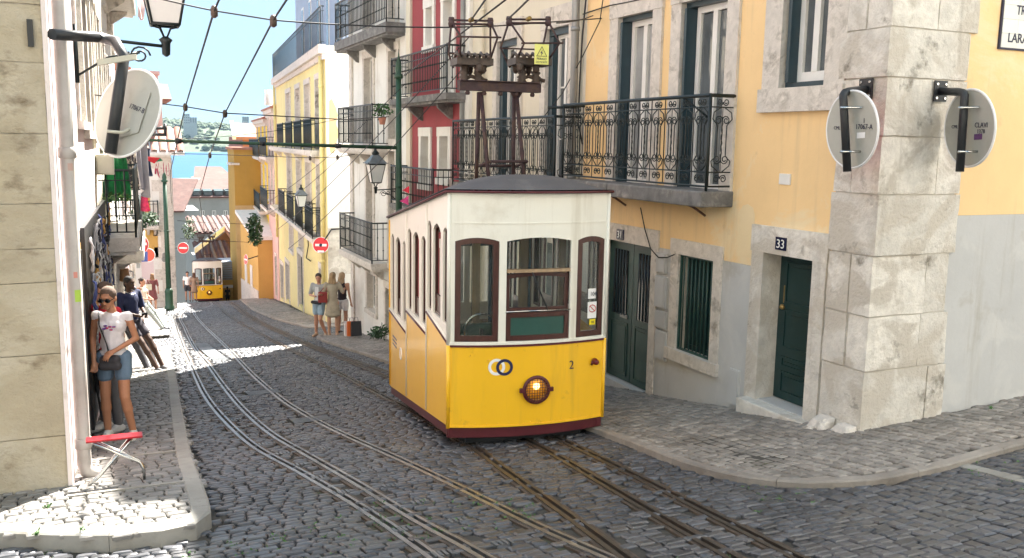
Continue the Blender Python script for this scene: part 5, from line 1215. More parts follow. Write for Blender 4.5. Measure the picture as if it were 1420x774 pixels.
    ff = FF(); cx, cz = tl(791, 510.5, -.06); y_ = yf(cx); ff.d = Vector((1, 0, 0)); ff.n = Vector((0, -1, 0)); ff.P = lambda u, z, d: Vector((u, y_-d, z))
    text_obj('2', ff, cx, cz, .085, M['inkd'], t, d=.003, dirsign=1, squeeze=.85, name='fleet_number')
    cx, cz = tl(823, 500, -.02); q = MB(); y0 = yf(cx); q.lathe([(.03, 0), (.034, .02), (.028, .07), (.01, .085)], (cx, y0, cz), 12, axis='Y'); q.v = [(a, 2*y0-b, c) for a, b, c in q.v]; q.tube([(cx-.03, y0-.02, cz-.03), (cx-.035, y0-.05, cz)], .014, 6); q.build('tail_lamp', mat('maroon_lamp', (.13, .01, .012), .3, .2), t)
    for (px, py) in ((652, 494), (676, 498), (800, 478)): cx, cz = tl(px, py, -.05); q = MB(); q.lathe([(.009, 0), (.007, .006), (.002, .009)], (cx, yf(cx), cz), 8, axis='Y'); q.v = [(a, 2*yf(cx)-b, c) for a, b, c in q.v]; q.build('bolt_head', M['tyel'], t)
    for k in range(15):
        u = -.76+k*1.52/14; q = MB(); q.lathe([(.0065, 0), (.005, .004), (.001, .006)], (u, yf(u), .245), 6, axis='Y'); q.v = [(a, 2*yf(u)-b, c) for a, b, c in q.v]; q.build('rivet', M['tyel'], t)
    # stickers on the right-hand pane
    def stick(x0, y0_, x1, y1_, m, nm, txt=None, tm=None):
        a, b = tl(x0, y1_, .03), tl(x1, y0_, .03); q = MB(); yy = yf((a[0]+b[0])/2)+.0
        q.hexa([(a[0], yf(a[0])+.02, a[1]), (b[0], yf(b[0])+.02, a[1]), (b[0], yf(b[0])+.014, a[1]), (a[0], yf(a[0])+.014, a[1]), (a[0], yf(a[0])+.02, b[1]), (b[0], yf(b[0])+.02, b[1]), (b[0], yf(b[0])+.014, b[1]), (a[0], yf(a[0])+.014, b[1])])
        o = q.build(nm, m, t)
        if txt:
            ff.P = lambda u, z, d: Vector((u, yf(u)+.011, z)); h = (b[1]-a[1])*.42; text_obj(txt, ff, (a[0]+b[0])/2, (a[1]+b[1])/2-h/2, h, tm, o, dirsign=1, squeeze=.8, name='lettering')
        return o, a, b
    stick(812, 399, 824, 413, M['wpaint'], 'price_sticker', '4,10€', M['inkd'])
    o, a, b = stick(811, 417, 825, 440, M['wpaint'], 'notice_sticker'); cx = (a[0]+b[0])/2; yy = yf(cx)+.008; zc = a[1]+(b[1]-a[1])*.6
    q = MB(); q.tube([(cx+.036*math.cos(k*.52), yy, zc+.036*math.sin(k*.52)) for k in range(12)], .004, 4, closed=True); q.tube([(cx-.026, yy, zc+.026), (cx+.026, yy, zc-.026)], .004, 4); q.build('no_smoking_mark', mat('red_print', (.5, .03, .03), .5), o)
    stick(814, 441, 823, 449, mat('yellow_sticker', (.8, .65, .02), .4), 'yellow_sticker', '10', M['inkd'])
    # lettering and ring on the far bay's side
    S = TSide(-1); q = MB()
    for k in range(3): q.box(-.803, -.801, 2.95, 3.25, .42-k*.05, .445-k*.05)
    q.build('side_lettering', M['brown'], t); q = MB(); q.tube([(-.803, 2.62+.06*math.cos(a), .33+.07*math.sin(a)) for a in [k*2*math.pi/20 for k in range(20)]], .009, 5, closed=True); q.build('side_ring', M['wpaint'], t)
    # underframe and wheels
    q = MB()
    q.hexa([(-.6, .1, -.0), (.6, .1, -.0), (.6, 3.3, -.0-KS*3.2), (-.6, 3.3, -KS*3.2), (-.6, .1, .2), (.6, .1, .2), (.6, 3.3, .2-KS*3.2), (-.6, 3.3, .2-KS*3.2)]); q.build('underframe', M['black'], t)
    for y in (.6, 2.8):
        for s in (-.43, .43): q = MB(); q.lathe([(.15, -.03), (.17, -.028), (.17, -.02), (.15, -.015), (.15, .03)], (s, y, .15-KS*y), 18, axis='X'); q.build('wheel', M['rust'], t)
    # roof gear: trestle, cross bar, two current collectors
    YG = 1.15
    def g(px, py, y=YG): x, z = tl(px, py, y); return Vector((x, y, z))
    q = MB()
    for (a, b, yy) in (((664, 128), (660, 245), YG+.2), ((667, 128), (681, 245), YG-.22), ((713, 128), (712, 245), YG+.2), ((716, 128), (731, 245), YG-.22)):
        p0, p1 = g(*a, YG), g(*b, yy); 
        if p1.z > 2.3: p1.z = 2.3
        q.tube([p0, p1], .022, 6)
    q.tube([g(681, 224, YG-.2), g(731, 224, YG-.2)], .017, 6); q.tube([g(660, 230, YG+.2), g(712, 230, YG+.2)], .017, 6); q.tube([g(681, 224, YG-.2), g(660, 232, YG+.2)], .015, 6); q.tube([g(731, 224, YG-.2), g(712, 232, YG+.2)], .015, 6); q.tube([g(703, 118), g(716, 138)], .02, 6); q.tube([g(728, 118), g(716, 138)], .02, 6)
    tr = q.build('roof_trestle', M['rust'], t)
    a, b = g(636, 119), g(748, 124); q = MB(); q.box(a.x, b.x, YG-.06, YG+.06, a.z-.045, a.z+.045); q.box(a.x, b.x, YG-.09, YG+.09, a.z+.05, a.z+.06)
    for k in range(5): x = a.x+(b.x-a.x)*(k+.5)/5; q.lathe([(.02, -.09), (.028, -.07), (.02, -.05)], (x, YG-.03, a.z), 8)
    q.build('cross_bar', M['rust'], t)
    for (xc, top0, top1, kn0, kn1, kL, base, bt) in ((653, (626, 30), (680, 31), (639, 51), (690, 52), (622, 78), (627, 86), 685), (733, (706, 29), (760, 29), (727, 60), (776, 60), (694, 71), (707, 98), 755)):
        o = MB(); rnd = random.Random(xc)
        for (dy, py_) in ((-.14, 3), (.14, -2)):
            p0, p1 = g(top0[0], top0[1]+py_, YG+dy), g(top1[0], top1[1]+py_, YG+dy); o.tube([p0, p1], .012, 6)
            for e in (p0, p1): o.lathe([(.028, -.03), (.036, 0), (.028, .03)], e, 8)
        kA, kB = g(kn0[0], kn0[1], YG-.25), g(kn1[0], kn1[1], YG-.25); o.tube([kA+(kA-kB)*.08, kB+(kB-kA)*.1], .01, 5)
        kC, kD = g(kL[0], kL[1]-4, YG+.25), g(kL[0]+58, kL[1]-2, YG+.25); o.tube([kC, kD], .009, 5)
        bz = g(xc, 85).z; bx0, bx1 = g(xc-20, 85).x, g(xc+22, 85).x
        tA, tB = g(top0[0], top0[1], YG-.14), g(top1[0], top1[1], YG-.14); tC, tD = g(top0[0], top0[1], YG+.14), g(top1[0], top1[1], YG+.14)
        for p, k_, b_ in ((tA, kA, Vector((bx0, YG-.15, bz+.04))), (tB, kB, Vector((bx1, YG-.15, bz+.02))), (tC, kC, Vector((bx0, YG+.15, bz-.06))), (tD, kD, Vector((bx1, YG+.15, bz-.02)))): o.tube([p, k_, b_], .0115, 6)
        c_ = o.build('current_collector', M['rust'], t)
        q = MB(); zc = g(xc, 82).z
        q.box(bx0-.03, bx1+.03, YG-.16, YG+.16, zc-.07, zc+.0)
        for k in range(6): x = bx0+(bx1-bx0)*k/5; q.tube([(x-.02, YG-.2, zc+.0), (x, YG, zc+.05+.02*rnd.random()), (x+.02, YG+.2, zc+.0)], .017, 6)
        for k in range(5): y_g = YG-.16+.08*k; q.lathe([(.015, -.05), (.04, -.02), (.035, .0), (.045, .02), (.015, .05)], (bx0-.02+.3*rnd.random(), y_g, zc-.1), 8)
        q.build('spring_box', M['insul'], c_)
        q = MB(); zt2 = g(xc, 92).z; zb2 = g(xc, 117).z; hh = zt2-zb2
        for dx in (-.07, .08):
            q.lathe([(.03, 0), (.055, hh*.12), (.035, hh*.25), (.06, hh*.38), (.035, hh*.5), (.055, hh*.64), (.03, hh*.78), (.04, hh)], (g(xc, 100).x+dx, YG, zb2), 12)
        q.tube([(g(xc-12, 118).x-.02, YG, zb2+.03), (g(xc, 100).x, YG, zb2+hh*.45), (g(xc+16, 112).x+.05, YG, zb2+.04)], .022, 6); q.build('insulator', M['insul'], c_)
        q = MB(); w0 = (g(top0[0], top0[1])+g(top1[0], top1[1]))/2; q.lathe([(.008, -.04), (.026, -.03), (.014, 0), (.026, .03), (.008, .04)], w0+Vector((.0, 0, .02)), 10, axis='Y'); q.build('contact_wheel', mat('brass_wheel', (.3, .2, .06), .4, .2, metal=.8), c_)
    # high voltage notice
    a, b = g(741, 89, YG-.3), g(761, 62, YG-.3); q = MB(); q.box(a.x, b.x, YG-.305, YG-.295, a.z, b.z); s_ = q.build('warning_sign', mat('pale_yellow_sign', (.72, .72, .2), .5, .05), t)
    cx = (a.x+b.x)/2; w_ = (b.x-a.x); zt_ = b.z-.02; q = MB(); y_ = YG-.309
    q.tube([(cx, y_, zt_-.004), (cx-w_*.36, y_, zt_-w_*.66), (cx+w_*.36, y_, zt_-w_*.66)], .005, 4, closed=True, smooth=False); q.poly([(cx+.006, y_, zt_-.035), (cx-.016, y_, zt_-.07), (cx-.002, y_, zt_-.07), (cx-.008, y_, zt_-.1), (cx+.014, y_, zt_-.063), (cx+.001, y_, zt_-.063)], (0, .002, 0)); q.build('bolt_symbol', M['inkd'], s_)
    ff.P = lambda u, z, d: Vector((u, y_, z)); text_obj('PERIGO', ff, cx, a.z+.045, .022, M['inkd'], s_, dirsign=1, name='lettering', ext=.001); text_obj('DE MORTE', ff, cx, a.z+.014, .018, M['inkd'], s_, dirsign=1, name='lettering', ext=.001)
    return t
tram = make_tram()
tram.location = TLOC; tram.rotation_euler = (0, 0, -TH)
t2 = copy_tree(tram); t2['label'] = 'small yellow funicular tram far down the street at the crest'
for ch_ in list(t2.children):
    if ch_.name.startswith(('fleet_number', 'warning_sign')):
        for c_ in list(ch_.children): bpy.data.objects.remove(c_)
        bpy.data.objects.remove(ch_)
P = at_depth(289.5, 418, 54); rr_ = ray(289.5, 418); t2.location = (P.x, P.y, zg(P.x, P.y)+.02); t2.rotation_euler = (0, 0, -math.atan2(rr_.x, rr_.y)+.03)
# ------------------------------------------------------------------ beyond the crest: town, river, far shore
M['terrain'] = mat('w_town_ground', (.2, .17, .14), .9, .2, .05)
def terr(x, y):
    r = math.hypot(x, y*0.9)
    base = float(np.interp(y, [-400, -40, 0, 56, 110, 300, 600, 700, 2100, 2150, 2300, 2600, 3200], [20, 5.5, -.4, -9, -25, -28.2, -28.6, -31, -31, -28.3, 2, 34, 50]))
    if y < 110: base = min(base, zg(0, y)-.5)
    if y > 2120: base += (noise.noise(Vector((x/260, y/260, 3)))*16+noise.noise(Vector((x/90, y/90, 7)))*6)*min(1, (y-2120)/200)
    return base
ys = [-400, -200, -100, -40, -20, -10, 0, 10, 22, 30, 40, 50, 56, 75, 110, 160, 220, 300, 500, 600, 700, 1400, 2080, 2120, 2150]+list(range(2180, 3300, 40)); xs = [-3500, -1500, -900]+list(range(-800, 2400, 50))+[3500]
mb = MB(); nx = len(xs); mb.add([(x, y, terr(x, y)) for y in ys for x in xs], [(j*nx+i, j*nx+i+1, (j+1)*nx+i+1, (j+1)*nx+i) for j in range(len(ys)-1) for i in range(nx-1)], smooth=True)
M['hill'] = mat('w_wooded_hill', (.05, .075, .035), .95, .35, .02, patches=(.2, .18, .13), pscale=.006, plo=.55, phi=.62)
t_ = structure(mb.build('terrain', [M['terrain'], M['hill']], fix=False))
for p in t_.data.polygons: p.material_index = 1 if p.center.y > 2100 else 0
M['water'] = mat('w_river_water', (.02, .075, .14), .5, .1, .01, bump=.3, bscale=.4, spec=.05, bdist=.3)
mb = MB(); mb.add([(-3500, 560, -28), (3500, 560, -28), (3500, 2200, -28), (-3500, 2200, -28)], [(0, 1, 2, 3)]); structure(mb.build('river', M['water'], fix=False))
# woods on the far shore: one mass of crown shapes
q = MB(); rr = random.Random(4)
ico = bmesh.new(); bmesh.ops.create_icosphere(ico, subdivisions=1, radius=1); ico.verts.index_update(); IV = [v.co.copy() for v in ico.verts]; IF = [[v.index for v in f.verts] for f in ico.faces]; ico.free()
for k in range(5200):
    y = rr.uniform(2170, 2900); x = y*rr.uniform(-.32, .3)
    if noise.noise(Vector((x/110, y/110, 1))) < -.12: continue
    s = rr.uniform(4, 11); z = terr(x, y)
    q.add([(x+v.x*s*rr.uniform(.8, 1.2), y+v.y*s, z+s*.45+v.z*s*rr.uniform(.5, .9)) for v in IV], IF)
tag(q.build('distant_woods', M['hill'], fix=False), 'bluish wooded hills on the far bank of the river', 'woods', kind='stuff')
M['fartile'] = mat('w_far_faded_tile', (.1, .045, .037), .9, .25, 1.5, dirt=(.14, .08, .065), dscale=.6)
M['farw'] = mat('w_far_grey_wall', (.25, .26, .25), .9, .1, .4)
M['farwall'] = mat('w_far_white_wall', (.35, .33, .3), .9, .1, .01)
for k, (px, py0, py1, wpx, lb) in enumerate(((259, 158, 172, 8, 'tall pale tower block on the far shore hilltop, left of the wooded ridge'), (268, 163, 170, 10, 'low pale block beside the tower on the far shore hill'), (341, 162, 168, 8, 'low building on the far ridge at its right end'))):
    a = on_y(px-wpx/2, py1, 2330); b = on_y(px+wpx/2, py0, 2330); h_ = thing('distant_block', lb, 'building', (a.x, 2330, terr(a.x, 2330)))
    q = MB(); q.box(a.x, b.x, 2330, 2350, terr(a.x, 2330)-3, b.z); q.build('wall', M['farwall'], h_)
    q = MB()
    for i in range(3):
        for j in range(4): x = a.x+(b.x-a.x)*(i+.5)/3; z = a.z+(b.z-a.z)*(j+.5)/4; q.box(x-1, x+1, 2329.5, 2330.1, z-.8, z+.8)
    tag(q.build('windows', M['glassd'], h_), kind='stuff')
# --- roofs below the crest
def slope(name, pts, th, m, parent): q = MB(); q.poly(pts, (0, 0, -th)); return q.build(name, m, parent)
ya = 138; FA = Fac((0, ya), (1, 0), (0, -1)); A = lambda px, py, off=0: FA.pix(px, py, off)
dh = thing('dormer_house', 'long pale grey house with pink tiled roof and dark dormers, below the crest', 'house', (A(290, 320)[0], ya, -20))
a0, zt_ = A(252, 273); a1 = A(333, 275)[0]
wn = [FA.rc(px-2.6, py-6, px+2.6, py+4) for px in (281, 297, 313) for py in (298, 318)]
wall(FA, a0, a1, -26, zt_, wn, M['farw'], dh)
for r in wn: casement(FA, r, dh, M['whitewood'], M['glassd'], kids=False, cols=2, rows=2, d=-.05, fw=.08)
zr = on_y(300, 247, ya+9).z; slope('roof', [(a0-.4, ya-.4, zt_), (a1+.4, ya-.4, zt_), (a1+.4, ya+9, zr), (A(278, 250)[0]+.8, ya+9, zr)], .2, M['fartile'], dh)
q = MB(); q.box(a0-.4, a1, ya+8.9, ya+16, -26, zr-.3); q.build('rear_wall', M['farw'], dh)
for px in (273.5, 288.5, 304, 319): 
    x0, z0 = A(px-6, 272.5); x1, z1 = A(px+6, 265); q = MB(); q.hexa([(x0, ya+.2, z0+.05), (x1, ya+.2, z0+.05), (x1, ya+3, z0+.05), (x0, ya+3, z0+.05), (x0, ya+.2, z1), (x1, ya+.2, z1), (x1, ya+3, z1+.2), (x0, ya+3, z1+.2)]); o = q.build('dormer', M['green'], dh)
    q = MB(); FA.box(q, x0+.12, x1-.12, z0+.15, z1-.15, -.2, -.15); q.build('dormer_window', M['glass'], o)
q = MB(); c0 = A(325, 262)[0]; q.box(c0-.5, c0+.5, ya+2, ya+3, zt_, A(325, 252)[1]); q.build('chimney', M['brownred'], dh)
yb_ = 170; x0 = on_y(272, 250, yb_).x; x1 = on_y(322, 250, yb_).x; h_ = thing('upper_roof_house', 'low house with broad pink roof right below the river, behind the dormer house', 'house', (x0, yb_, -26))
q = MB(); q.box(x0, x1, yb_, yb_+12, -27, on_y(300, 249, yb_).z); q.build('wall', M['farw'], h_); ze_ = on_y(300, 248, yb_).z; slope('roof', [(x0-.5, yb_-.5, ze_), (x1+.5, yb_-.5, ze_), (x1-1, yb_+8, on_y(300, 231, yb_+8).z), (x0+.5, yb_+8, on_y(300, 231, yb_+8).z)], .25, M['fartile'], h_)
yb_ = 125; x0 = on_y(246, 280, yb_).x; x1 = on_y(279, 280, yb_).x; h_ = thing('left_roof_house', 'house with sloping pink roof at the left, below the water', 'house', (x0, yb_, -24))
q = MB(); q.box(x0-4, x1-.3, yb_, yb_+10, -26, on_y(260, 292, yb_).z); q.build('wall', M['farw'], h_); slope('roof', [(x0-4, yb_-.5, on_y(260, 292, yb_).z), (x1-2.2, yb_-.5, on_y(260, 292, yb_).z), (x1+.3, yb_+7, on_y(276, 248, yb_+7).z), (x0-4, yb_+7, on_y(276, 246, yb_+7).z)], .2, M['fartile'], h_)
# reddish roof further forward
def tiled(name, label, y0, y1, pl, pr, pt, pb_, wallm, zdown=-26, rows=None, tile=.42):
    xl_, xr_ = on_y(pl, pb_, y0).x, on_y(pr, pb_, y0).x; z0 = on_y((pl+pr)/2, pb_, y0).z; z1 = on_y((pl+pr)/2, pt, y1).z
    o = thing(name, label, 'house', ((xl_+xr_)/2, y0, z0-4)); q = MB(); q.box(xl_+.2, xr_-.2, y0+.3, y1+4, zdown, z0-.15); q.build('wall', wallm, o)
    q = MB(); q.hexa([(xl_, y0, z0-.15), (xr_, y0, z0-.15), (xr_, y1, z1-.15), (xl_, y1, z1-.15), (xl_, y0, z0-.03), (xr_, y0, z0-.03), (xr_, y1, z1-.03), (xl_, y1, z1-.03)]); q.build('roof', M['fartile'], o)
    n = int((xr_-xl_)/tile)
    for k in range(n):
        xc = xl_+(k+.5)*(xr_-xl_)/n; vs = []; m_ = 5
        for (y, z) in ((y0-.1, z0-.03), (y1, z1-.03)):
            for j in range(m_+1): a = math.pi*j/m_; vs.append((xc+math.cos(a)*tile*.34, y, z+math.sin(a)*tile*.3))
        q = MB(); q.add(vs, [(j, j+1, j+m_+2, j+m_+1) for j in range(m_)]); q.build('roof_tile', M['tilelight'] if k % 2 else M['fartile'], o)
    return o, xl_, xr_, z0, z1
M['tilelight'] = mat('w_bleached_roof_tile', (.19, .14, .12), .85, .15, 2., island=.15)
tiled('red_roof_house', 'small house with reddish tiled roof above and behind the far tram', 92, 100, 266, 333, 300, 322, M['farw'], tile=.5)
o, xl_, xr_, z0, z1 = tiled('striped_roof_house', 'house with ribbed clay roof directly behind the far tram', 62, 67, 276, 328, 334, 368, M['farw'], -16, tile=.3)
# raised white gable coping on its upper left and front openings
pA, pB, pC = on_y(270, 352, 63), on_y(312, 320, 66), on_y(328, 344, 64)
q = MB(); q.hexa([pA, pB, pB+Vector((0, .5, 0)), pA+Vector((0, .5, 0)), pA+Z3*.35, pB+Z3*.35, pB+Vector((0, .5, .35)), pA+Vector((0, .5, .35))]); q.build('coping', M['white'], o)
q = MB(); q.poly([on_y(276, 351, 67.2), on_y(312, 322, 67.2), on_y(328, 340, 67.2), on_y(328, 360, 67.2), on_y(276, 360, 67.2)], (0, .3, 0)); q.build('gable', M['fartile'], o)
q = MB(); q.hexa([pB, pC, pC+Vector((0, .5, 0)), pB+Vector((0, .5, 0)), pB+Z3*.25, pC+Z3*.25, pC+Vector((0, .5, .25)), pB+Vector((0, .5, .25))]); q.build('coping', M['tile'], o)
FS_ = Fac((0, 59.5), (1, 0), (0, -1)); sh = thing('shuttered_shop', 'grey shuttered shop front over a low yellow wall, right of the far tram', 'shop', (FS_.pix(317, 400)[0], 59.5, -9))
r = FS_.rc(300, 363, 330, 388); q = MB(); FS_.box(q, r[0], r[1]+.3, r[2], r[3], -2, 0); q.build('wall', M['bluegrey'], sh)
for k in range(8): z = r[2]+(r[3]-r[2])*(k+.5)/8; q = MB(); FS_.box(q, r[0]+.1, r[1], z-.04, z+.04, .001, .03); q.build('shutter_slat', M['zinc'], sh)
r = FS_.rc(300, 388.5, 330, 425); q = MB(); FS_.box(q, r[0], r[1]+.3, r[2]-2, r[3], -1.5, .1); q.build('low_wall', M['orange'], sh); r2 = FS_.rc(300, 395, 330, 399); q = MB(); FS_.box(q, r2[0], r2[1]+.3, r2[2], r2[3], .101, .14); q.build('white_band', M['white'], sh)
# ochre end house on the right
FO = Fac((0, 57), (1, 0), (0, -1)); oh = thing('ochre_house', 'tall plain ochre gable wall facing uphill at the end of the right-hand row', 'house', (FO.pix(342, 300)[0], 57, -8))
r = FO.rc(327, 208, 358, 410); q = MB(); FO.box(q, r[0], r[1]+2.5, -12, r[3], -3.2, 0); q.build('wall', M['ochre'], oh); q = MB(); FO.box(q, r[0]-.25, r[0]+.3, FO.pix(327, 229)[1], FO.pix(327, 226)[1], -1.5, .1); q.build('cornice', M['stone2'], oh)
q = MB(); FO.box(q, r[0]-.1, r[1]+2.6, r[3]+.002, r[3]+.15, -3.3, .1); q.build('coping', M['tile'], oh)
q = MB(); FO.box(q, r[0]+.0, r[1], -12, FO.pix(340, 285)[1], .001, .03); q.build('lower_render', mat('w_dull_ochre', (.5, .36, .18), .9, .12, 1.5), oh)
FO2 = Fac((0, 66), (1, 0), (0, -1)); bh = thing('brown_house', 'brown red house with clay roof showing above the ochre wall', 'house', (FO2.pix(342, 300)[0], 66, -10)); r = FO2.rc(337, 190, 352, 240)
q = MB(); FO2.box(q, r[0], r[1]+3, -12, r[3], -8, 0); q.build('wall', M['brownred'], bh); slope('roof', [(r[0]-.5, 65.6, r[3]), (r[1]+3, 65.6, r[3]), (r[1]+3, 70, FO2.pix(340, 171, -4)[1]), (r[0]-.1, 70, FO2.pix(340, 171, -4)[1])], .2, M['tile'], bh); q = MB(); q.hexa([(r[0]-.75, 65.5, r[3]-.2), (r[0]-.5, 65.5, r[3]-.2), (r[0]-.1, 70, FO2.pix(340, 171, -4)[1]-.1), (r[0]-.35, 70, FO2.pix(340, 171, -4)[1]-.1), (r[0]-.75, 65.5, r[3]+.1), (r[0]-.5, 65.5, r[3]+.1), (r[0]-.1, 70, FO2.pix(340, 171, -4)[1]+.15), (r[0]-.35, 70, FO2.pix(340, 171, -4)[1]+.15)]); q.build('verge', M['white'], bh)
a, b = on_y(336, 410, 54.5), on_y(359, 410, 49.5); FN = Fac((a.x, a.y), (b.x-a.x, b.y-a.y), (-(1), -.9)); L_ = math.hypot(b.x-a.x, b.y-a.y)
ng = thing('orange_house', 'low orange house with a slanting top standing in front of the ochre wall', 'house', (a.x, a.y, zg(a.x, a.y)))
zA, zB = on_y(336, 296, 54.5).z, on_y(359, 333, 49.5).z; q = MB()
q.hexa([FN.P(0, -9, -3), FN.P(L_, -9, -3), FN.P(L_, -9, 0), FN.P(0, -9, 0), FN.P(0, zA, -3), FN.P(L_, zB, -3), FN.P(L_, zB, 0), FN.P(0, zA, 0)]); q.build('wall', M['orange'], ng)
q = MB(); q.hexa([FN.P(-.2, zA+.003, -3), FN.P(L_+.2, zB+.003, -3), FN.P(L_+.2, zB+.003, .25), FN.P(-.2, zA+.003, .25), FN.P(-.2, zA+.2, -3), FN.P(L_+.2, zB+.2, -3), FN.P(L_+.2, zB+.2, .25), FN.P(-.2, zA+.2, .25)]); q.build('coping', M['white'], ng)
for u in (L_*.3, L_*.62): q = MB(); zz = zB-1.6; FN.box(q, u-.28, u+.28, zz-1.4, zz, .001, .04); q.build('window', M['whitewood'], ng)
q = MB(); FN.box(q, .0, L_, -9, zg(5.5, 51)+.7, .001, .05); q.build('stone_foot', M['stone2'], ng)

# ------------------------------------------------------------------ the air over the river
q = MB(); q.box(-3700, 3700, -500, 3500, -36, 95); hz = q.build('haze', [], None); hz['kind'] = 'stuff'; hz['label'] = 'pale blue haze lying over the street, river and far shore'
hm = bpy.data.materials.new('haze_air'); hm.use_nodes = True; t = hm.node_tree; [t.nodes.remove(n) for n in list(t.nodes)]
ho_ = t.nodes.new('ShaderNodeOutputMaterial'); pv = t.nodes.new('ShaderNodeVolumePrincipled'); pv.inputs['Color'].default_value = (.6, .8, 1, 1); pv.inputs['Density'].default_value = .00004; t.links.new(pv.outputs[0], ho_.inputs['Volume']); hz.data.materials.append(hm)
# ------------------------------------------------------------------ people
def capsule(q, p0, p1, r0, r1, n=12):
    p0, p1 = Vector(p0), Vector(p1); d = p1-p0; L_ = d.length
    if L_ < 1e-5: d = Z3*1e-3; L_ = 1e-3
    t = d.normalized(); pts = []; rs = []
    for k in range(4): a = math.pi/2*(1-k/4); pts.append(p0-t*r0*math.sin(a)); rs.append(max(.0008, r0*math.cos(a)))
    for k in range(5): a = math.pi/2*k/4; pts.append(p1+t*r1*math.sin(a)); rs.append(max(.0008, r1*math.cos(a)))
    q.tube(pts, rs, n)
def ell(q, c, r, rot=None):
    c = Vector(c); n, m_ = 14, 9; vs = []
    for j in range(1, m_):
        b = math.pi*j/m_
        for i in range(n): a = 2*math.pi*i/n; v = Vector((r[0]*math.cos(a)*math.sin(b), r[1]*math.sin(a)*math.sin(b), r[2]*math.cos(b))); vs.append(c+(rot @ v if rot else v))
    top = Vector((0, 0, r[2])); vs += [c+(rot @ top if rot else top), c-(rot @ top if rot else top)]; T, B_ = len(vs)-2, len(vs)-1
    f = [(j*n+i, j*n+(i+1) % n, (j+1)*n+(i+1) % n, (j+1)*n+i) for j in range(m_-2) for i in range(n)]+[(T, (i+1) % n, i) for i in range(n)]+[(B_, (m_-2)*n+i, (m_-2)*n+(i+1) % n) for i in range(n)]
    q.add(vs, [tuple(reversed(x)) for x in f])
def fuse(q, name, m, parent, vox=.02, smooth=3, folds=0.):
    bm = bmesh.new(); vs = [bm.verts.new(v) for v in q.v]
    for f in q.f:
        try: bm.faces.new([vs[i] for i in f])
        except ValueError: pass
    bmesh.ops.recalc_face_normals(bm, faces=bm.faces)
    me = bpy.data.meshes.new(name); bm.to_mesh(me); bm.free(); o = bpy.data.objects.new(name, me); COL.objects.link(o)
    r = o.modifiers.new('r', 'REMESH'); r.mode = 'VOXEL'; r.voxel_size = vox; r.use_smooth_shade = True
    if smooth: s = o.modifiers.new('s', 'SMOOTH'); s.iterations = smooth; s.factor = .5
    o.parent = parent; FUSED.append((o, m, folds, None)); return o
FUSED = []
def finish_people():
    dg = bpy.context.evaluated_depsgraph_get(); dg.update(); new = [bpy.data.meshes.new_from_object(o.evaluated_get(dg)) for o, *_ in FUSED]
    for (o, m, folds, trim), m2 in zip(FUSED, new):
        o.modifiers.clear(); o.data = m2
        if folds:
            for v in m2.vertices:
                c = v.co; k = noise.noise(Vector((c.x*9, c.y*9, c.z*5)))+.5*noise.noise(Vector((c.x*22, c.y*22, c.z*9))); v.co = c+Vector(v.normal)*k*folds
        if trim:
            pl, nn_ = trim; bmh = bmesh.new(); bmh.from_mesh(m2); bmesh.ops.bisect_plane(bmh, geom=bmh.verts[:]+bmh.edges[:]+bmh.faces[:], plane_co=pl, plane_no=nn_, clear_outer=True)
            bmesh.ops.holes_fill(bmh, edges=[e for e in bmh.edges if e.is_boundary]); bmh.to_mesh(m2); bmh.free()
        m2.materials.clear(); m2.materials.append(m)
        for p in m2.polygons: p.use_smooth = True
SK = {}
def skin(c): 
    k = str(c)
    if k not in SK: SK[k] = mat('skin_tone', c, .55, .06, 12., spec=.4)
    return SK[k]
CL = {}
def clo(c, nm='cloth'):
    k = nm+str(c)
    if k not in CL: CL[k] = mat(nm, c, .85, .1, 10., bump=.2, bscale=150.)
    return CL[k]
BASEJ = dict(hipL=(-.09, 0, .9), hipR=(.09, 0, .9), kneeL=(-.1, -.01, .49), kneeR=(.1, -.01, .49), ankL=(-.1, .02, .09), ankR=(.1, .02, .09), toeL=(-.11, -.14, .035), toeR=(.11, -.14, .035),
             pel=(0, 0, .95), wai=(0, 0, 1.08), che=(0, 0, 1.28), nek=(0, .01, 1.44), head=(0, -.015, 1.585), shL=(-.175, 0, 1.39), shR=(.175, 0, 1.39), elL=(-.22, .02, 1.12), elR=(.22, .02, 1.12), wrL=(-.23, -.06, .88), wrR=(.23, -.06, .88))
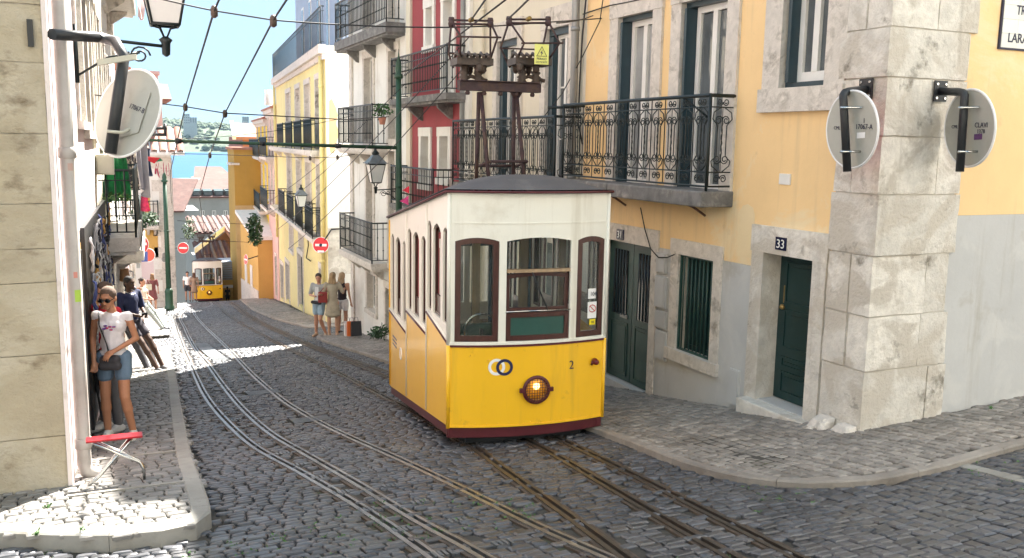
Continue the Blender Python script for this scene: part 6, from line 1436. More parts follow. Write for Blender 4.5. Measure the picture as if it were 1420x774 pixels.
def person(label, loc, rotz, H=1.7, pose=None, skn=(.5, .27, .17), hair=(.1, .06, .04), top=((.7, .7, .7), 'short'), bottom=((.1, .13, .2), 'shorts'), shoes=(.5, .5, .5), vox=.022, hairstyle='short', extra=None, group=None, female=False, back=False, headrot=(0, 0)):
    J = {k: Vector(v) for k, v in BASEJ.items()}
    for k, v in (pose or {}).items(): J[k] = Vector(v)
    o = thing('person', label, 'person', (0, 0, 0), group); q = MB(); S = 1.0; fw = .93 if female else 1.0
    HR = Matrix.Rotation(headrot[0], 3, 'Z') @ Matrix.Rotation(headrot[1], 3, 'X')
    hd = J['head']; hp = lambda v: hd+HR @ Vector(v)
    # legs, arms, trunk in one surface
    for s in 'LR':
        capsule(q, J['hip'+s], J['knee'+s], .085*fw, .055); capsule(q, J['knee'+s], J['knee'+s].lerp(J['ank'+s], .35), .053, .056); capsule(q, J['knee'+s].lerp(J['ank'+s], .3), J['ank'+s], .055, .036)
        capsule(q, J['ank'+s]-Z3*.02, J['toe'+s], .038, .03); capsule(q, J['ank'+s]+Vector((0, .03, -.04)), J['ank'+s]-Z3*.03, .032, .035)
        capsule(q, J['sh'+s], J['el'+s], .048*fw, .037*fw); capsule(q, J['el'+s], J['wr'+s], .039*fw, .026*fw); capsule(q, J['che'], J['sh'+s], .08, .05*fw)
        d = (J['wr'+s]-J['el'+s]).normalized(); w_ = J['wr'+s]
        side = Vector((1 if s == 'L' else -1, 0, 0)); side = (side-d*side.dot(d)).normalized(); nn = d.cross(side)
        if vox < .012:
            capsule(q, w_, w_+d*.06, .024, .026); capsule(q, w_+d*.02+side*.012, w_+d*.06+side*.02, .018, .016); capsule(q, w_+d*.02-side*.012, w_+d*.06-side*.022, .018, .015)
            for i, (off, ln) in enumerate(((.03, .068), (.011, .078), (-.009, .072), (-.028, .058))):
                b = w_+d*.07+side*off; k1 = b+d*ln*.45+nn*.008*(1 if s == 'R' else 1)+side*off*.12; k2 = k1+d*ln*.32+nn*.022; k3 = k2+d*ln*.2+nn*.026
                capsule(q, b, k1, .0095, .009, 8); capsule(q, k1, k2, .009, .008, 8); capsule(q, k2, k3, .008, .007, 8)
            capsule(q, w_+d*.02+side*.025, w_+d*.055+side*.055+nn*.01, .013, .0105, 8); capsule(q, w_+d*.055+side*.055+nn*.01, w_+d*.085+side*.062+nn*.02, .0105, .0085, 8)
        else:
            capsule(q, w_, w_+d*.07, .026, .03)
            for off in (-.022, -.008, .008, .022): capsule(q, w_+d*.08+side*off, w_+d*.14+side*off*1.2+nn*.025, .0115, .009, 6)
            capsule(q, w_+d*.03+side*.02, w_+d*.08+side*.055, .012, .01, 6)
    ell(q, J['pel'], (.145*(1.06 if female else 1), .1, .1)); ell(q, J['wai'], (.12*fw, .088, .13)); ell(q, J['che'], (.155*fw, .1, .15)); capsule(q, J['pel'], J['che'], .1, .11); capsule(q, J['che']+Z3*.04, J['nek'], .085, .05)
    capsule(q, J['nek']-Z3*.02, hp((0, .02, -.03)), .049*fw, .05*fw)
    ell(q, hp((0, .01, .02)), (.074, .093, .1), HR); ell(q, hp((0, -.025, -.045)), (.054, .062, .068), HR); ell(q, hp((0, -.07, -.085)), (.024, .02, .02), HR)
    capsule(q, hp((0, -.078, .005)), hp((0, -.102, -.03)), .009, .014, 8); ell(q, hp((0, -.082, -.06)), (.024, .013, .009), HR); ell(q, hp((0, -.078, .03)), (.05, .014, .011), HR)
    for s in (-1, 1): ell(q, hp((s*.077, .012, -.01)), (.01, .02, .032), HR)
    body = fuse(q, 'body', skin(skn), o, vox, 2 if vox < .012 else 1)
    for s in (-1, 1): e = MB(); ell(e, hp((s*.03, -.077, .008)), (.012, .008, .0075), HR); e.build('eye', M['inkd'] if vox > .012 else M['wpaint'], o)
    e = MB(); ell(e, hp((0, -.0955, -.06)), (.02, .004, .004), HR); e.build('mouth', clo((.3, .08, .07), 'lips'), o)
    # hair
    h = MB(); ell(h, hp((0, .022, .04)), (.085, .094, .088), HR); ell(h, hp((0, .045, -.01)), (.075, .07, .08), HR)
    if hairstyle == 'bun': ell(h, hp((0, .1, .06)), (.04, .04, .04), HR)
    if hairstyle in ('long', 'curly'):
        for k in range(26 if hairstyle == 'curly' else 14):
            r_ = random.Random(k*7+3); x = r_.uniform(-.085, .085); a = hp((x*.8, .06, r_.uniform(-.02, .03))); b = hp((x*1.35, .085+r_.uniform(-.02, .03), -r_.uniform(.2, .3))); capsule(h, a, b, .026, .014, 7)
    hv = max(vox*.7, .009)
    ho = fuse(h, 'hair', clo(hair, 'hair'), o, hv, 1, .006 if hairstyle != 'curly' else .012)
    # trim hair from the face
    FUSED[-1] = (*FUSED[-1][:3], (hp((0, -.052, .045)), HR @ Vector((0, -1, -.75)).normalized()))
    # clothing
    tc, ty = top; q = MB(); g_ = .014
    ell(q, J['che'], (.165*fw, .112, .155)); capsule(q, J['pel']+Z3*(.0 if bottom[1] != 'dress' else 0), J['che'], .118, .12); ell(q, J['wai'], (.132, .1, .13)); ell(q, J['pel'], (.155*(1.05 if female else 1), .11, .09))
    if female: [ell(q, J['che']+Vector((s*.07, -.075, .0)), (.06, .05, .06)) for s in (-1, 1)]
    for s in 'LR':
        capsule(q, J['che']+Z3*.03, J['sh'+s]-(J['sh'+s]-J['che'])*(.25 if ty == 'none' else 0), .085, (.045 if ty == 'none' else .055)*fw)
        if ty in ('short', 'half', 'long', 'sleeveless'):
            f = {'sleeveless': .14, 'short': .55, 'half': .85, 'long': 1.}[ty]; capsule(q, J['sh'+s], J['sh'+s].lerp(J['el'+s], f), (.062 if f > .2 else .053)*fw, (.056 if f > .2 else .047)*fw)
            if ty == 'long': capsule(q, J['el'+s], J['wr'+s].lerp(J['el'+s], .1), .052, .04)
    if bottom[1] == 'dress':
        for t in range(5): z = .9-.075*t; ell(q, (J['pel'].x, J['pel'].y, z), (.16+.012*t, .125+.01*t, .09))
    fuse(q, 'dress' if bottom[1] == 'dress' else 'shirt', clo(tc, 'shirt_cloth'), o, vox, 2, .006)
    if bottom[1] != 'dress':
        q = MB(); ell(q, J['pel']-Z3*.02, (.16, .118, .1)); f = {'shorts': .6, 'brief': .42, 'skirt': .5, 'trousers': 1.}[bottom[1]]
        for s in 'LR':
            k_ = J['hip'+s].lerp(J['knee'+s], f); capsule(q, J['hip'+s], k_, .108, .088 if f < 1 else .078)
            if f == 1.: capsule(q, k_, J['ank'+s]+Z3*.03, .075, .055)
        if bottom[1] == 'skirt': ell(q, J['pel']-Z3*.16, (.17, .13, .12))
        fuse(q, {'trousers': 'trousers'}.get(bottom[1], 'shorts'), clo(bottom[0], 'trouser_cloth'), o, vox, 2, .005)
    if shoes:
        for s in 'LR':
            q = MB(); a = J['ank'+s]; t_ = J['toe'+s]; capsule(q, a+Vector((0, .035, -.045)), t_+Z3*.005, .046, .04); capsule(q, a-Z3*.01, a.lerp(t_, .4)-Z3*.01, .045, .04); fuse(q, 'shoe', clo(shoes, 'shoe_leather'), o, max(vox*.7, .009), 1)
    if extra: extra(o, J, hp, HR)
    s = H/1.7; o.scale = (s, s, s); o.location = loc; o.rotation_euler = (0, 0, rotz); return o
def face_cam(loc, off=0.): return math.atan2(loc[0], loc[1])*-1+off   # turns the -Y face towards the camera
# 1. woman in the white sleeveless top
def x1(o, J, hp, HR):
    q = MB()
    for s in (-1, 1):
        ell(q, hp((s*.036, -.094, .006)), (.031, .008, .024), HR); q.tube([hp((s*.066, -.085, .01)), hp((s*.08, .0, .008))], .004, 5)
    q.tube([hp((-.02, -.1, .012)), hp((.02, -.1, .012))], .004, 5); q.build('sunglasses', mat('sunglass_lens', (.01, .012, .012), .08, .05), o)
    q = MB(); capsule(q, (-.06, -.15, .93), (.06, -.16, .93), .05, .05); capsule(q, (-.07, -.15, .86), (.07, -.16, .86), .055, .05); fuse(q, 'handbag', clo((.04, .04, .045), 'bag_leather'), o, .012, 1, .003)
    q = MB(); q.tube([(-.12, -.04, 1.43), (-.1, -.12, 1.3), (-.03, -.14, 1.1), (.0, -.15, .96)], .007, 6); q.build('bag_strap', M['black'], o)
    q = MB(); rr = random.Random(3)
    for k in range(7): c = Vector((.0+rr.uniform(-.055, .07), -.128-.008*rr.random(), 1.27+rr.uniform(-.025, .03))); ell(q, c, (.02, .006, .01))
    q.build('shirt_print', mat('purple_print', (.12, .05, .25), .8, .5, 40., dirt=(.5, .05, .1), dscale=30., dlo=.5, dhi=.55), o)
P = ground(176, 607, PH); PW = Vector((at_depth(158, 500, (P-CAMP).dot(FW)).x, P.y, P.z))
person('woman in white sleeveless top, sunglasses and denim shorts beside the red-topped stand', PW, face_cam(PW, -.25), 1.62, dict(elR=(.235, .02, 1.12), wrR=(.06, -.17, 1.03), elL=(-.21, .03, 1.13), wrL=(-.17, -.12, .9), shL=(-.16, .01, 1.385), shR=(.165, 0, 1.375), head=(-.02, -.04, 1.575), kneeR=(.12, -.1, .5), ankR=(.17, -.02, .09), toeR=(.19, -.18, .04)), skn=(.42, .2, .11), hair=(.1, .065, .045),
       top=((.7, .69, .71), 'sleeveless'), bottom=((.12, .19, .27), 'brief'), shoes=(.6, .6, .58), vox=.0085, hairstyle='bun', extra=x1, female=True, headrot=(-.15, .2))
P2 = PW+Vector((-.28, .55, 0)); P2.z = zg(P2.x, P2.y)+PH; P2.x = max(P2.x, xl(P2.y)+.2)
person('person in a red T-shirt half hidden behind the woman in white, by the bead rack', P2, face_cam(P2, -.9), 1.66, skn=(.45, .22, .13), top=((.55, .02, .04), 'short'), bottom=((.12, .12, .13), 'trousers'), vox=.014)
# 2. men leaning on the wall
PM = ground(205, 511, PH); base = at_depth(186, 505, (PM-CAMP).dot(FW)); lx = max(base.x, xl(PM.y)+.25)
lean = dict(hipL=(-.09, .0, .82), hipR=(.09, .0, .82), pel=(0, 0, .87), wai=(0, -.0, 1.0), che=(0, .03, 1.2), nek=(0, .05, 1.36), head=(0, .02, 1.5), shL=(-.19, .05, 1.31), shR=(.19, .05, 1.31), elL=(-.24, .02, 1.04), elR=(.24, .02, 1.04), wrL=(-.1, -.2, .98), wrR=(.1, -.2, .98), kneeL=(-.1, -.32, .5), kneeR=(.1, -.28, .52), ankL=(-.08, -.62, .09), ankR=(.1, -.55, .09), toeL=(-.08, -.8, .05), toeR=(.1, -.73, .05))
def x2(o, J, hp, HR): q = MB(); q.tube([(.08*math.sin(a), .03-.1*math.cos(a)*1.0, 1.36-.04*math.cos(a)) for a in [k*2*math.pi/16 for k in range(16)]], .006, 5, closed=True); q.build('necklace', M['chrome'], o); q = MB(); q.bevbox(-.06, .06, -.3, -.28, .96, 1.02, .005); q.build('phone', M['black'], o)
L1_ = Vector((lx, PM.y+.1, zg(lx, PM.y+.1)+PH)); person('man in navy shirt leaning on the left wall with legs stretched out', L1_, face_cam(L1_, .75), 1.85, lean, skn=(.07, .035, .022), hair=(.012, .01, .01), top=((.018, .025, .075), 'half'), bottom=((.06, .055, .07), 'shorts'), shoes=(.13, .13, .14), vox=.014, extra=x2)
L2_ = Vector((xl(PM.y+1)+.3, PM.y+1.1, zg(0, PM.y+1.1)+PH)); 
def x3(o, J, hp, HR): q = MB(); ell(q, hp((0, .01, .06)), (.09, .1, .06), HR); capsule(q, hp((0, -.08, .05)), hp((0, -.14, .045)), .05, .04); fuse(q, 'cap', clo((.2, .2, .22), 'cap_cloth'), o, .015, 1)
person('man in blue T-shirt and grey cap just behind the man in navy', L2_+Vector((-.05, -.35, 0)), face_cam(L2_, .5), 1.76, lean, skn=(.12, .06, .04), hair=(.02, .015, .01), top=((.02, .07, .2), 'short'), bottom=((.05, .05, .06), 'trousers'), shoes=(.1, .1, .1), vox=.018, extra=x3)
P = ground(206, 457, PH); sit = dict(lean)
person('woman in cream top and grey trousers leaning back against the wall on the left', Vector((P.x-.1, P.y, P.z)), face_cam(P, 1.0), 1.72, lean, skn=(.4, .2, .12), hair=(.02, .015, .012), top=((.66, .6, .5), 'none'), bottom=((.3, .32, .3), 'trousers'), shoes=(.06, .06, .07), vox=.022, hairstyle='bun', female=True)
# 3. woman with tote far left
def x4(o, J, hp, HR): q = MB(); q.bevbox(.03, .3, .12, .17, .98, 1.25, .015); q.build('tote_bag', clo((.62, .58, .44), 'canvas'), o); q = MB(); q.tube([(.08, .15, 1.24), (.14, .05, 1.42), (.24, .15, 1.24)], .008, 5); q.build('bag_strap', clo((.62, .58, .44), 'canvas'), o)
P = ground(213, 432, .0); person('woman in rust brown dress with a pale tote bag walking away near the green door', P, face_cam(P)+math.pi, 1.66, skn=(.45, .24, .15), hair=(.25, .14, .07), top=((.2, .06, .06), 'half'), bottom=((.2, .06, .06), 'dress'), shoes=(.4, .2, .12), vox=.024, hairstyle='long', female=True, extra=x4)
# 4. the group by the side alley
P = ground(443, 467, 0)
def x5(o, J, hp, HR): q = MB(); capsule(q, (-.12, -.13, .95), (.1, -.14, .93), .05, .04); fuse(q, 'belt_bag', clo((.03, .03, .035), 'bag_leather'), o, .015, 1); q = MB(); q.box(-.05, .05, -.125, -.115, 1.0, 1.36); q.build('white_undershirt', clo((.7, .7, .7), 'shirt_cloth'), o)
person('man in open grey shirt, pale denim shorts and belt bag facing the two women', P, face_cam(P, -.45), 1.74, dict(elR=(.22, -.05, 1.14), wrR=(.2, -.32, 1.2), elL=(-.24, -.02, 1.12), wrL=(.02, -.3, 1.14), kneeL=(-.08, -.02, .5), kneeR=(.1, -.15, .5), ankR=(.16, .05, .1), toeR=(.2, -.1, .04)), skn=(.5, .25, .16), hair=(.06, .04, .03), top=((.33, .33, .32), 'half'), bottom=((.28, .38, .46), 'shorts'), shoes=(.45, .3, .2), vox=.018, extra=x5, headrot=(.25, .1))
P = ground(462, 467, 0)
def x6(o, J, hp, HR): q = MB(); q.bevbox(.12, .36, .05, .14, .92, 1.2, .03); q.build('shoulder_bag', clo((.28, .04, .035), 'red_leather'), o); q = MB(); q.tube([(.16, .1, 1.18), (.12, .0, 1.42), (.32, .1, 1.18)], .01, 5); q.build('bag_strap', clo((.28, .04, .035), 'red_leather'), o)
person('woman with long curly blonde hair in a beige dress with a red shoulder bag', P, face_cam(P)+math.pi-.15, 1.76, dict(elL=(-.26, -.03, 1.16), wrL=(-.26, -.24, 1.2), elR=(.22, .02, 1.14), wrR=(.2, -.1, .95)), skn=(.5, .27, .17), hair=(.33, .22, .12), top=((.4, .34, .25), 'half'), bottom=((.4, .34, .25), 'dress'), shoes=(.5, .32, .22), vox=.018, hairstyle='curly', female=True, extra=x6)
P = ground(475, 464, 0); person('woman in dark sleeveless top and white shorts partly hidden behind the blonde woman', P, face_cam(P)+math.pi-.5, 1.74, skn=(.48, .25, .16), hair=(.35, .24, .14), top=((.04, .03, .035), 'none'), bottom=((.68, .64, .62), 'brief'), shoes=(.05, .04, .04), vox=.02, hairstyle='long', female=True)
# 5. far figures near the distant tram
for lb, px, pyb_, Hh, tp, bt, hr in (('distant person in white T-shirt and black shorts left of the far tram', 261, 418.5, 1.72, (.72, .7, .68), (.03, .03, .035), (.03, .02, .02)), ('distant long haired woman in a brown dress right beside the far tram', 270, 418.5, 1.66, (.28, .2, .14), None, (.1, .05, .03)), ('dark figure beyond the crest just right of the far tram', 316, 424, 1.2, (.03, .03, .035), (.03, .03, .03), (.01, .01, .01))):
    P = at_depth(px, pyb_, 51 if px < 300 else 56); P.z = max(P.z, zg(P.x, P.y)) if px < 300 else P.z
    person(lb, P, face_cam(P)+(math.pi if bt is None else 0), Hh, skn=(.4, .22, .14) if px < 300 else (.05, .03, .025), hair=hr, top=(tp, 'short'), bottom=(bt or tp, 'dress' if bt is None else 'shorts'), shoes=(.1, .1, .1), vox=.03, hairstyle='long' if bt is None else 'short')

finish_people()
# ------------------------------------------------------------------ street furniture, signs, wires
def disc_sign(name, label, c, r, nrm, upv, back_m, face_m, group=None, rim_m=None, cat='road sign', th=.012):
    """thin round plate: centre c, nrm points out of its back side"""
    c = Vector(c); n = Vector(nrm).normalized(); u = (Vector(upv)-n*n.dot(Vector(upv))).normalized(); v = n.cross(u)
    o = thing(name, label, cat, c, group); q = MB(); k = 40
    ring = lambda rr, d: [c+(u*math.cos(2*math.pi*i/k)+v*math.sin(2*math.pi*i/k))*rr+n*d for i in range(k)]
    a, b = ring(r, th*.5), ring(r, -th*.5); q.add(a+b, [tuple(range(k)), tuple(reversed(range(k, 2*k)))]+[(i, (i+1) % k, (i+1) % k+k, i+k) for i in range(k)], 0)
    q.build('plate', back_m, o)
    q = MB(); q.tube(ring(r, 0), th*.9, 6, closed=True); q.build('rim', rim_m or M['wpaint'], o)
    if face_m: q = MB(); a = ring(r*.96, -th*.5-.001); q.add(a, [tuple(range(k))]); q.build('sign_face', face_m, o)
    return o, n, u, v
M['signback'] = mat('grey_sign_back', (.42, .42, .38), .5, .07, 4., metal=.15, dirt=(.36, .35, .3), dscale=6., dlo=.55, dhi=.8)
M['signred'] = mat('sign_red', (.62, .02, .03), .4, .05)
class VF:
    def __init__(s, o, d, n, up=None): s.o, s.d, s.n = Vector(o), Vector(d).normalized(), Vector(n).normalized(); s.up = up or Z3
    def P(s, u, z, d=0): return s.o+s.d*u+s.up*z+s.n*d
def text_v(s_, vf, u, z, h, m, parent, d=.008, name='lettering'):
    cu = bpy.data.curves.new('t', 'FONT'); cu.body = s_; cu.size = h/.7; cu.align_x = 'CENTER'; cu.extrude = .0008; cu.resolution_u = 2
    to = bpy.data.objects.new('t', cu); COL.objects.link(to); dg = bpy.context.evaluated_depsgraph_get(); dg.update(); me = bpy.data.meshes.new_from_object(to.evaluated_get(dg)); bpy.data.objects.remove(to)
    off = wl(parent)
    for v in me.vertices: v.co = vf.P(u+v.co.x, z+v.co.y, d+v.co.z)-off
    me.materials.clear(); me.materials.append(m); o = bpy.data.objects.new(name, me); COL.objects.link(o); o.parent = parent; return o
# two signs on the stone corner seen from behind
TC = -FW   # towards the camera
for (lb, cx, cy, plx, ply, Ff, txt, minor, sgn) in (('round traffic sign seen from behind, left of the two on the stone corner', 1181, 180, 1207, 124, FR, ('CML', '17067-A'), .62, 1), ('round traffic sign seen from behind, right of the two on the stone corner', 1344, 178, 1297, 127, FW2, ('CML', 'CLAVI', '1378'), .58, 1)):
    u, z = Ff.pix(plx, ply); pw_ = Ff.P(u, z, .05); outd = .42; 
    D = (pw_-CAMP).dot(FW)-.25; c = at_depth(cx, cy, D); r = 53/FPX*D
    # plate normal (back side) leans left of the view line
    TV = (CAMP-c).normalized(); SD = TV.cross(Z3).normalized()*-1; SD = SD if SD.dot(RT) > 0 else -SD; th_ = math.acos(minor); nrm = TV*math.cos(th_)-SD*math.sin(th_)*.98-Z3*.05
    o, n, uu, vv = disc_sign('traffic_sign', lb, c, r, nrm, Z3+RT*.06, M['signback'], M['signred'], 'signs on the stone corner')
    pe = at_depth(plx-37 if Ff is FR else plx+33, ply+2, D-.05); e0 = at_depth(cx-12 if Ff is FR else cx-6, 128, D-.06); e1 = at_depth(cx-6 if Ff is FR else cx-13, 238, D-.06)
    q = MB(); pts = [pw_, pw_.lerp(e0, .8), pw_.lerp(e0, .93)+(e1-e0)*.01, e0+(e1-e0)*.04, e0+(e1-e0)*.1, e1]; q.tube(pts, .034, 12); q.build('bracket_arm', M['black'], o)
    q = MB(); Ff.box(q, u-.075, u+.075, z-.09, z+.09, .045, .06)
    q.build('wall_plate', M['black'], o)
    for du in (-.05, .05):
        for dz in (-.06, .06): q = MB(); q.lathe([(.012, -.004), (.012, .01), (.004, .013)], Ff.P(u+du, z+dz, .065), 6, axis='X' if Ff is FR else 'Y'); q.build('bolt', M['chrome'], o)
    for py in (150, 211):
        pc = at_depth(cx-9, py, D-.1); ax = (e1-e0).normalized(); side = vv if vv.dot(RT) > 0 else -vv
        q = MB(); q.tube([pc+ax*0+ (RT*-.05)+TC*.02, pc+RT*.05+TC*.02, c+side*r*.45+(uu*((pc-c).dot(uu)))+n*.02], .01, 5); q.build('clamp', M['chrome'], o)
    vf = VF(c+n*.008, vv if vv.dot(RT) > 0 else -vv, n, uu)
    text_v(txt[0], vf, -r*.55, -r*.0, .03, M['inkd'], o, .002); text_v(txt[1], vf, r*.5, r*.02, .042, M['inkd'], o, .002)
    if len(txt) > 2: text_v(txt[2], vf, r*.5, -r*.13, .035, M['inkd'], o, .002)
    else: text_v('I', vf, r*.5, r*.18, .04, M['inkd'], o, .002)
    q = MB(); q.poly([vf.P(r*.25+a_*.1, -r*(.3 if len(txt) > 2 else .22)+b_*.06, .002) for a_, b_ in ((0, 0), (1, .1), (1, .9), (0, .8))], n*.001); q.build('sticker', M['wpaint'] if len(txt) < 3 else mat('purple_sticker', (.12, .05, .15), .5, .3, 60.), o)
# big sign on the left corner, seen from behind and below
D = 7.25; c = at_depth(177, 157, D); r = .365; maj = (RT*.38+UP*.92).normalized(); mnr = (RT*.92-UP*.38).normalized(); nrm = (CAMP-c).normalized()*.74-mnr*.67
o, n, uu, vv = disc_sign('traffic_sign', 'large round sign seen from behind on the bent black bracket at the left', c, r, nrm, maj, M['signback'], M['signred'])
pw_ = FLF.P(FLF.pix(72, 48)[0], FLF.pix(72, 48)[1], .02); a1 = at_depth(140, 52, D+.1); a2 = at_depth(160, 58, D+.05); a3 = at_depth(172, 78, D-.08); a4 = at_depth(163, 140, D-.09); a5 = at_depth(153, 213, D-.1)
q = MB(); q.tube([pw_, pw_.lerp(a1, .9), a1, a2, a3, a4, a5], [.042, .042, .042, .043, .044, .046, .047], 12); q.build('bracket_arm', M['black'], o)
q = MB(); FLF.box(q, .06, .1, pw_.z-.1, pw_.z+.1, .004, .03); q.build('wall_plate', M['black'], o)
M['beige'] = mat('beige_steel', (.48, .46, .38), .5, .08, 5.)
b0, b1 = at_depth(136, 87, D-.15), at_depth(189, 79, D-.15); q = MB(); hx = UP*.022; dp = FW*.012; q.hexa([b0-hx-dp, b1-hx-dp, b1-hx+dp, b0-hx+dp, b0+hx-dp, b1+hx-dp, b1+hx+dp, b0+hx+dp]); q.build('cross_bar', M['beige'], o)
b0, b1 = at_depth(149, 182, D-.16), at_depth(185, 177, D-.02); q = MB(); q.tube([b0, at_depth(168, 184, D-.15), b1], .014, 6); q.build('clamp', M['beige'], o)
q = MB(); q.poly([c+uu*(r*.55)-vv*.0+n*.014, c+uu*r*.6+(vv if vv.dot(RT) > 0 else -vv)*r*.5+n*.014, c-uu*r*.3+(vv if vv.dot(RT) > 0 else -vv)*r*.62+n*.014, c-uu*r*.62+n*.014], n*.004); q.build('backing_panel', M['signback'], o)
vf = VF(c+n*.02, (vv if vv.dot(RT) > 0 else -vv), n, uu); text_v('17067-B', vf, r*.3, r*.12, .04, M['inkd'], o, .002)
# no entry signs
def no_entry(label, c, r, face, group='no entry signs', post=None, tag_=True):
    c = Vector(c); n = Vector(face).normalized(); o, n_, uu, vv = disc_sign('no_entry_sign', label, c, r, n, Z3, M['signred'], None, group)
    sd_ = vv if vv.dot(RT) > 0 else -vv; q = MB(); k = n*.012; w_, h_ = r*.72, r*.15; q.hexa([c-sd_*w_-uu*h_+k*.7, c+sd_*w_-uu*h_+k*.7, c+sd_*w_+uu*h_+k*.7, c-sd_*w_+uu*h_+k*.7, c-sd_*w_-uu*h_+k, c+sd_*w_-uu*h_+k, c+sd_*w_+uu*h_+k, c-sd_*w_+uu*h_+k]); q.build('white_bar', M['wpaint'], o)
    if post: q = MB(); q.tube([c-n*.04]+[Vector(p) for p in post], .025, 8); q.build('sign_arm', M['black'], o)
    return o, sd_, uu, n
c = FE.P(.25, FE.pix(445, 340, .8)[1], .75); D_ = (c-CAMP).dot(FW); c = at_depth(445, 340, D_)
o, sd_, uu, n = no_entry('red no entry sign on a black arm at the near corner of the lemon house', c, 11*D_/FPX, TC, post=[FE2.P(.1, c.z+.5, .1), FE2.P(1.1, c.z+.55, .06), FE2.P(1.55, c.z+.75, .05)])
q = MB(); q.lathe([(.05, -.01), (.05, .01)], c+n*.02-uu*.0, 10, axis='Y'); q.build('sticker', M['inkd'], o)
q = MB(); k = c-uu*.2+n*.015; q.hexa([k-sd_*.1-uu*.03, k+sd_*.1-uu*.03, k+sd_*.1+uu*.03, k-sd_*.1+uu*.03]+[p+n*.003 for p in (k-sd_*.1-uu*.03, k+sd_*.1-uu*.03, k+sd_*.1+uu*.03, k-sd_*.1+uu*.03)]); q.build('sticker', M['wpaint'], o)
c = on_y(254, 344, 43.5); no_entry('distant no entry sign left of the far tram, on the end house corner', c, 7*45/FPX, TC, post=[c+Vector((-.5, .2, 0))])
c = at_depth(341, 360, 44); no_entry('faded no entry sign seen edgewise in front of the orange house', c, 7*44/FPX, (TC*.6-RT*.8), post=[c+Vector((.6, .1, .15))])
c = at_depth(196, 339, 26); no_entry('half hidden no entry sign edge-on beside the striped panel on the left', c, 12*26/FPX, TC*.45+RT*.9, post=[c+Vector((-.5, 0, .1))])
c = at_depth(206, 354, 28); o, n_, uu, vv = disc_sign('red_disc', 'plain red orange disc beside the blue square sign on the left', c, 9*28/FPX, TC, Z3, mat('orange_red', (.7, .09, .04), .5, .05), None, cat='disc sign')
c = at_depth(198, 356, 27.5); o = thing('square_sign', 'small square blue sign on the left above the seated men', 'sign', c); q = MB(); s_ = 7*27.5/FPX; q.hexa([c-RT*s_-UP*s_, c+RT*s_-UP*s_, c+RT*s_+UP*s_, c-RT*s_+UP*s_]+[p-FW*.02 for p in (c-RT*s_-UP*s_, c+RT*s_-UP*s_, c+RT*s_+UP*s_, c-RT*s_+UP*s_)]); q.build('plate', mat('sign_blue', (.02, .06, .25), .4, .05), o); q = MB(); q.tube([c-RT*s_, c-RT*s_*4+Z3*.1], .02, 6); q.build('sign_arm', M['black'], o)
c = at_depth(228, 357, 40.5); o, *_ = disc_sign('oval_mirror', 'greyish round mirror on the slim green pole by the end house', c, 7*40.5/FPX, TC*.8-RT*.5, Z3, mat('mirror_back', (.3, .3, .28), .3, .2, 8., metal=.5), None, cat='mirror')
q = MB(); q.tube([c, c+Vector((.05, .3, 0))], .03, 6); q.build('mirror_arm', M['black'], o)
# folding table with red top
P1, P2 = on_y(119, 613, 7.72), on_y(198, 610, 7.72); tz = ground(160, 690, PH)
o = thing('folding_table', 'small folding stand with red top and crossed metal legs on the left pavement', 'folding table', (tz.x, tz.y, tz.z))
zt_ = P1.z; q = MB(); xa_, xb_ = P1.x, P2.x; q.bevbox(xa_, xb_, P1.y-.02, P1.y+.1, zt_-.009, zt_+.009, .005); q.build('table_top', mat('red_laminate', (.33, .005, .012), .3, .04), o)
for yy in (P1.y+.01, P1.y+.085):
    gz = zg(0, yy)+PH
    q = MB(); q.tube([(xa_+.05, yy, zt_-.015), (xb_-.03, yy, gz+.15), (xb_-.0, yy, gz+.08), (xb_-.0, yy, gz)], .012, 8); q.build('leg', M['chrome'], o)
    q = MB(); q.tube([(xb_-.08, yy+.012, zt_-.015), (xa_+.08, yy+.012, gz+.06), (xa_+.0, yy+.012, gz)], .012, 8); q.build('leg', M['chrome'], o)
gz = zg(0, P1.y+.01)+PH; q = MB(); q.tube([(xb_, P1.y+.01, gz+.02), (xb_, P1.y+.085, gz-.02)], .011, 8); q.build('foot_bar', M['chrome'], o)
# ------------------------------------------------------------------ wires
def sag(a, b, s, n=14): a, b = Vector(a), Vector(b); return [a.lerp(b, k/n)-Z3*(s*4*(k/n)*(1-k/n)) for k in range(n+1)]
def wire(label, pts, r=.008, group='overhead wires', knots=()):
    o = thing('overhead_wire', label, 'wire', pts[0], group); q = MB(); q.tube(pts, r, 6); q.build('strand', M['cable'], o)
    for k in knots:
        q = MB(); q.lathe([(.012, -.07), (.035, -.05), (.035, .02), (.02, .05)], k, 8); q.build('insulator', M['insul'], o)
    return o
wa = [at_depth(330, -60, 7.5), at_depth(297, 15, 8.9), at_depth(257, 148, 13.9), at_depth(246, 195, 17.), at_depth(236, 240, 27), at_depth(238, 290, 45)]
wb = [at_depth(430, -50, 7.4), at_depth(379, 28, 8.9), at_depth(312, 157, 13.9), at_depth(291, 215, 19), at_depth(276, 270, 29), at_depth(284, 325, 48)]
wire('left overhead contact wire running down the street against the sky', wa, .011, knots=[wa[1], wa[2], wa[3]]); wire('second overhead contact wire, nearer the yellow houses', wb, .011, knots=[wb[1], wb[2], wb[3]])
s1 = sag(Vector((xl(9.5), 9.6, at_depth(180, -8, 9.6).z)), at_depth(297, 15, 8.9), .02)+sag(at_depth(297, 15, 8.9), at_depth(379, 28, 8.9), .0, 3)[1:]+sag(at_depth(379, 28, 8.9), at_depth(628, 38, 9.6), .02)[1:]+[at_depth(690, 36, 10), Vector((6.1, 10.9, at_depth(905, 10, 11).z))]
wire('cross wire at the top carrying the contact wires to the yellow house', s1, .008)
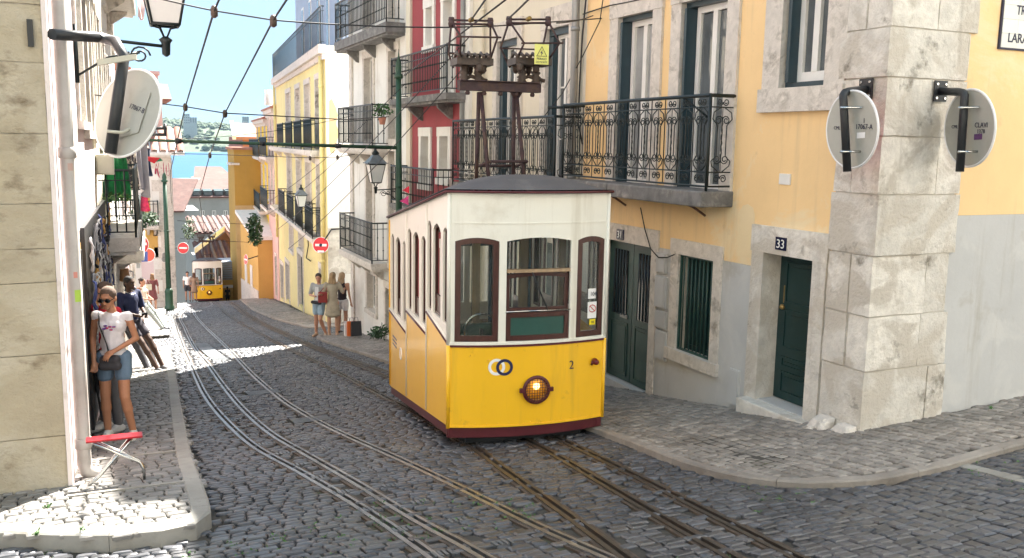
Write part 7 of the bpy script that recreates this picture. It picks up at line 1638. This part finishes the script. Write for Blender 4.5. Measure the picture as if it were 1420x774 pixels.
s2 = [Vector((xl(14), 14.2, at_depth(150, 138, 14.2).z)), at_depth(200, 141, 14), at_depth(257, 148, 13.9), at_depth(312, 157, 13.9), at_depth(480, 166, 17), Vector((6.1, 21, at_depth(560, 160, 20).z))]
wire('cross wire at mid height over the street', s2, .009)
s3 = [at_depth(238, 213, 22), at_depth(291, 214, 22), at_depth(430, 219, 22.5), at_depth(468, 218, 22.5), at_depth(492, 214, 22.5)]; wire('cross wire just below the green arm', s3, .009, knots=[s3[1], s3[2], s3[3]])
s4 = sag(at_depth(246, 193, 17), at_depth(490, 160, 20), .1); wire('thin stay wire rising from the green arm towards the white house', s4, .006)
for k, (a, b, lb) in enumerate((((385, 318, 27), (650, 52, 10.5), 'slack wire from the lemon house up to the left collector of the near tram'), ((400, 345, 24), (660, 74, 11), 'lower slack wire rising to the near tram roof'), ((372, 280, 30), (560, 118, 16), 'thin slanting wire in front of the white house'), ((365, 300, 34), (490, 200, 19), 'short slanting wire in front of the lemon house'))):
    wire(lb, sag(at_depth(*a), at_depth(*b), .15), .007)
for k, (a, b, lb) in enumerate((((653, 28, 9.2), (705, -50, 6.5), 'contact wire above the left collector of the near tram'), ((705, 26, 9.2), (770, -40, 6.5), 'contact wire above the right collector of the near tram'), ((560, 105, 14), (740, -30, 7.5), 'feeder wire passing between the collectors'))):
    wire(lb, sag(at_depth(*a), at_depth(*b), .01, 4), .009)
wire('cross wire from the right collector to the yellow house wall', sag(at_depth(772, 32, 10), Vector((6.08, 11.1, at_depth(905, 12, 11.5).z)), .02), .008)
wire('loose black cable looping down beside the cream house downpipe', [FR.P(*FR.pix(*p), .12) for p in ((850, -20), (843, 30), (818, 80), (790, 130), (762, 165), (745, 190))], .007)
q = [FR.P(*FR.pix(*p), .05) for p in ((893, 288), (899, 318), (907, 345), (918, 357), (930, 357), (940, 353))]; wire('thin cable drooping from the balcony to the barred window', q, .007)
wire('cable bundle running along the top of the yellow wall near the downpipe', [FR.P(*FR.pix(*p), .04) for p in ((812, 20), (830, 14), (850, 8), (872, 4), (905, -3))], .009)
wire('dark cable running down beside the downpipe on the cream house', [FR.P(*FR.pix(*p), .05) for p in ((818, -10), (812, 50), (808, 120), (806, 170), (812, 200))], .012)
for zy, (x0, x1) in ((258, (255, 420)), (268, (250, 440)), (302, (255, 350)), (330, (262, 345))): pass
wire('far cross wire above the distant tram', [at_depth(246, 306, 40), at_depth(290, 309, 41), at_depth(345, 311, 42)], .012); wire('far lower cross wire close above the distant tram', [at_depth(250, 331, 44), at_depth(300, 334, 45), at_depth(345, 336, 46)], .012)
wire('black cable sagging on the lemon house below its lower balcony', [FE.P(*FE.pix(*p), .06) for p in ((428, 317), (430, 340), (427, 358), (433, 362))], .02)
# ------------------------------------------------------------------ things hanging on the left
def cloth(name, label, p0, p1, drop, m, cat, group=None, folds=5, amp=.05, seed=1, nx=26, nz=14, bottom=.0, flare=1.):
    """hanging cloth between p0 and p1 with folds and thickness"""
    p0, p1 = Vector(p0), Vector(p1); d = (p1-p0); L_ = d.length; nn = Vector((-d.y, d.x, 0)).normalized(); rr = random.Random(seed); ph = rr.random()*6; vs = []
    for s in (0, 1):
        for j in range(nz+1):
            for i in range(nx+1):
                t, v = i/nx, j/nz; a = amp*(.3+v)*math.sin(t*folds*2*math.pi+ph+.8*math.sin(v*3))+amp*.4*math.sin(t*folds*4.3+ph*2)
                vs.append(p0+d*(.5+(t-.5)*(1+(flare-1)*v))+nn*(a+s*.006)-Z3*(drop*v*(1+bottom*math.sin(t*3.1+ph)))-Z3*.02*math.sin(t*9))
    W_ = nx+1; N_ = W_*(nz+1); f = [(j*W_+i, j*W_+i+1, (j+1)*W_+i+1, (j+1)*W_+i) for j in range(nz) for i in range(nx)]; f2 = [tuple(N_+k for k in reversed(q)) for q in f]
    e = [(i, i+1, N_+i+1, N_+i) for i in range(nx)]+[(nz*W_+i, N_+nz*W_+i, N_+nz*W_+i+1, nz*W_+i+1) for i in range(nx)]+[(j*W_, N_+j*W_, N_+(j+1)*W_, (j+1)*W_) for j in range(nz)]+[(j*W_+nx, (j+1)*W_+nx, N_+(j+1)*W_+nx, N_+j*W_+nx) for j in range(nz)]
    q = MB(); q.add(vs, f+f2+e, smooth=True); o = q.build(name, m, fix=False); return tag(o, label, cat, group)
def fab(n, c, v=.12, **k): return mat(n, c, .9, v, 8., bump=.2, bscale=90., **k)
def hang(name, label, pxa, pya, pxb, pyb, D0, D1, m, cat='cloth', **k):
    a, b = at_depth(pxa, pya, D0), at_depth(pxb, pya, D1); z1 = at_depth((pxa+pxb)/2, pyb, (D0+D1)/2).z; b.z = a.z
    return cloth(name, label, a, b, a.z-z1, m, cat, **k)
hang('green_cloth', 'bright green shiny cloth draped over the balcony rail on the left', 150, 216, 176, 276, 14.2, 15.2, fab('green_satin', (.015, .22, .06), .5), folds=6, amp=.06)
hang('dark_cloth', 'dark green cloth at the left end of the draped balcony', 141, 250, 151, 280, 14.0, 14.2, fab('dark_green_cloth', (.02, .07, .04), .4), folds=2)
hang('patterned_cloth', 'black and brown patterned cloth hanging right of the green one', 176, 205, 190, 262, 15.4, 16, mat('patterned_cloth', (.05, .04, .045), .9, .4, 20., dirt=(.45, .38, .3), dscale=16., dlo=.5, dhi=.55), folds=3, seed=4)
hang('grey_towel', 'long pale grey towel hanging to a point over the left pavement', 186, 196, 202, 266, 16.2, 16.6, fab('grey_towel', (.36, .34, .37)), folds=2, flare=.75, bottom=.12, seed=6, cat='towel')
hang('navy_shirt', 'dark navy shirt on the washing line behind the grey towel', 197, 206, 208, 244, 17.5, 18, fab('navy_cloth', (.02, .035, .08)), folds=2, seed=7, cat='shirt')
hang('pink_red_cloth', 'narrow red and pink cloth below the grey towel', 198, 270, 205, 292, 17.5, 17.7, mat('pink_red', (.6, .04, .12), .8, .5, 14.), folds=2, seed=8)
hang('white_washing', 'white washing hanging beside the pink chimney house', 200, 146, 216, 168, 25, 25.5, fab('white_washing', (.75, .73, .7)), folds=4, amp=.09, seed=9, cat='washing')
hang('white_washing', 'white sheets hanging from the pink house window on the right row', 367, 124, 378, 146, 44, 44.5, fab('white_sheet', (.78, .78, .82)), folds=3, amp=.12, seed=10, cat='washing')
hang('pale_pink_flag', 'pale pink banner with red flecks hanging from the top left balcony', 188, -12, 200, 24, 11, 11.4, mat('pink_banner', (.72, .55, .56), .8, .1, 5., dirt=(.7, .05, .04), dscale=5., dlo=.6, dhi=.62), folds=1, amp=.02, seed=11, cat='banner', flare=.6)
a, b, c_ = at_depth(193, 216, 17), at_depth(222, 219, 17.2), at_depth(214, 227, 17.1); q = MB(); q.poly([a, b, c_, at_depth(195, 218, 17)], (0, .02, 0)); o = thing('pennant', 'small red pennant with green tip pointing over the street on the left', 'pennant', a); q.build('red_cloth', fab('red_cloth', (.5, .02, .03)), o); q = MB(); q.poly([b, at_depth(226, 223, 17.2), c_+(b-c_)*.3], (0, .02, 0)); q.build('green_tip', fab('green_cloth', (.02, .16, .08)), o)
for lb, (px, py), s_, c1 in (('red triangular pennant on the tall green pole, upper of two', (563, 264), 7, (.6, .02, .05)), ('pink and red pennant low on the tall green pole', (561, 279), 9, (.55, .05, .2))):
    a = at_depth(px-s_*.7, py, 14); b = at_depth(px+s_*.6, py-s_*.8, 14); c_ = at_depth(px+s_*.6, py+s_*.6, 14); q = MB(); q.poly([a, b, c_], (0, .015, 0)); tag(q.build('pennant', mat('pennant_cloth', c1, .8, .3, 20.)), lb, 'pennant')
# black rails of the washing frame, panels, boxes
o = thing('washing_frame', 'black iron bars of a washing frame jutting out on the left, with a slanting strut', 'frame', at_depth(192, 185, 18))
for (a, b) in (((192, 178), (231, 178)), ((192, 186), (230, 187)), ((209, 176), (223, 141)), ((229, 172), (229, 189))): q = MB(); q.tube([at_depth(*a, 18), at_depth(*b, 18)], .035, 6); q.build('bar', M['black'], o)
o = thing('meter_cabinet', 'beige electric cabinet on the left wall under the big sign', 'cabinet', at_depth(144, 242, 13)); P = at_depth(144, 228, 12.6); q = MB(); q.bevbox(P.x-.1, P.x+.13, P.y-.15, P.y+.2, P.z-.14, P.z+.14, .01); q.build('cabinet_body', M['beige'], o); q = MB(); q.bevbox(P.x-.08, P.x+.11, P.y-.165, P.y-.151, P.z-.12, P.z+.12, .004); q.build('cabinet_door', M['beige'], o)
o = thing('striped_sign', 'black and white diagonally striped sign panel over a small dark window on the left', 'sign', at_depth(181, 330, 19)); A_, B_, C_, D_ = [at_depth(*p, 19) for p in ((170, 332), (190, 330), (190, 296), (170, 298))]
q = MB(); q.hexa([A_, B_, C_, D_]+[p-FW*.04 for p in (A_, B_, C_, D_)]) ; q.build('panel', mat('grey_panel', (.3, .3, .31), .6, .1), o)
for k in range(4):
    t0 = k*.25; q = MB(); p = [D_.lerp(C_, t0), D_.lerp(C_, min(1, t0+.1)), B_.lerp(C_, max(0, .35-t0*.2)), B_.lerp(C_, max(0, .2-t0*.2))]; q.add([v-FW*.045 for v in p], [(0, 1, 2, 3)]); q.build('stripe', M['wpaint'], o)
q = MB(); q.hexa([at_depth(174, 357, 19), at_depth(189, 355, 19), at_depth(189, 332, 19), at_depth(174, 334, 19)]+[v-FW*.03 for v in (at_depth(174, 357, 19), at_depth(189, 355, 19), at_depth(189, 332, 19), at_depth(174, 334, 19))]); q.build('dark_window', M['glassd'], o)
q = MB(); q.tube([at_depth(191, 293, 19), at_depth(192, 372, 19)], .04, 6); q.build('frame_post', M['wpaint'], o)
o = thing('mug_sign', 'brown beer mug shaped sign hanging above the seated men', 'sign', at_depth(174, 380, 18)); q = MB(); P = at_depth(173, 390, 18); q.lathe([(.08, 0), (.1, .02), (.085, .22), (.09, .25)], P, 14); q.build('mug_body', mat('brown_mug', (.3, .15, .06), .5, .2, 9.), o); q = MB(); q.tube([P+Vector((.08, 0, .2)), P+Vector((.16, 0, .19)), P+Vector((.17, 0, .08)), P+Vector((.08, 0, .05))], .018, 6); q.build('handle', M['wpaint'], o)
# souvenir rack of bead strings along the pink wall
o = thing('souvenir_rack', 'wall rack crowded with black and white bead strings and trinkets beside the woman', 'rack', FL.P(4, FL.base(4)+.4)); rr = random.Random(2)
q = MB(); FL.box(q, 2.35, 6.9, FL.base(4.5)+.5, FL.base(4.5)+2.65, .02, .06); q.build('back_board', M['black'], o)
cols_ = [mat('bead_'+n, c, .35, .3, 30.) for n, c in (('white', (.7, .7, .68)), ('black', (.02, .02, .03)), ('silver', (.4, .4, .42)), ('ochre', (.5, .28, .08)), ('blue', (.05, .08, .25)))]
for k in range(130):
    u = 2.4+4.4*rr.random(); zt_ = FL.base(4.5)+rr.uniform(.9, 2.65); l = rr.uniform(.15, .5); w_ = rr.uniform(.03, .07); q = MB(); pts = [FL.P(u+w_*math.sin(a), zt_-l/2+l/2*math.cos(a), .1+.04*rr.random()) for a in [j*2*math.pi/12 for j in range(12)]]
    q.tube(pts, [.009+.006*(j % 2) for j in range(12)], 5, closed=True); q.build('bead_string', cols_[rr.choice((0, 0, 1, 1, 2, 2, 3, 4))], o)
# plants and weeds
def leaves(mb, c, rx, ry, rz, n, s, rr, droop=0.):
    for k in range(n):
        while True:
            v = Vector((rr.uniform(-1, 1), rr.uniform(-1, 1), rr.uniform(-1, 1)))
            if v.length < 1: break
        p = Vector(c)+Vector((v.x*rx, v.y*ry, v.z*rz)); a = Vector((rr.gauss(0, 1), rr.gauss(0, 1), rr.gauss(0, 1)-droop)).normalized(); b = a.orthogonal().normalized(); L_ = s*rr.uniform(.6, 1.3)
        mb.add([p, p+a*L_*.5+b*L_*.25, p+a*L_, p+a*L_*.5-b*L_*.25], [(0, 1, 2), (0, 2, 3)])
M['leaf'] = mat('leaf_green', (.05, .13, .025), .6, .35, 9., island=.4); M['leafd'] = mat('dark_leaf_green', (.035, .08, .03), .6, .35, 9., island=.4)
rr = random.Random(9)
def plant(name, label, px, py, D, r3, n, s, m, cat='plant', pot=None, droop=0., onground=False, group=None):
    P = ground(px, py, PH) if onground else at_depth(px, py, D); o = thing(name, label, cat, P, group); q = MB(); leaves(q, P+Z3*(r3[2] if onground else 0), *r3, n, s, rr, droop); q.build('foliage', m, o)
    if pot: q = MB(); q.lathe([(.06, 0), (.09, .14), (.1, .16)], P-Z3*(r3[2]+.16), 12); q.build('pot', M['tile'], o)
    q = MB(); [q.tube([P-Z3*(0 if onground else r3[2]), P+Vector((rr.uniform(-1, 1)*r3[0]*.6, rr.uniform(-1, 1)*r3[1]*.6, r3[2]))], .006, 4) for _ in range(3)]; q.build('stem', m, o); return o
plant('wall_plant', 'small leafy weed at the foot of the white house, left clump', 518, 469, 0, (.12, .1, .1), 70, .09, M['leafd'], onground=True, group='weeds at the foot of the white house'); plant('wall_plant', 'larger leafy weed at the foot of the white house, right clump', 528, 471, 0, (.2, .12, .17), 150, .1, M['leafd'], onground=True, group='weeds at the foot of the white house')
plant('balcony_plant', 'bright green plant on the white house middle balcony', 530, 153, 20.5, (.2, .18, .16), 160, .09, M['leaf'], pot=True)
plant('hanging_plants', 'dense dark hanging greenery under the far lantern beside the gold house', 353, 318, 42, (.32, .3, .75), 500, .2, M['leafd'], droop=.6)
plant('balcony_plants', 'leafy green plants on the left balcony below the hanging cloths', 196, 302, 20, (.35, .3, .16), 260, .13, M['leafd'], droop=.5); plant('end_house_plants', 'bushy potted greenery at the far end house corner beside the river view', 262, 318, 46, (.3, .3, .6), 200, .15, M['leafd'], droop=.3)
plant('balcony_plants', 'greenery spilling over the draped balcony floor on the left', 160, 273, 14, (.25, .25, .05), 90, .08, M['leaf'])
for lb, px, py, oz in (('tiny weed in the pavement near the left drainpipe', 66, 704, 1), ('small weed on the kerb edge at the bottom left', 52, 741, 1), ('small weed at the base of the grey wall on the right', 1374, 567, 1), ('second tiny weed on the bottom left kerb', 116, 738, 1)):
    plant('weed', lb, px, py, 0, (.03, .03, .015), 14, .03, M['leaf'], onground=True, cat='weed')
q = MB(); rr = random.Random(31)
for k in range(1500):
    x, y = rr.uniform(-.6, 7.5), rr.uniform(2.6, 6.6)
    if not (noise.noise(Vector((x*.8, y*.8, 9))) > .22) or inside(polyR, np.array([x]), np.array([y]))[0] or inside(polyL, np.array([x]), np.array([y]))[0]: continue
    leaves(q, (x, y, zg(x, y)), .03, .03, .004, 5, .022, rr)
tag(q.build('moss_tufts', M['leaf'], fix=False), 'moss and grass tufts growing in the joints between the setts', 'moss', kind='stuff')
# shopping bags by the group
gx = ground(492, 466, PH)
for lb, px, c1, w_ in (('white paper bag at the left of the three bags behind the women', 483, (.7, .7, .68), .1), ('bright orange shopping bag between the white and the black bag', 488, (.75, .16, .03), .13), ('black bag at the right of the three bags against the white house', 494, (.03, .03, .035), .14)):
    P = ground(px, 465.5, PH); o = thing('shopping_bag', lb, 'bag', P); h = .38; q = MB(); a, b, e = w_, .06, .8
    q.hexa([P+Vector((-a, -b, 0)), P+Vector((a, -b, 0)), P+Vector((a, b, 0)), P+Vector((-a, b, 0)), P+Vector((-a*.95, -b*.5, h)), P+Vector((a*.9, -b*.4, h)), P+Vector((a*.9, b*.4, h)), P+Vector((-a*.95, b*.5, h))]); q.build('bag_body', mat('bag_'+str(px), c1, .5, .08), o)
    q = MB(); q.tube([P+Vector((-a*.4, 0, h)), P+Vector((-a*.3, 0, h+.09)), P+Vector((a*.3, 0, h+.09)), P+Vector((a*.4, 0, h))], .006, 5); q.build('handle', M['inkd'], o)
